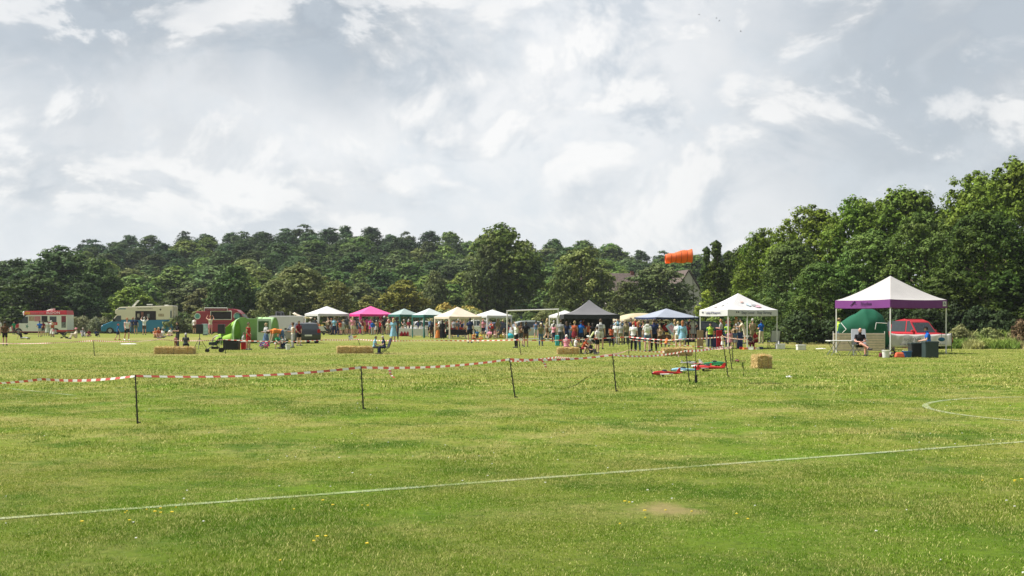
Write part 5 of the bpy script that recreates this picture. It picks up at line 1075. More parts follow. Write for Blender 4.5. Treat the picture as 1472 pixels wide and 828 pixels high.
splat(t, 'menu_panel', pm('menu_print', (.42, .30, .22), .7, var=.6, scale=9), -1.05, -.45, 1.5, h-.58, ys-.002); splat(t, 'menu_panel', pnk, -.43, .25, 1.45, h-.58, ys-.004)
rp = splat(t, 'sign_panel', rd, .95, 2.1, 1.05, 1.35, ys-.003); text('ICE COLD', .17, wh, rp, (1.5, ys-.014, 1.2), stretch=1.2)
splat(t, 'picture_panel', pm('maroon_panel', (.20, .03, .05), .7, var=.5, scale=8), L2-.6, L2-.1, h-1.25, h-.55, ys-.002); splat(t, 'rear_panel', pm('grey_picture', (.16, .18, .17), .6, var=.6, scale=5), L2-.6, L2-.1, .75, 1.4, ys-.002)
mb = MB()
for i in range(5): a = i*1.256; mb.cyl((-L2+1.9+.0, ys-.008, .9), (-L2+1.9+math.cos(a)*.17, ys-.008, .9+math.sin(a)*.24), .05, .02, 6)
mb.build('green_motif', pm('motif_green', (.05, .22, .18), .6), t)
mb = MB(); mb.box((0, 0, .30), (Lm-.1, W+.01, .10)); mb.build('sill', pm('sill_red', (.25, .04, .03), .5), t); mb = MB(); mb.box((L2-.55, 0, .42), (1.2, W+.02, .16)); mb.build('rear_skirt', rd, t)
for xw in (fr, rr):
    for sd_ in (-1, 1): wheel(t, xw, sd_*(W/2-.12), wr, .22, sd_)
for sd_ in (-1, 1):
    mb = MB(); mb.sph((-L2+.08, sd_*(W/2-.25), .72), (.09, .15, .1), 10, 8); mb.build('headlight', pm('lamp_glass', (.7, .72, .74), .12, spec=.8), t, True)
mb = MB(); mb.box((-L2+1.25, ys-.12, 1.42), (.08, .18, .26)); mb.build('wing_mirror', black_p, t)
# --- blue and cream catering van, cab to the left
D = F*H/(479.7-HY); W = 2.15; Lm = S(103, D); h = Z(439.5, D); L2 = Lm/2
bl = carm('catering_blue', (.02, .20, .38)); cr_ = carm('catering_cream', (.76, .71, .56)); dk = pm('dark_inside', (.02, .015, .015), .8)
t = thing('catering_van', 'blue and cream catering van with an open serving hatch', 'catering van', (X(201, D+W/2), D+W/2, 0), 0)
fr, rr = -L2+1.05, L2-1.7; wr = .36; mid = Z(459.5, D)
low = [(-L2, .45), (-L2+.05, .26)]+arches(None, fr, .46, .26)+[(fr+.8, .22), (rr-.6, .22)]+arches(None, rr, .46, .26)+[(L2, .3), (L2, mid), (-L2+2.0, mid), (-L2+1.15, 1.42), (-L2+.2, 1.02), (-L2, .8)]
mb = MB(); mb.prism(low, -W/2, W/2); bevel(mb.build('lower_body', bl, t), .06)
up = [(-L2+1.2, 1.47), (-L2+1.85, 2.25), (-L2+1.62, 2.35), (-L2+1.65, 2.75), (-L2+2.2, h-.15), (L2-.03, h+.02), (L2, h-.06), (L2, mid+.004), (-L2+2.05, mid+.004), (-L2+2.0, 1.52)]
mb = MB(); mb.prism(up, -W/2+.004, W/2-.004); bevel(mb.build('upper_body', cr_, t), .05)
mb = MB(); q = [(-L2+1.38, 1.42), (-L2+1.85, 2.08), (-L2+2.05, 2.12), (-L2+2.35, 2.12), (-L2+2.35, 1.42)]; mb.prism(q, -W/2-.008, -W/2+.02); mb.build('cab_window', glass_m, t)
mb = MB(); a = V((-L2+1.22, 0, 1.48)); b = V((-L2+1.86, 0, 2.24)); d = b-a; nn = V((-d.z, 0, d.x)).normalized()*.012; a, b = a+d*.05+nn, b-d*.05+nn; vs = [a+V((0, -W/2+.14, 0)), a+V((0, W/2-.14, 0)), b+V((0, W/2-.14, 0)), b+V((0, -W/2+.14, 0))]; mb.add(vs+[v-nn*2 for v in vs], [(0, 1, 2, 3), (7, 6, 5, 4), (0, 4, 5, 1), (1, 5, 6, 2), (2, 6, 7, 3), (3, 7, 4, 0)]); mb.build('windscreen', glass_m, t)
ys = -W/2; hx0, hx1 = X(199, D)-X(201, D), X(228.5, D)-X(201, D); hb, ht = Z(460, D), Z(447, D)
hh = splat(t, 'serving_hatch', dk, hx0, hx1, hb, ht, ys+.000, .02)
for x_, c, z_ in ((hx0+.35, (.4, .36, .3), .0), (hx0+.8, (.25, .1, .08), .2), (hx0+1.5, (.2, .22, .22), -.05)): splat(hh, 'menu_board', pm('menu%0.2f' % x_, c, .7, var=.5, scale=8), x_-.14, x_+.14, hb+.3+z_, hb+.75+z_, ys-.014, .01)
text('Country Ices & Shakes', .24, pm('brown_lettering', (.12, .10, .07), .7), t, (hx0+1.1, ys-.002, (h+ht)/2-.02), stretch=.85)
mb = MB(); mb.cyl((X(235, D)-X(201, D), ys+.006, Z(445, D)), (X(235, D)-X(201, D), ys-.006, Z(445, D)), .11, None, 12); mb.build('round_badge', pm('brown_lettering', (.12, .10, .07), .7), t)
splat(t, 'notice', pm('small_notice', (.45, .38, .25), .7, var=.3), X(232, D)-X(201, D), X(240, D)-X(201, D), Z(455, D), Z(451, D), ys-.0)
dr = splat(t, 'rear_door', pm('open_door', (.55, .55, .5), .5), L2-.3, L2-.05, Z(459, D), Z(445, D), ys-.0, .02); splat(dr, 'door_glass', glass_m, L2-.26, L2-.12, Z(457, D), Z(447, D), ys-.014, .01)
mb = MB(); mb.box((L2+.14, -W/2+.3, Z(452, D)), (.22, .04, 1.15)); mb.build('open_rear_door', pm('open_door', (.55, .55, .5), .5), t)
splat(t, 'number_sticker', wh, X(237, D)-X(201, D), X(240.5, D)-X(201, D), Z(472.5, D), Z(469.5, D), ys-.004)
mb = MB(); M_ = Matrix.Rotation(math.radians(-48), 3, 'Y'); mb.box((X(195, D)-X(201, D), 0, h+.28), (.95, .6, .07), M=M_); mb.build('open_skylight', wh, t)
for x_ in (215.5, 240): mb = MB(); mb.box((X(x_, D)-X(201, D), 0, h+.10+(.05 if x_ < 220 else -.02)), (.6 if x_ < 220 else .35, .5, .12)); mb.build('roof_vent', wh, t)
splat(t, 'cab_glass_strip', pm('blue_strip', (.10, .2, .3), .2), -L2+2.0, -L2+2.9, h-.42, h-.30, ys-.000)
mb = MB(); mb.box((-L2+.02, 0, .5), (.16, W-.04, .42)); bevel(mb.build('bumper', black_p, t), .06)
for xw in (fr, rr):
    for sd_ in (-1, 1): wheel(t, xw, sd_*(W/2-.12), wr, .24, sd_)
for sd_ in (-1, 1): mb = MB(); mb.sph((-L2+.12, sd_*(W/2-.22), .86), (.13, .15, .13), 10, 8); mb.build('headlight', pm('lamp_glass', (.7, .72, .74), .12, spec=.8), t, True)
mb = MB(); mb.box((-L2+1.5, ys-.14, 1.6), (.1, .2, .34)); mb.build('wing_mirror', black_p, t)
# --- dark red food van, cab to the right
D = F*H/(480.2-HY); W = 2.0; Lm = S(88, D); h = Z(444, D); L2 = Lm/2; c0 = 329
mr_ = carm('food_van_maroon', (.30, .022, .04)); t = thing('food_van', 'dark red food van with open hatch and round green badges', 'food van', (X(c0, D+W/2), D+W/2, 0), 0)
fr, rr = L2-1.0, -L2+1.3
low = [(-L2, .3)]+arches(None, rr, .42, .26)+arches(None, fr, .42, .26)+[(L2, .3), (L2, .85), (L2-.9, 1.25), (L2-1.1, 1.3), (-L2, 1.3)]
mb = MB(); mb.prism(low, -W/2, W/2); bevel(mb.build('lower_body', mr_, t), .05)
up = [(L2-1.05, 1.304), (L2-1.85, h-.55), (L2-2.35, h-.12), (L2-2.9, h), (-L2+1.2, h), (-L2+1.15, h-.25), (-L2, h-.28), (-L2, 1.304)]
mb = MB(); mb.prism(up, -W/2+.004, W/2-.004); bevel(mb.build('upper_body', mr_, t), .05)
ys = -W/2; xx_ = lambda px: X(px, D)-X(c0, D)
splat(t, 'serving_hatch', dk, xx_(306), xx_(335.5), Z(459, D), Z(447.5, D), ys-.00, .02)
mb = MB()
for a_, b_ in (((306, 447.2), (336, 447.2)), ((306, 459.3), (336, 459.3)), ((306, 447.2), (306, 459.3)), ((336, 447.2), (336, 459.3))): mb.cyl((xx_(a_[0]), ys-.012, Z(a_[1], D)), (xx_(b_[0]), ys-.012, Z(b_[1], D)), .04, None, 6)
mb.build('hatch_frame', wh, t)
sg = splat(t, 'sign_board', pm('sign_purple', (.16, .015, .05), .5), xx_(297.5), xx_(329.5), Z(447, D), Z(443, D), ys-.03, .05)
mb = MB()
for a_, b_ in (((297, 442.7), (330, 442.7)), ((297, 442.7), (297, 447.5)), ((330, 442.7), (330, 447))): mb.cyl((xx_(a_[0]), ys-.03, Z(a_[1], D)), (xx_(b_[0]), ys-.03, Z(b_[1], D)), .035, None, 6)
mb.build('sign_frame', wh, sg)
text('THE BURGER KITCHEN', .22, pnk, sg, (xx_(313.5), ys-.06, Z(445.1, D)), stretch=.95)
for px_, r_, c_ in ((287, .36, 'white'), (344, .42, 'white')):
    mb = MB(); mb.cyl((xx_(px_), ys+.006, Z(454.5, D)), (xx_(px_), ys-.008, Z(454.5, D)), r_, None, 20); o = mb.build('round_badge', pm('badge_white', (.55, .62, .6), .6), t); mb = MB(); mb.cyl((xx_(px_), ys-.008, Z(454.5, D)), (xx_(px_), ys-.016, Z(454.5, D)), r_*.72, None, 20); mb.build('badge_centre', pm('badge_green', (.12, .34, .32), .6), o)
mb = MB(); mb.prism([(L2-1.15, 1.36), (L2-1.9, h-.58), (L2-2.3, h-.45), (L2-2.6, h-.6), (L2-2.6, 1.36)], ys-.008, ys+.02); mb.build('cab_window', glass_m, t)
mb = MB(); a = V((L2-1.05, 0, 1.32)); b = V((L2-1.85, 0, h-.55)); d = b-a; nn = V((d.z, 0, -d.x)).normalized()*.012; a, b = a+d*.04+nn, b-d*.04+nn; vs = [a+V((0, -W/2+.12, 0)), a+V((0, W/2-.12, 0)), b+V((0, W/2-.12, 0)), b+V((0, -W/2+.12, 0))]; mb.add(vs+[v-nn*2 for v in vs], [(0, 1, 2, 3), (7, 6, 5, 4), (0, 4, 5, 1), (1, 5, 6, 2), (2, 6, 7, 3), (3, 7, 4, 0)]); mb.build('windscreen', pm('pale_windscreen', (.35, .37, .38), .1, spec=.8), t)
for xw in (fr, rr):
    for sd_ in (-1, 1): wheel(t, xw, sd_*(W/2-.12), .34, .22, sd_)
# ------------------------------------------------------------------ house beyond the trees
D = 172; t = thing('house', 'low house with brown tiled roof showing between two round trees', 'house', (X(945, D), D+4, 0), 0)
x0, x1 = X(876, D)-X(945, D), X(925, D)-X(945, D); ze = 4.6; zr = Z(390, D)
mb = MB(); mb.box(((x0+x1)/2, 3, ze/2), (x1-x0-.4, 7, ze)); mb.add([(x1-.2, -.5, ze), (x1-.2, 6.5, ze), (x1-.2, 3, zr-.2), (x1-.5, -.5, ze), (x1-.5, 6.5, ze), (x1-.5, 3, zr-.2)], [(0, 1, 2), (5, 4, 3)]); mb.build('wall', pm('render_white', (.62, .58, .50), .9, bump=.2), t)
mb = MB(); vs = [(x0, -1, ze-.3), (x1, -1, ze-.3), (x1, 3, zr), (x0, 3, zr), (x0, 7, ze-.3), (x1, 7, ze-.3)]; mb.add(vs+[(a, b, c-.2) for a, b, c in vs], [(0, 1, 2, 3), (3, 2, 5, 4), (9, 8, 7, 6), (10, 11, 8, 9), (0, 3, 9, 6), (3, 4, 10, 9), (1, 7, 8, 2), (2, 8, 11, 5), (0, 6, 7, 1), (4, 5, 11, 10)]); rf = mb.build('roof', pm('brown_tiles', (.11, .085, .075), .9, var=.3, scale=4, bump=.6), t)
mb = MB(); mb.box((x1-1, 3, zr-.1), (.5, .5, .8)); mb.build('chimney', pm('brick', (.25, .1, .07), .9), rf)
for k in range(3): w_ = splat(t, 'window', pm('window_white', (.7, .7, .7), .5), x0+.6+k*1.5, x0+1.5+k*1.5, 1.2, 2.4, -.51, .04); splat(w_, 'pane', glass_m, x0+.7+k*1.5, x0+1.4+k*1.5, 1.3, 2.3, -.54, .02)
mb = MB(); gx_ = 34.
# gable end turned to the field, seen right of the round tree
t = thing('house', 'steep pale gable of a cottage left of the windsock pole', 'house', (X(990, 160), 160, 0), math.radians(12)); zr = Z(390, 160)
mb = MB(); pf = [(-1.9, 0), (1.9, 0), (1.9, 5.4), (0, zr), (-1.9, 5.4)]; mb.prism(pf, 0, 6); mb.build('wall', pm('render_pale', (.55, .53, .46), .9, bump=.2), t)
mb = MB()
for s in (-1, 1):
    q = [V((s*2.15, -.2, 5.2)), V((s*2.15, 6.2, 5.2)), V((0, 6.2, zr+.12)), V((0, -.2, zr+.12))]; n_ = V((s*.7, 0, .7))*.15; mb.add(q+[v+n_ for v in q], [(0, 1, 2, 3), (7, 6, 5, 4), (0, 4, 5, 1), (1, 5, 6, 2), (2, 6, 7, 3), (3, 7, 4, 0)])
mb.build('roof', pm('brown_tiles', (.11, .085, .075), .9), t)
w_ = splat(t, 'window', pm('window_white', (.7, .7, .7), .5), -.5, .5, 3.6, 4.7, -.02, .04); splat(w_, 'pane', glass_m, -.4, .4, 3.7, 4.6, -.05, .02)

# ------------------------------------------------------------------ straw bales
strawm = pm('straw', (.50, .37, .16), .95, var=.45, scale=26., bump=1.2, spec=.1)
def bale(label, px, by, wpx, hpx, yaw=0, depth=.46, group='straw bales in the field', tex=1.):
    D = F*H/(by-HY); w_ = S(wpx, D); h_ = S(hpx, D); t = thing('straw_bale', label, 'straw bale', (X(px, D), D+depth/2, 0), math.radians(yaw), group)
    bm = bmesh.new(); bmesh.ops.create_cube(bm, size=1); bmesh.ops.subdivide_edges(bm, edges=bm.edges, cuts=9, use_grid_fill=True); r = random.Random(int(px))
    for v in bm.verts:
        n = v.co.copy(); e = 1-.06*(abs(n.x*2)**6+abs(n.y*2)**6+abs(n.z*2)**6-1)/2; v.co = V((n.x*w_*e, n.y*depth*e, (n.z*e+.5)*h_))+V((r.gauss(0, .008), r.gauss(0, .008), r.gauss(0, .008)))
    me = bpy.data.meshes.new('straw'); bm.to_mesh(me); bm.free(); me.materials.append(strawm); link('straw_block', me, t)
    # loose stalks standing off the faces
    rg = np.random.default_rng(int(px)); n = 1500; f = rg.integers(0, 5, n); u, v_ = rg.uniform(-.5, .5, n), rg.uniform(-.5, .5, n); P_ = np.zeros((n, 3)); Nn = np.zeros((n, 3))
    for k, (ax, s) in enumerate(((1, -1), (2, 1), (0, -1), (0, 1), (1, 1))):
        m = f == k; o_ = [a for a in (0, 1, 2) if a != ax]; P_[m, ax] = s*.5; P_[m, o_[0]] = u[m]; P_[m, o_[1]] = v_[m]; Nn[m, ax] = s
    P_ = P_*[w_, depth, h_]+[0, 0, h_/2]; d = unit(rg, n)*.8+Nn*.45; d /= np.linalg.norm(d, axis=1)[:, None]; ln = rg.uniform(.03, .10, n)[:, None]; sdv = np.cross(d, unit(rg, n)); sdv /= np.linalg.norm(sdv, axis=1)[:, None]
    a = P_-d*ln*.3; b = P_+d*ln; co = np.stack([a-sdv*.003, a+sdv*.003, b+sdv*.003, b-sdv*.003], 1); co[:, :, 2] = np.maximum(co[:, :, 2], .003)
    link('loose_straw', npmesh('loose_straw', co.reshape(-1, 3), np.arange(n*4).reshape(-1, 4), pm('straw_stalk', (.62, .49, .24), .8, var=.3, scale=30)), t)
    mb = MB()
    for x_ in (-w_*.22, w_*.22):
        q = [(x_, -depth/2-.008, .01), (x_, -depth/2-.008, h_+.006), (x_, depth/2+.008, h_+.006), (x_, depth/2+.008, .01)]; mb.tube([V(p) for p in q], .005, 5)
    mb.build('twine', pm('twine_orange', (.5, .2, .06), .8), t); return t
bale('left bale of the pair left of the loudspeakers', 235.5, 509, 27.5, 10); bale('right bale of the pair left of the loudspeakers', 263.5, 509, 27.5, 10)
bale('left bale beside the camping couple', 498, 508, 27, 9.8); bale('darker right bale beside the camping couple', 523.5, 508, 22, 9.5, 4)
bale('bale the white haired pink sitter uses', 817, 509.5, 30, 9.5, -4); bale('left bale of the pair before the patterned dress', 964, 512, 22, 11, 8); bale('right bale of the pair before the patterned dress', 984, 512, 22.5, 11.5, -4)
bale('lone bale end on near the model planes', 1097, 530, 23, 19, 14, depth=.5)

# ------------------------------------------------------------------ tape fence
def post(label, px0, py0, px1, py1, group='black plastic fence posts', thick=.0145, cat='fence post'):
    """foot pixel (px0,py0), top pixel (px1,py1)"""
    D = F*H/(py0-HY); h_ = S(py0-py1, D); lean = S(px1-px0, D)
    t = thing('fence_post', label, cat, (X(px0, D), D, 0), 0, group); mb = MB(); top = V((lean, 0, h_)); mb.cyl((0, 0, -.05), top, thick, thick*.7, 8)
    for k in range(9):
        p = top*(.14+.095*k); s = 1 if k % 2 else -1; mb.tube([p, p+V((s*.028, 0, .012)), p+V((s*.026, 0, .036)), p+V((0, 0, .032))], .0045, 5)
    mb.build('stake', black_p, t); mb = MB(); mb.box((.022, 0, .02), (.045, .012, .02)); mb.cyl((.04, 0, .02), (.04, 0, -.05), .005, None, 6); mb.build('foot_step', black_p, t)
    return V((X(px0, D)+lean, D, h_))
p1 = post('nearest fence post at the left of the field', 198, 609, 194.5, 538.5); p2 = post('second fence post along the near tape', 522.5, 588.5, 519, 526.5); p3 = post('third fence post along the near tape, leaning', 741, 572, 732.5, 515); p4 = post('fourth fence post along the near tape', 886, 563, 880.5, 509)
p5 = post('post beside the windsock pole with a dropped tape', 991.5, 549, 985.5, 502); p6 = post('left post of the three by the model planes', 1047, 541.5, 1040, 496.5); p7 = post('middle post of the three by the model planes', 1052.5, 531, 1048, 498); p8 = post('right post of the three by the model planes', 1053.5, 521, 1052.5, 497)
q1 = post('far fence post right of the ice cream van', 136, 511.5, 134, 489, 'far fence posts'); q2 = post('far fence post before the green awning', 324, 508, 323.5, 487.5, 'far fence posts'); q3 = post('far fence post stuck beside the camping couple bales', 518.5, 499, 514.5, 487.5, 'far fence posts')
q4 = post('far fence post at the feet of the phone pointer', 749, 510, 745.8, 489, 'far fence posts'); q5 = post('far fence post before the auburn haired person', 904, 510.5, 903.8, 483.5, 'far fence posts')
tr_m = pm('tape_red', (.55, .10, .08), .45, trans=.3, var=.05); tw_m = pm('tape_white', (.78, .76, .72), .45, trans=.3, var=.05)
def tape(label, pts, sag=.05, w_=.055, group='striped barrier tapes', tw=3., seed=0, stripe=.13):
    """ribbon strung through world points, striped by face, slowly twisting"""
    mb = MB(); cl = []; rr = random.Random(seed); run = 0.
    for a, b in zip(pts[:-1], pts[1:]):
        L_ = (b-a).length; n = max(4, int(L_/stripe))
        for i in range(n):
            t_ = i/n; p = a.lerp(b, t_); p.z -= sag*L_/6*4*t_*(1-t_); cl.append((p, (b-a).normalized(), run+t_*L_))
        run += L_
    cl.append((pts[-1], (pts[-1]-pts[-2]).normalized(), run)); vs = []
    for p, d, s in cl:
        an = math.sin(s*.55*tw/3+seed)*.6+math.sin(s*.23+seed*2)*.5; up_ = V((0, 0, 1)); sd_ = d.cross(up_).normalized(); o = up_*math.cos(an)*w_/2+sd_*math.sin(an)*w_/2; vs += [p+o, p-o]
    mb.v = [tuple(v) for v in vs]; 
    for i in range(len(cl)-1): mb.f.append((2*i, 2*i+2, 2*i+3, 2*i+1)); mb.m.append(i % 2)
    c0_ = V(mb.v[0]); o = mb.build('barrier_tape', [tw_m, tr_m]); return tag(o, label, 'barrier tape', group)
def W3(px, py, D): return V((X(px, D), D, Z(py, D)))
tape('red and white tape strung along the four near posts', [W3(-90, 549, p1.y+3.5), W3(60, 545, p1.y+1.6), p1-V((0, 0, .02)), p2-V((0, 0, .02)), p3-V((0, 0, .02)), p4-V((0, 0, .02)), p5-V((0, 0, .04))], sag=.10, seed=1, w_=.042)
tape('tape running from the windsock pole to the three posts', [p5-V((0, 0, .05)), W3(1025, 501, (p5.y+p6.y)/2+.4), p6-V((0, 0, .03)), p7-V((0, 0, .03)), p8-V((0, 0, .03)), W3(1010, 498.5, 55), W3(905, 488, 55)], sag=.05, seed=2)
tape('far tape along the crowd from the left edge to the goal', [W3(-60, 489, 82), q1-V((0, 0, .02)), W3(230, 488, 66), q2-V((0, 0, .02)), W3(400, 491, 58), W3(470, 488.5, 62), q3-V((0, 0, .02)), W3(620, 489, 58), q4+V((0, 0, .02)), W3(790, 489.5, 52), q5-V((0, 0, .02)), W3(960, 489, 49), W3(985, 487, 48), W3(1040, 484, 52), W3(1075, 488, 58)], sag=.03, w_=.05, seed=3, stripe=.2)
tape('sagging second tape from leaning post to far post', [p3-V((0, 0, .05)), W3(800, 513.5, p3.y+4.5), W3(870, 510, 42), q5-V((0, 0, .62)), W3(955, 506, 48)], sag=.03, w_=.05, seed=4, stripe=.2)
for lab, p in (('loose tape end hanging left of the leaning post', W3(559, 530, p2.y+1.2)), ('loose knotted tape end hanging between third and fourth post', W3(779, 517, p3.y+1)), ('crumpled tape end hanging on the bale pair', W3(972.5, 508, 47.5))):
    mb = MB(); r = random.Random(len(lab)); c_ = V((0, 0, 0)); vs = [(-.03, 0, 0), (.03, 0, 0)]
    for i in range(6): c_ = c_+V((r.uniform(-.01, .05), r.uniform(-.03, .03), -.028)); vs += [c_+V((-.022, r.uniform(-.02, .02), 0)), c_+V((.022, r.uniform(-.02, .02), 0))]
    mb.add(vs, [(2*i, 2*i+2, 2*i+3, 2*i+1) for i in range(6)]); mb.m = [i % 2 for i in range(6)]; o = mb.build('tape_end', [tw_m, tr_m]); o.location = p; tag(o, lab, 'barrier tape')

# ------------------------------------------------------------------ windsock
D = F*H/(550.5-HY); zt = Z(361, D); zb_ = Z(398, D); t = thing('windsock', 'orange ribbed windsock on a tall thin black pole', 'windsock', (X(1000.5, D), D, 0)); dxp = X(994.5, D)-X(1000.5, D)
mb = MB(); mb.cyl((0, 0, -.05), (dxp*.1, 0, .45), .022, .018, 10); mb.cyl((0, 0, .45), (dxp, 0, zt), .0085, .005, 8); mb.build('pole', black_p, t); mb = MB(); mb.cyl((0, 0, -.02), (0, 0, .2), .035, None, 12); mb.build('pole_socket', black_p, t)
so_m = pm('windsock_orange', (.92, .27, .09), .6, trans=.5, var=.05); rb_m = pm('windsock_rib', (.35, .06, .02), .7)
L_ = S(38, D); mb = MB(); rib = MB(); n = 20; st = 24
def sk(t_, a):
    r_ = lerp(.175, .105, t_)*(1+.02*math.sin(t_*25)); cx_ = -t_*L_; cz_ = -.03*t_-.05*t_**1.5; return V((dxp+cx_, math.cos(a)*r_, zt-.12+cz_+math.sin(a)*r_*(1-.08*math.sin(t_*12))))
for i in range(st+1):
    for j in range(n): mb.v.append(tuple(sk(i/st, 6.283*j/n)))
for i in range(st):
    for j in range(n): mb.f.append((i*n+j, i*n+(j+1) % n, (i+1)*n+(j+1) % n, (i+1)*n+j)); mb.m.append(0)
o = mb.build('sock', so_m, t, True); md = o.modifiers.new('s', 'SOLIDIFY'); md.thickness = .004; md.offset = 1
for k in (.2, .42, .62, .8):
    pts = [sk(k, 6.283*j/20)*1.0 for j in range(21)]; c_ = sum((p for p in pts[:-1]), V((0, 0, 0)))/20; rib.tube([c_+(p-c_)*1.03 for p in pts], .007, 5)
rib.build('rib', rb_m, t)
# ------------------------------------------------------------------ goal
D = F*H/(488-HY); xl, xr = X(729, D), X(802.5, D); zc = Z(445.8, D); t = thing('goal_frame', 'white football goal frame standing among the crowd', 'goal', ((xl+xr)/2, D, 0)); hw_ = (xr-xl)/2
for s in (-1, 1): mb = MB(); mb.cyl((s*hw_, 0, 0), (s*hw_, 0, zc), .055, None, 12); mb.build('post', metal_w, t)
mb = MB(); mb.cyl((-hw_-.05, 0, zc-.06), (hw_+.05, 0, zc+.06), .06, None, 12); mb.build('crossbar', metal_w, t)
mb = MB()
for s in (-1, 1): mb.cyl((s*hw_, .02, zc-.1), (s*hw_, 1.3, .05), .025, None, 8); mb.cyl((s*hw_, .05, .05), (s*hw_, 1.3, .05), .025, None, 8)
mb.cyl((-hw_, 1.3, .05), (hw_, 1.3, .05), .025, None, 8); mb.build('back_frame', metal_w, t)

# ------------------------------------------------------------------ stall gear
def table(label, px, by, wpx, ztop_px, depth=.7, cloth=None, top=None, yaw=0, cloth_label=None, legs=metal_g, drop=None):
    D = F*H/(by-HY); w_ = S(wpx, D); z = min(max(Z(ztop_px, D), .55), .95); t = thing('folding_table', label, 'table', (X(px, D), D+depth/2, 0), math.radians(yaw), 'folding tables')
    mb = MB(); mb.box((0, 0, z-.02), (w_, depth, .04)); bevel(mb.build('tabletop', top or pm('table_white', (.66, .66, .64), .5), t), .01)
    for s in (-1, 1):
        mb = MB()
        for yy in (-.8, .8): mb.cyl((s*w_*.46, yy*depth/2, 0), (s*w_*.18, yy*depth/2, z-.04), .014, None, 6); mb.cyl((s*w_*.18, yy*depth/2, 0), (s*w_*.46, yy*depth/2, z-.04), .014, None, 6)
        mb.cyl((s*w_*.32, -.8*depth/2, z/2), (s*w_*.32, .8*depth/2, z/2), .010, None, 6); mb.build('leg', legs, t)
    if cloth:
        dr_ = (drop or .6)*z; mb = MB(); n = 30; per = []
        for i in range(n):
            u = i/n*4; k = int(u); f = u-k; a, b = ((-1, -1), (1, -1), (1, 1), (-1, 1))[k], ((-1, -1), (1, -1), (1, 1), (-1, 1))[(k+1) % 4]; per.append((lerp(a[0], b[0], f)*(w_/2+.01), lerp(a[1], b[1], f)*(depth/2+.01)))
        vs = [(x, y, z+.006) for x, y in per]+[(x*(1.02+.02*math.sin(i*2.3)), y*(1.04+.05*math.sin(i*2.3)), z-dr_*(1 if i % 2 else .93)) for i, (x, y) in enumerate(per)]
        mb.add(vs, [tuple(range(n))]+[(i, (i+1) % n, n+(i+1) % n, n+i) for i in range(n)]); o = mb.build('tablecloth', cloth); o.location = t.location; o.rotation_euler = t.rotation_euler; tag(o, cloth_label, 'tablecloth', 'tablecloths on the stalls')
    return t, D, z, w_
wcl = fab('white_cloth', (.74, .74, .76), .1); rcl = fab('red_cloth', (.38, .02, .04), .05); dcl = fab('black_cloth', (.02, .02, .025), .05)
def items(D, px0, px1, z, n, seed, lab, cols=('red', 'white', 'tan', 'navy', 'orange', 'yellow', 'teal'), nm='goods'):
    """small goods standing on a stall table: jars, boxes and folded heaps"""
    r = random.Random(seed); names = ('jar', 'box', 'basket')
    for i in range(n):
        px = lerp(px0, px1, (i+.5)/n)+r.uniform(-1, 1); k = i % 3; c = cols[r.randrange(len(cols))]; m = pm('goods_'+c, CO[c], .6); mb = MB(); s = r.uniform(.09, .15)
        if k == 0: mb.cyl((0, 0, 0), (0, 0, s*1.5), s*.55, s*.5, 12); mb.cyl((0, 0, s*1.5), (0, 0, s*1.8), s*.42, None, 12)
        elif k == 1: mb.box((0, 0, s*.6), (s*2, s*1.5, s*1.2)); mb.box((0, 0, s*1.26), (s*2.1, s*1.6, s*.12))
        else: mb.cyl((0, 0, 0), (0, 0, s*.9), s*.75, s*1.05, 12); mb.tube([V((math.cos(a)*s, 0, s*.9+math.sin(a)*s)) for a in [j*math.pi/8 for j in range(9)]], .012, 5)
        o = mb.build(names[k], m); o.location = (X(px, D), D+r.uniform(.2, .5), z+.012); tag(o, lab % ({'dgrey': 'dark grey', 'lgrey': 'light grey'}.get(c, c), names[k]), names[k], 'goods on ' + lab.split(' on ')[1])
_, D, z, w_ = table('white clothed table under the left white gazebo', 456, 480.5, 22, 469, cloth=wcl, cloth_label='plain white tablecloth under the left white gazebo'); items(D, 448, 464, z, 5, 1, 'small %s %s on the table under the left white gazebo')
_, D, z, w_ = table('table with red and white cloth at the faded green gazebo', 581, 484, 18, 472, cloth=wcl, cloth_label='white tablecloth with red triangles at the faded green gazebo'); items(D, 574, 588, z, 4, 2, 'small %s %s on the table at the faded green gazebo', ('white', 'cream', 'tan'))
tri = MB()
for i in range(3): x_ = lerp(-w_/2+.1, w_/2-.4, i/2.4); tri.add([(x_, 0, .05), (x_+.55, 0, .05), (x_+.27, 0, .55)]+[(x_, -.01, .05), (x_+.55, -.01, .05), (x_+.27, -.01, .55)], [(0, 1, 2), (5, 4, 3), (0, 3, 4, 1), (1, 4, 5, 2), (2, 5, 3, 0)])
o = tri.build('bunting', rcl); o.location = (X(581, D), D-.055, .0); tag(o, 'red triangle bunting before the faded green gazebo table', 'bunting')
_, D, z, w_ = table('long white clothed table under the grey green gazebo', 601, 484.5, 26, 472.5, cloth=wcl, cloth_label='white tablecloth under the grey green gazebo', drop=.85); items(D, 590, 612, z, 6, 3, 'small %s %s on the table under the grey green gazebo', ('white', 'lgrey', 'tan', 'cream'))
_, D, z, w_ = table('dark table of the clothes stall under the cream gazebo', 657, 487, 30, 474, cloth=dcl, cloth_label='black tablecloth of the clothes stall'); items(D, 645, 670, z, 7, 4, 'small %s %s on the dark table of the clothes stall', ('red', 'orange', 'rust', 'green'))
_, D, z, w_ = table('low table under the white gazebo near the goal', 706, 484, 24, 474); items(D, 696, 716, z, 5, 5, 'small %s %s on the low table near the goal', ('pink', 'yellow', 'white', 'tan'))
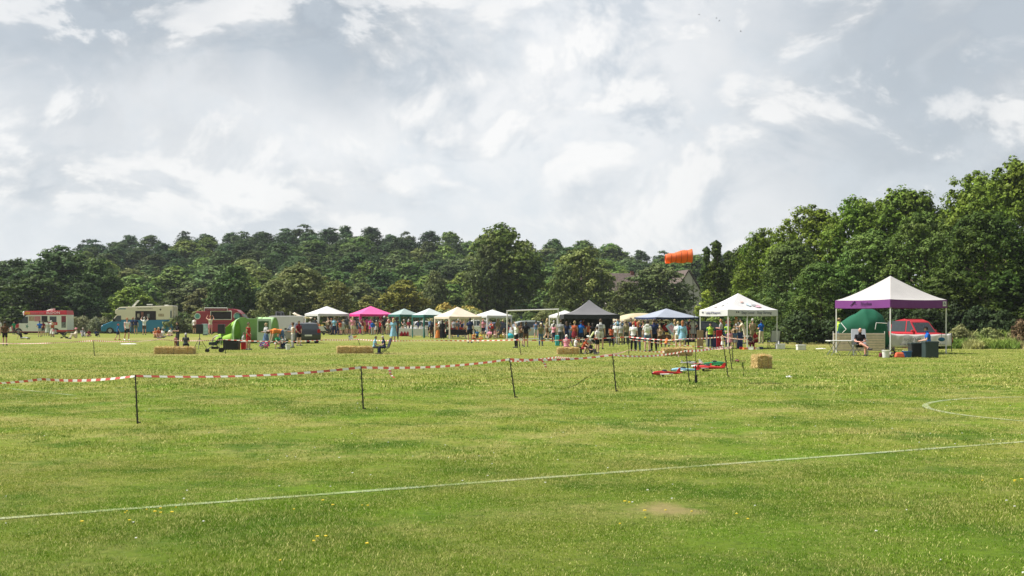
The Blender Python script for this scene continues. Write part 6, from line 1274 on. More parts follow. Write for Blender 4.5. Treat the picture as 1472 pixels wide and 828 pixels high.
_, D, z, w_ = table('stall table under the dark grey gazebo', 860, 491, 46, 478, cloth=dcl, cloth_label='black tablecloth under the dark grey gazebo'); items(D, 842, 880, z, 8, 6, 'small %s %s on the stall table under the dark gazebo', ('white', 'red', 'yellow', 'tan'))
_, D, z, w_ = table('bare wooden table under the beige gazebo', 893, 493, 40, 481, top=pm('wood_top', (.28, .17, .09), .7, var=.3)); items(D, 876, 910, z, 7, 7, 'small %s %s on the bare wooden table')
_, D, z, w_ = table('stall table under the grey blue gazebo', 940, 494, 50, 481, cloth=fab('brown_cloth', (.10, .06, .04), .05), cloth_label='brown tablecloth under the grey blue gazebo'); items(D, 920, 962, z, 8, 8, 'small %s %s on the table under the grey blue gazebo')
_, D, z, w_ = table('stall table at the back of the white sponsor gazebo', 1030, 494, 38, 482, cloth=dcl, cloth_label='black tablecloth in the white sponsor gazebo'); items(D, 1014, 1046, z, 6, 9, 'small %s %s on the table in the sponsor gazebo')
_, D, z, w_ = table('small table right inside the white sponsor gazebo', 1073, 496, 16, 483)
_, D, z, w_ = table('white folding table under the purple gazebo', 1217, 511.2, 48, 489.5, depth=.75, yaw=2)
# clothes rail with red and orange garments
D = F*H/(483.5-HY); t = thing('clothes_rail', 'clothes rail of red and orange garments under the cream gazebo', 'clothes rail', (X(656, D), D, 0)); mb = MB(); w_ = S(30, D)/2
for s in (-1, 1): mb.cyl((s*w_, 0, 0), (s*w_, 0, 1.5), .02, None, 8); mb.cyl((s*w_, -.25, .03), (s*w_, .25, .03), .02, None, 8)
mb.cyl((-w_, 0, 1.5), (w_, 0, 1.5), .018, None, 8); mb.build('rail', metal_g, t)
for k in range(12):
    c = ('red', 'rust', 'orange', 'cream', 'tan', 'maroon', 'white')[k*5 % 7]; mb = MB(); x_ = lerp(-w_+.15, w_-.15, k/11); r = random.Random(k); mb.box((x_, 0, 1.05), (.10, .42, .8), M=Matrix.Rotation(r.uniform(-.5, .5), 3, 'Z'), taper=.6); bevel(mb.build('garment', pm('goods_'+c, CO[c], .8), t), .03)
# loudspeakers
for px, lab in ((287, 'left loudspeaker on a black tripod before the red food van'), (318.5, 'right loudspeaker on a black tripod before the green awning')):
    D = F*H/(501.5-HY); t = thing('loudspeaker', lab, 'loudspeaker', (X(px, D), D, 0), math.radians(8 if px < 300 else -4), 'loudspeakers on tripods'); z0, z1 = Z(480, D), Z(466, D); w_ = S(9.5, D)
    mb = MB(); mb.box((0, 0, (z0+z1)/2), (w_, .3, z1-z0)); o = bevel(mb.build('cabinet', black_p, t), .03); mb = MB(); mb.box((0, -.155, (z0+z1)/2), (w_*.88, .01, (z1-z0)*.92)); mb.build('grille', pm('grille_grey', (.03, .032, .04), .5, var=.3, scale=60), o)
    mb = MB(); mb.cyl((0, 0, .2), (0, 0, z0), .018, None, 8); mb.build('pole', metal_d, t)
    for k in range(3): a = k*2.094+.5; mb = MB(); mb.cyl((0, 0, .62), (math.cos(a)*.42, math.sin(a)*.42, .0), .013, None, 8); mb.cyl((0, 0, .25), (math.cos(a)*.25, math.sin(a)*.25, .26), .009, None, 6); mb.build('leg', metal_d, t)
# pushchairs
def pram(px, by, hpx, yaw, label, hood):
    D = F*H/(by-HY); s = S(hpx, D)/1.05; t = thing('pushchair', label, 'pushchair', (X(px, D), D, 0), math.radians(yaw), 'pushchairs', (s, s, s))
    mb = MB()
    for y in (-.25, .25): mb.tube([V((-.45, y, .18)), V((.1, y, .55)), V((.5, y, 1.02))], .014, 6); mb.tube([V((.38, y, .14)), V((.0, y, .5)), V((-.15, y, .62))], .014, 6)
    mb.cyl((.5, -.25, 1.02), (.5, .25, 1.02), .018, None, 8); mb.build('chassis', metal_d, t)
    mb = MB(); mb.add([(-.35, -.2, .45), (.1, -.2, .42), (.38, -.2, .85), (.28, -.2, .90), (-.0, -.2, .62), (-.35, -.2, .62), (-.35, .2, .45), (.1, .2, .42), (.38, .2, .85), (.28, .2, .90), (.0, .2, .62), (-.35, .2, .62)], [(0, 1, 2, 3, 4, 5), (11, 10, 9, 8, 7, 6)]+[(i, (i+1) % 6, 6+(i+1) % 6, 6+i) for i in range(6)]); bevel(mb.build('seat', pm('pram_seat', (.03, .05, .055), .8), t), .03)
    mb = MB(); n = 9
    for i in range(n+1):
        a = -.3+i/n*2.0
        for y in (-.22, -.12, .12, .22): mb.v.append((.18-math.cos(a)*.33, y*(1 if abs(y) < .2 else 1), .72+math.sin(a)*.3*(1 if abs(y) < .2 else .9)))
    for i in range(n):
        for j in range(3): mb.f.append((i*4+j, i*4+4+j, i*4+5+j, i*4+j+1)); mb.m.append(0)
    o = mb.build('hood', hood, t, True); md = o.modifiers.new('s', 'SOLIDIFY'); md.thickness = .02
    for x_, y_, r_ in ((-.45, -.2, .11), (-.45, .2, .11), (.38, -.27, .14), (.38, .27, .14)): mb = MB(); mb.cyl((x_, y_-.02, r_), (x_, y_+.02, r_), r_, None, 16); mb.build('wheel', rubber, t)
    mb = MB(); mb.box((0, 0, .27), (.4, .34, .14)); bevel(mb.build('basket', pm('pram_basket', (.02, .02, .02), .9), t), .03)
pram(309, 506.5, 25, 8, 'dark pushchair with a pale grey hood between the loudspeakers', pm('hood_grey', (.50, .50, .52), .8)); pram(470.5, 481.5, 14, 190, 'black pushchair before the left white gazebo', pm('hood_black', (.02, .02, .025), .8)); pram(92.5, 486.5, 9.5, 0, 'black pushchair low behind the ice cream van', pm('hood_black', (.02, .02, .025), .8))
# green awning tent
D = F*H/(494-HY); wa = S(86, D)/2; dp = 2.6; hh_ = Z(455.5, D); lime = fab('lime_canvas', (.36, .60, .10), .25); pal = fab('pale_green_canvas', (.46, .66, .36), .25)
t = thing('awning_tent', 'lime and pale green drive away awning before the red food van', 'awning', (X(347, D), D+dp/2, 0)); na, nx = 14, 18
def aw(u, a):
    hx = hh_*(min(1, (max(u, 0)/.42))**.55 if u < .42 else 1-.03*(u-.42)); x = lerp(-wa, wa, u); y = -math.cos(a)*dp/2*(.75+.25*min(1, u*3)); z = math.sin(a)**.55*max(hx, .02); return (x, y, z)
for nm, m_, u0, u1, hole in (('end_panel', lime, 0., .34, (.14, .33, 0, 5)), ('main_panel', pal, .34, .80, (.36, .78, 0, 9)), ('link_panel', pal, .80, 1., (2, 2, 0, 0))):
    mb = MB(); k = max(4, int(nx*(u1-u0)*1.6)); us = [lerp(u0, u1, i/k) for i in range(k+1)]
    for u in us:
        for j in range(na+1): mb.v.append(aw(u, math.pi*j/na))
    for i in range(k):
        for j in range(na):
            uc = (us[i]+us[i+1])/2; arch = hole[3]*max(0., 1-((uc-(hole[0]+hole[1])/2)/((hole[1]-hole[0])/2+1e-6))**2)**.5
            if hole[0] < uc < hole[1] and j < arch and not (nm == 'end_panel' and j < 1): continue
            mb.f.append((i*(na+1)+j, (i+1)*(na+1)+j, (i+1)*(na+1)+j+1, i*(na+1)+j+1)); mb.m.append(0)
    o = mb.build(nm, m_, t, True); md = o.modifiers.new('s', 'SOLIDIFY'); md.thickness = .012
for u in (.34, .80): mb = MB(); mb.tube([V(aw(u, math.pi*j/14))*1.003 for j in range(15)], .02, 6); mb.build('hoop', pm('hoop_green', (.30, .52, .14), .6), t)
mb = MB(); p_ = aw(.86, .5); mb.box((lerp(-wa, wa, .87), -dp/2-.02, 1.15), (S(15, D), .02, .75)); w_ = bevel(mb.build('side_window', pm('tinted_window', (.04, .10, .03), .15), t), .01)
mb = MB(); mb.box((lerp(-wa, wa, .88), -dp/2, .85), (S(20, D), .02, 1.66)); mb.build('door_panel', fab('mint_canvas', (.60, .72, .62), .2), t)
def simple(name, label, cat, px, by, parts, yaw=0, group=None, D=None, z=0.):
    """parts: list of (part name, MB, material, smooth, bevel)"""
    D = F*H/(by-HY) if D is None else D; t = thing(name, label, cat, (X(px, D), D, z), math.radians(yaw), group)
    for nm, mb, m, bv in parts:
        o = mb.build(nm, m, t)
        if bv: bevel(o, bv)
    return t
def B_(*a, **k): return MB().box(*a, **k)
def rim_box(w, d, h, th=.03, taper=1.): 
    mb = MB(); mb.box((0, 0, .015), (w*.92, d*.92, .03)); a = 1/taper
    for c, s in (((0, -d/2, h/2), (w, th, h)), ((0, d/2, h/2), (w, th, h)), ((-w/2, 0, h/2), (th, d, h)), ((w/2, 0, h/2), (th, d, h))): mb.box(c, s)
    mb.box((0, -d/2-.015, h-.02), (w+.06, .03, .05)); mb.box((0, d/2+.015, h-.02), (w+.06, .03, .05)); mb.box((-w/2-.015, 0, h-.02), (.03, d+.06, .05)); mb.box((w/2+.015, 0, h-.02), (.03, d+.06, .05)); return mb
def bucket_parts(r, h, m, lid=None):
    mb = MB(); mb.cyl((0, 0, 0), (0, 0, h), r*.85, r, 20, caps=False); mb.cyl((0, 0, .0), (0, 0, .012), r*.85, None, 20); mb.cyl((0, 0, h-.03), (0, 0, h), r*1.06, None, 20, caps=True); hb_ = MB(); hb_.tube([V((math.cos(a)*r*1.05, -r*.3, h-.02+math.sin(a)*r*.5)) for a in [k*math.pi/8 for k in range(9)]], .006, 5)
    return [('tub', mb, m, 0), ('handle', hb_, metal_g, 0)]
wpl = pm('white_plastic', (.70, .70, .70), .45); simple('storage_crate', 'black crate stack before the green awning mouth', 'crate', 333, 503, [('crate', rim_box(.78, .5, .52), black_p, .01), ('lid', B_((0, 0, .54), (.84, .56, .05)), metal_d, .01)])
simple('cool_box', 'red cool box beside the person in the red playsuit', 'cool box', 350.5, 502.5, [('box', B_((0, 0, .2), (.26, .3, .4)), pm('cool_red', (.55, .02, .02), .4), .03), ('lid', B_((0, 0, .43), (.28, .32, .05)), wpl, .01)])
simple('sign_board', 'pale blue and white poster board behind the left loudspeaker', 'sign', 294.5, 482, [('board', B_((0, 0, .65), (.62, .04, 1.1), M=Matrix.Rotation(.12, 3, 'X')), pm('poster_blue', (.40, .55, .66), .6, var=.35, scale=4), .01), ('foot', B_((0, .2, .3), (.5, .03, .65), M=Matrix.Rotation(-.3, 3, 'X')), metal_d, 0)])
simple('litter_bin', 'white bucket under the tape before the silver van', 'bucket', 414, 502.5, bucket_parts(.13, .28, wpl)); 
# camping chairs
def chair(px, by, s, yaw, label, back=(.40, .42, .46), frame=metal_g, D=None):
    D = F*H/(by-HY) if D is None else D; t = thing('camping_chair', label, 'folding chair', (X(px, D), D, 0), math.radians(yaw)-math.atan2(px-CX, F), None, (s, s, s)); fm = fab('chair_cloth%.2f' % back[0], back, .05)
    mb = MB()
    for x_ in (-.27, .27): mb.cyl((x_, -.27, 0), (x_*.95, .25, .5), .012, None, 6); mb.cyl((x_, .27, 0), (x_, -.25, .45), .012, None, 6); mb.cyl((x_, .25, .42), (x_, .42, 1.0), .012, None, 6); mb.cyl((x_, -.25, .62), (x_, .3, .64), .014, None, 6); mb.cyl((x_, -.27, 0), (x_, -.25, .62), .011, None, 6)
    mb.cyl((-.27, -.27, .02), (.27, .27, .44), .01, None, 6); mb.cyl((.27, -.27, .02), (-.27, .27, .44), .01, None, 6); mb.build('frame', frame, t)
    mb = MB(); mb.add([(-.26, -.25, .45), (.26, -.25, .45), (.26, 0, .40), (-.26, 0, .40), (.26, .25, .43), (-.26, .25, .43)], [(0, 1, 2, 3), (3, 2, 4, 5)]); o = mb.build('seat', fm, t); o.modifiers.new('s', 'SOLIDIFY').thickness = .015
    mb = MB(); mb.add([(-.27, .24, .45), (.27, .24, .45), (.29, .34, .75), (-.29, .34, .75), (.27, .43, 1.04), (-.27, .43, 1.04)], [(0, 1, 2, 3), (3, 2, 4, 5)]); o = mb.build('backrest', fm, t); o.modifiers.new('s', 'SOLIDIFY').thickness = .03; bevel(o, .012); return t
D_ = F*H/(511.5-HY); chair(1236, 0, 1.14, 8, 'padded grey camping chair under the bald person in black', D=D_+.08); chair(1274, 0, 1.2, 60, 'grey camping chair by the middle leg of the purple gazebo', D=62.1)
chair(553.5, 508.3, .70, -75, 'dark camping chair beside the bale end', back=(.03, .03, .05), frame=metal_d)
chair(1112, 0, .95, 200, 'low black folding seat with a white jacket by the sponsor gazebo', back=(.55, .57, .55), frame=metal_d, D=F*H/(501-HY))
# purple gazebo contents
cream_w = pm('windbreak_wood', (.74, .62, .54), .75, var=.12)
D = 58.4; t = thing('slatted_windbreak', 'low pinkish slatted windbreak behind the seated bald person', 'windbreak', (X(1235, D), D, 0)); w_ = S(74, D)
for k in range(7): mb = MB(); mb.box((0, 0, .08+k*.13), (w_, .03, .118)); bevel(mb.build('slat', cream_w, t), .006)
for s in (-1, 0, 1): mb = MB(); mb.cyl((s*w_/2, .03, 0), (s*w_/2, .03, 1.02), .02, None, 8); mb.build('post', metal_w, t)
D = 57.6; t = thing('banner', 'white sponsor banner hung before the red car', 'banner', (X(1324, D), D, 0)); w_ = S(87, D)/2; z1, z0 = Z(480.5, D), .25
mb = MB(); n = 24
for i in range(n+1):
    for j in range(7): u, v = i/n, j/6; mb.v.append((lerp(-w_, w_, u), .03*math.sin(u*22+v*3)+.02*math.sin(u*9), lerp(z1+.05*(abs(u-.5)*2)**3-.06*math.sin(u*12)**2*(.3), z0-.03*math.sin(u*5), v)))
for i in range(n):
    for j in range(6): mb.f.append((i*7+j, i*7+7+j, i*7+8+j, i*7+j+1)); mb.m.append(0)
o = mb.build('sheet', fab('banner_white', (.80, .79, .79), .5), t, True); o.modifiers.new('s', 'SOLIDIFY').thickness = .006
for s in (-1, 1): mb = MB(); mb.cyl((s*(w_+.03), .03, 0), (s*(w_+.03), .03, z1+.08), .022, None, 8); mb.build('pole', metal_d, t)
text('RHYTHM', .20, pm('grey_lettering', (.25, .25, .27), .7), t, (-w_*.3, -.08, (z0+z1)/2+.04), stretch=1.1); text('WORK TOGETHER', .11, txtn, t, (-w_*.42, -.08, (z0+z1)/2-.2)); text('call us today', .11, pm('red_lettering', (.5, .12, .12), .7), t, (-w_*.45, -.08, (z0+z1)/2-.36)); text('www.info.org.uk', .10, txtn, t, (w_*.62, -.08, z0+.13))
mb = MB(); 
for a, b in (((-.25, -.15), (.25, .15)), ((-.05, .2), (.2, -.12)), ((-.3, .02), (.05, -.18))): mb.cyl((a[0]-w_*.2, -.08, a[1]+z1-.35), (b[0]-w_*.2, -.08, b[1]+z1-.35), .012, .004, 6)
mb.build('star_emblem', pm('grey_lettering', (.25, .25, .27), .7), t)
gb = pm('dark_green_plastic', (.030, .050, .050), .5)
simple('storage_bin', 'left dark storage bin before the banner', 'storage bin', 1317.5, 513.3, [('bin', rim_box(.56, .45, .58), pm('black_bin', (.02, .022, .024), .5), .01), ('lid', B_((0, 0, .6), (.62, .5, .04)), gb, .01)], group='storage bins')
simple('storage_bin', 'right green storage bin under the blue tee person', 'storage bin', 1337, 514.2, [('bin', rim_box(.53, .45, .66), gb, .01), ('lid', B_((0, 0, .68), (.58, .5, .04)), gb, .01)], group='storage bins')
blt = pm('blue_tub_plastic', (.02, .10, .26), .45); simple('tub', 'blue tub with a looped handle left of the storage bins', 'tub', 1303.5, 513.8, bucket_parts(.21, .27, blt))
simple('bucket', 'white bucket at the middle leg of the purple gazebo', 'bucket', 1273.5, 514, bucket_parts(.165, .30, wpl)); simple('holdall', 'dark red bag left of the white bucket', 'bag', 1266.5, 513.5, [('bag', B_((0, 0, .09), (.16, .2, .18)), pm('bag_maroon', (.15, .02, .03), .7), .04), ('strap', MB().tube([V((math.cos(a)*.07, 0, .17+math.sin(a)*.08)) for a in [k*math.pi/6 for k in range(7)]], .008, 5), black_p, 0)])
simple('holdall', 'orange bag between black coil and blue tub', 'bag', 1293, 514, [('bag', B_((0, 0, .11), (.42, .25, .22), taper=.75), pm('bag_orange', (.62, .12, .05), .7), .05), ('strap', MB().tube([V((math.cos(a)*.15, 0, .2+math.sin(a)*.12)) for a in [k*math.pi/6 for k in range(7)]], .01, 5), black_p, 0)])
mb = MB()
for k in range(4): mb.tube([V((math.cos(a)*(.14-.01*k), -.05+.03*k, .17+math.sin(a)*(.15-.01*k))) for a in [j*math.pi/9 for j in range(19)]], .014, 6)
simple('cable_reel', 'coiled black cable reel right of the white bucket', 'cable reel', 1282.5, 513.5, [('coil', mb, black_p, 0), ('hub', MB().cyl((0, -.08, .17), (0, .08, .17), .05, None, 12), metal_g, 0), ('stand', B_((0, 0, .02), (.26, .16, .04)), black_p, .01)])
mb = MB(); mb.tube([V((-.2, 0, .0)), V((0, 0, .03)), V((.22, .05, .0))], .05, 8)
simple('folded_cloth', 'bright blue bag hanging beside the blue tee person', 'bag', 1353.5, 500, [('bag', MB().sph((0, 0, .66), (.17, .11, .10), 14, 8), pm('bag_blue', (.02, .16, .30), .6), 0), ('strap', MB().cyl((0, 0, .74), (0, 0, .98), .008, None, 6), black_p, 0)], D=55.2)
# big green inflatable behind the purple gazebo
D = 62.; w_ = S(70, D); gr = fab('inflatable_green', (.014, .11, .062), .12); t = thing('inflatable_tunnel', 'big sagging dark green inflatable held by the marshal', 'inflatable', (X(1241, D), D, 0)); mb = MB(); nx, na = 26, 20
for i in range(nx+1):
    u = i/nx; x = lerp(-w_/2, w_/2, u); top = np.interp(u, [0, .08, .25, .5, .72, .88, 1], [1.38, 1.55, 1.85, 2.25, 2.2, 1.85, 1.2]); bot = np.interp(u, [0, .1, .3, 1], [1.0, .55, .1, .0]); c_ = (top+bot)/2; r_ = (top-bot)/2; ry = np.interp(u, [0, .15, .5, .9, 1], [.12, .5, .9, .7, .3])
    for j in range(na): a = 6.283*j/na; k = 1+.035*math.sin(u*14+j*1.3)+.03*math.sin(j*2.0+u*4); mb.v.append((x+.05*math.sin(a*2), math.cos(a)*ry*k, c_+math.sin(a)*r_*k))
for i in range(nx):
    for j in range(na): mb.f.append((i*na+j, i*na+(j+1) % na, (i+1)*na+(j+1) % na, (i+1)*na+j)); mb.m.append(0)
mb.f += [tuple(range(na)), tuple(nx*na+j for j in range(na))]; mb.m += [0, 0]; mb.build('skin', gr, t, True)
mb = MB(); mb.tube([V((.35, -.93, 1.1)), V((.4, -.96, 1.45)), V((1.0, -.9, 1.42))], .018, 6); mb.tube([V((-w_/2+.05, -.2, 1.45)), V((-w_/2+.25, -.5, 1.1)), V((-w_/2+.1, -.3, .9))], .018, 6); mb.build('seam', wpl, t)
# sponsor gazebo things
simple('notice_board', 'tall plain plywood board at the left leg of the sponsor gazebo', 'board', 1006.5, 500.8, [('board', B_((0, 0, .52), (.36, .05, 1.02)), pm('plywood', (.33, .23, .14), .8, var=.2), .006), ('foot', B_((0, .15, .25), (.3, .03, .5), M=Matrix.Rotation(-.4, 3, 'X')), pm('plywood', (.33, .23, .14), .8), 0)])
t = simple('poster_stand', 'white poster with a round picture before the left marshal', 'poster', 1019.5, 498.5, [('panel', B_((0, 0, .50), (.38, .04, .78)), pm('poster_white', (.62, .60, .62), .6, var=.1), .006), ('foot', B_((0, .15, .2), (.3, .03, .4), M=Matrix.Rotation(-.4, 3, 'X')), metal_g, 0), ('round_picture', MB().cyl((0, -.02, .68), (0, -.03, .68), .13, None, 16), pm('picture_brown', (.20, .14, .12), .6, var=.5, scale=9), 0)])
simple('display_panel', 'red panel standing behind the blond toddler', 'panel', 1034, 499.5, [('panel', B_((0, 0, .5), (.32, .06, 1.0)), pm('panel_red', (.50, .01, .03), .6), .01), ('foot', B_((0, 0, .02), (.36, .3, .04)), metal_d, 0)], group='display panels'); simple('display_panel', 'navy blue panel standing right of the two girls', 'panel', 1063.5, 501.2, [('panel', B_((0, 0, .46), (.32, .06, .9)), pm('panel_navy', (.02, .045, .16), .6), .01), ('foot', B_((0, 0, .02), (.36, .3, .04)), metal_d, 0)], group='display panels')
simple('display_panel', 'dark blue panel behind the white poster', 'panel', 1027.5, 499.2, [('panel', B_((0, 0, .34), (.26, .06, .66)), pm('panel_navy', (.02, .045, .16), .6), .01), ('foot', B_((0, 0, .02), (.3, .3, .04)), metal_d, 0)], group='display panels')
for i, (px, c) in enumerate(((1047, 'pink'), (1058, 'white'))):
    D = 63.5; t = thing('hanging_toy', ('pink and white' if i == 0 else 'cream and rust') + ' soft toy hanging under the sponsor gazebo', 'soft toy', (X(px, D), D, Z(463 if i == 0 else 462, D))); mb = MB(); mb.sph((0, 0, .0), (.10, .09, .13), 12, 8); mb.sph((0, 0, .19), .085, 12, 8)
    for s in (-1, 1): mb.cyl((s*.06, 0, -.08), (s*.09, 0, -.24), .035, .03, 8); mb.cyl((s*.08, 0, .06), (s*.17, 0, -.02), .03, .025, 8)
    mb.build('body', pm('toy_'+c, CO['pink'] if i == 0 else CO['tan'], .9), t, True); mb = MB(); mb.sph((0, -.03, .2), (.09, .07, .04), 10, 6); mb.build('stripe', pm('toy_stripe%d' % i, CO['white'] if i == 0 else CO['rust'], .9), t, True); mb = MB(); mb.cyl((0, 0, .27), (0, 0, .55), .004, None, 5); mb.build('string', wpl, t)
simple('tub', 'white tub at the right leg of the sponsor gazebo', 'tub', 1121.5, 501.8, [('tub', rim_box(.44, .35, .28), wpl, .01), ('bottle', MB().cyl((-.08, 0, .28), (-.08, 0, .45), .045, .03, 10), wpl, 0)], group='white tubs on the grass'); simple('tub', 'lone white tub on the grass between the front gazebos', 'tub', 1151.5, 503.2, [('tub', rim_box(.42, .35, .26), wpl, .01), ('lid', B_((0, 0, .275), (.46, .4, .025)), wpl, 0)], group='white tubs on the grass')
simple('bench', 'thin dark plank bench resting behind the two white tubs', 'bench', 1135, 497.5, [('seat', B_((0, 0, .28), (1.6, .22, .035)), metal_d, .005), ('leg', B_((-.7, 0, .13), (.04, .2, .26)), metal_d, 0), ('leg', B_((.7, 0, .13), (.04, .2, .26)), metal_d, 0)])
r = random.Random(9)
for k in range(7):
    c = ('red', 'orange', 'pink', 'white', 'rust', 'cream', 'navy')[k]; px = 1066+k*4.6; s = r.uniform(.09, .13); mb = MB(); mb.box((0, 0, s*.5), (s*2, s*1.6, s)); mb.box((0, 0, s+.012), (s*2.1, s*1.7, .024)); D = F*H/(502.3+.4*(k % 2)-HY); o = mb.build('game_box', pm('goods_'+c, CO[c], .6)); o.location = (X(px, D), D, 0); o.rotation_euler = (0, 0, r.uniform(-.5, .5)); tag(o, '%s game box in the row on the grass before the sponsor gazebo' % c, 'box', 'game boxes on the grass')
# diamond kite
D = F*H/(497-HY); t = thing('diamond_kite', 'pale blue diamond kite with pink pattern under the blue gazebo', 'kite', (X(964, D), D-.6, 0)); zc0, zt0, zb0 = Z(470, D), Z(463.5, D), Z(483, D); a_ = [V((-.40, 0, zc0+.05)), V((-.02, 0, zt0)), V((.27, 0, zc0+.0)), V((.08, 0, zb0))]
mb = MB(); mb.add(a_+[v+V((0, .012, 0)) for v in a_], [(0, 1, 2, 3), (7, 6, 5, 4), (0, 4, 5, 1), (1, 5, 6, 2), (2, 6, 7, 3), (3, 7, 4, 0)]); mb.build('sail', fab('kite_blue', (.50, .66, .78), .35), t)
c_ = sum(a_, V((0, 0, 0)))/4; b_ = [c_+(v-c_)*.62 for v in a_]; mb = MB(); mb.add([v+V((0, -.008, 0)) for v in b_]+[v+V((0, -.003, 0)) for v in b_], [(0, 1, 2, 3), (7, 6, 5, 4), (0, 4, 5, 1), (1, 5, 6, 2), (2, 6, 7, 3), (3, 7, 4, 0)]); mb.build('pattern', pm('kite_pink', (.62, .36, .50), .6, var=.5, scale=10), t)
mb = MB(); mb.cyl(a_[1]+V((0, .02, 0)), a_[3]+V((0, .02, 0)), .008, None, 6); mb.cyl(a_[0]+V((0, .02, 0)), a_[2]+V((0, .02, 0)), .008, None, 6); mb.build('spar', metal_d, t); mb = MB(); mb.cyl((-1.1, .03, Z(459, D)), (-.3, .05, .7), .018, None, 6); mb.cyl((.2, .05, .75), (-.35, .0, 0), .015, None, 6); mb.build('holding_pole', pm('pole_wood', (.42, .28, .14), .7), t)
# small odds on the field
simple('folded_flag', 'long pale yellow rolled flag pole leaning by the seated family', 'flag', 846, 502, [('roll', MB().cyl((-.32, 0, .05), (.30, 0, .95), .035, .05, 8), pm('flag_yellow', (.66, .70, .36), .7), 0), ('tip', MB().cyl((.30, 0, .95), (.33, 0, 1.0), .02, .01, 8), metal_w, 0)])
simple('suitcase', 'teal suitcase by the right goal post', 'suitcase', 801, 498, [('case', B_((0, 0, .36), (.24, .2, .64)), pm('case_teal', (.03, .38, .42), .5), .04), ('handle', MB().tube([V((-.06, 0, .68)), V((-.06, 0, .85)), V((.06, 0, .85)), V((.06, 0, .68))], .01, 6), metal_d, 0)]); simple('holdall', 'bright cyan bag lying left of the phone pointer', 'bag', 732.5, 487, [('bag', MB().sph((0, 0, .22), (.36, .25, .26), 14, 10), pm('bag_cyan', (.03, .45, .58), .6), 0), ('strap', MB().tube([V((math.cos(a)*.2, -.1, .38+math.sin(a)*.12)) for a in [k*math.pi/6 for k in range(7)]], .012, 5), black_p, 0)]); simple('holdall', 'yellow striped bag left of the cyan bag', 'bag', 722.5, 486.5, [('bag', MB().sph((0, 0, .2), (.30, .22, .24), 14, 10), pm('bag_yellow', (.55, .42, .06), .7, var=.4, scale=8), 0), ('strap', MB().tube([V((math.cos(a)*.17, -.1, .34+math.sin(a)*.12)) for a in [k*math.pi/6 for k in range(7)]], .012, 5), black_p, 0)])
for lab, px, py, s in (('small white disc lying on the grass before the catering van', 184.5, 494.5, .55), ('white scrap on the grass right of the lone bale', 1134.5, 542.3, .10), ('white cloth lying on the grass before the white sponsor gazebo', 1180, 501.5, .30)):
    D = F*H/(py-HY); mb = MB(); mb.cyl((0, 0, .0), (0, 0, .03), s, s*.8, 14); mb.cyl((0, 0, .03), (0, 0, .045), s*.5, s*.2, 14); o = mb.build('white_disc', wpl); o.location = (X(px, D), D, .0); tag(o, lab, 'disc')
D = 56; t = thing('small_kite', 'small white, blue and orange kite fluttering over the far tape', 'kite', (X(507.5, D), D, Z(484.5, D))); mb = MB(); mb.add([(-.24, 0, .05), (-.05, .03, .10), (.02, 0, -.08), (-.2, -.02, -.16)], [(0, 1, 2, 3)]); o = mb.build('sail', wpl, t); o.modifiers.new('s', 'SOLIDIFY').thickness = .01; mb = MB(); mb.add([(-.24, -.012, .06), (-.12, -.012, .10), (-.16, -.012, .0)], [(0, 1, 2)]); o = mb.build('blue_corner', blt, t); o.modifiers.new('s', 'SOLIDIFY').thickness = .008; mb = MB(); mb.add([(.0, 0, .03), (.2, .02, .09), (.16, 0, -.02), (.02, 0, -.05)], [(0, 1, 2, 3)]); o = mb.build('tail', pm('kite_orange', (.7, .25, .08), .6), t); o.modifiers.new('s', 'SOLIDIFY').thickness = .008
# backpacks worn
for px, fy, c, lab in ((930, 505, 'pale', 'pale green backpack on the white tee behind the tape'), (863.5, 502, 'grey', 'grey backpack on the tall person in white tee')):
    D = F*H/(fy-HY); t = thing('backpack', lab, 'backpack', (X(px, D)-.02, D-.17, Z(fy-33 if fy > 503 else 471, D)), 0); m = pm('goods_'+c, CO[c], .8); mb = MB(); mb.box((0, 0, 0), (.27, .14, .40), taper=.85); bevel(mb.build('sack', m, t), .05, 3); mb = MB(); mb.box((0, -.08, -.06), (.2, .05, .18)); bevel(mb.build('pocket', m, t), .02)
    mb = MB()
    for s in (-1, 1): mb.tube([V((s*.09, .06, -.16)), V((s*.12, .12, .0)), V((s*.10, .1, .19))], .014, 6)
    mb.build('strap', black_p, t)
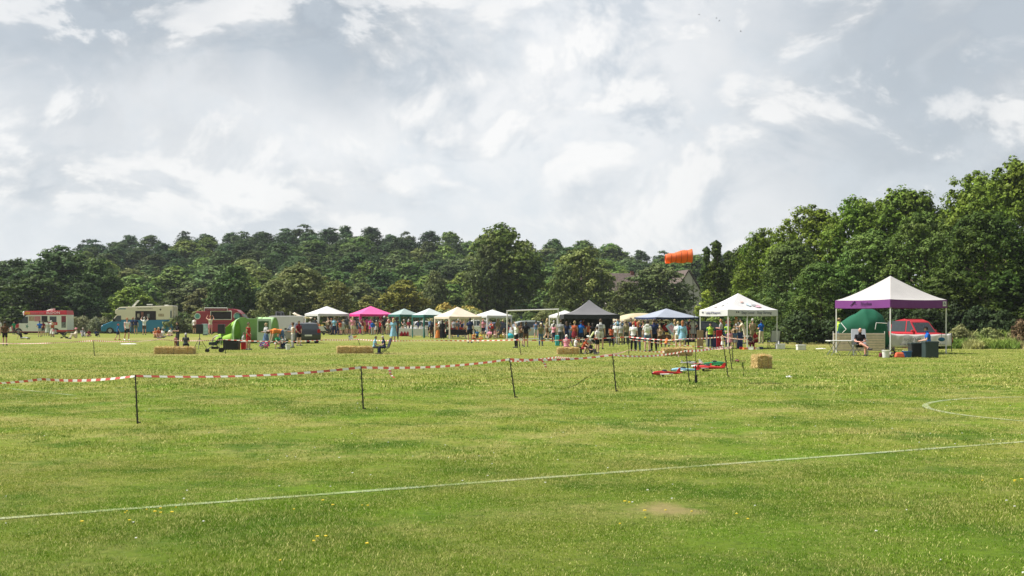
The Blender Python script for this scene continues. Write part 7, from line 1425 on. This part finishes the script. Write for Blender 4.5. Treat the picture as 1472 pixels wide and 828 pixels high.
# ------------------------------------------------------------------ model planes
def plane(px, by, Lpx, yaw, cols, label, pitch=0, span=1.15, biplane=False):
    D = F*H/(by-HY); s = S(Lpx, D); body_, wing_, tail_ = (pm('model_'+c, CO[c], .35, spec=.5) for c in cols); t = thing('model_plane', label, 'model plane', (X(px, D), D, 0), math.radians(yaw), 'model planes on the grass', (s, s, s))
    mb = MB(); st = [(-.5, .02, .10), (-.40, .035, .105), (-.15, .05, .11), (.12, .075, .12), (.33, .07, .115), (.47, .05, .11), (.5, .03, .11)]; n = 10
    for x_, r_, z_ in st:
        for j in range(n): a = 6.283*j/n; mb.v.append((x_, math.cos(a)*r_*.8, z_+math.sin(a)*r_))
    for i in range(len(st)-1):
        for j in range(n): mb.f.append((i*n+j, i*n+(j+1) % n, (i+1)*n+(j+1) % n, (i+1)*n+j)); mb.m.append(0)
    mb.f += [tuple(range(n)), tuple((len(st)-1)*n+j for j in range(n))]; mb.m += [0, 0]; mb.build('fuselage', body_, t, True)
    def wing(nm, x0, x1, hs_, z, m, dih=.03, tip=.6):
        for s_ in (-1, 1):
            mb = MB(); c_ = x1-x0; vs = [(x0, 0, z), (x1, 0, z), (x1-c_*(1-tip)*.5, s_*hs_, z+dih), (x0+c_*(1-tip)*.5, s_*hs_, z+dih)]; vs += [(a, b, c+.022) for a, b, c in vs]; mb.add(vs, [(0, 1, 2, 3), (7, 6, 5, 4), (0, 4, 5, 1), (1, 5, 6, 2), (2, 6, 7, 3), (3, 7, 4, 0)]); mb.build(nm, m, t)
    wing('wing', .02, .27, span/2, .07 if not biplane else .05, wing_); 
    if biplane: wing('wing', .05, .27, span/2*.95, .24, wing_, 0)
    wing('tailplane', -.5, -.37, .2, .11, tail_, 0)
    mb = MB(); mb.prism([(-.5, .12), (-.35, .13), (-.46, .27), (-.52, .27)], -.008, .008); mb.build('fin', tail_, t)
    mb = MB(); mb.sph((.08, 0, .18), (.11, .045, .045), 12, 8); mb.build('canopy', glass_m, t, True)
    mb = MB(); mb.box((.515, 0, .11), (.012, .03, .26), M=Matrix.Rotation(.5, 3, 'X')); mb.sph((.52, 0, .11), .022, 8, 6); mb.build('propeller', black_p, t)
    mb = MB()
    for s_ in (-1, 1): mb.cyl((.2, 0, .08), (.2, s_*.13, .03), .008, None, 5); mb.cyl((.2, s_*.13-.012, .03), (.2, s_*.13+.012, .03), .03, None, 10)
    mb.build('undercarriage', black_p, t); return t
plane(958, 541, 44, 200, ('red', 'white', 'red'), 'red model plane with white wings, nearest to the camera', span=1.2)
plane(985, 536, 40, 185, ('sky', 'white', 'red'), 'pale blue and white model plane behind the nearest red one')
plane(1024, 527, 40, 12, ('green', 'green', 'white'), 'green model plane nose up beside the fence posts')
plane(1020, 533, 44, 165, ('red', 'white', 'red'), 'red and white model plane before the green one', span=1.3)
plane(1060, 521, 22, 90, ('maroon', 'maroon', 'maroon'), 'small dark red model plane beside the right post'); plane(990, 524, 24, 20, ('lgrey', 'lgrey', 'lgrey'), 'small pale grey model plane left of the green one')
plane(1008, 530, 30, 150, ('white', 'red', 'red'), 'white model plane with red wings in the middle of the group', biplane=True)
# birds
for px, py in ((1005, 21), (1030, 26), (1034, 30), (1065, 45)):
    mb = MB(); mb.sph((0, 0, 0), (.22, .07, .06), 8, 6); 
    for s in (-1, 1): mb.add([(.08, 0, .02), (-.08, 0, .02), (-.02, s*.30, .12), (.08, s*.30, .12), (-.05, s*.60, .04)], [(0, 1, 2, 3), (3, 2, 4)])
    D = 230; o = mb.build('bird', pm('bird_grey', (.08, .08, .09), .8)); o.location = (X(px, D), D, Z(py, D)); o.rotation_euler = (.2, .1, px); o.scale = (.8, .8, .8); tag(o, 'tiny dark bird high in the cloudy sky', 'bird', 'birds in the sky')
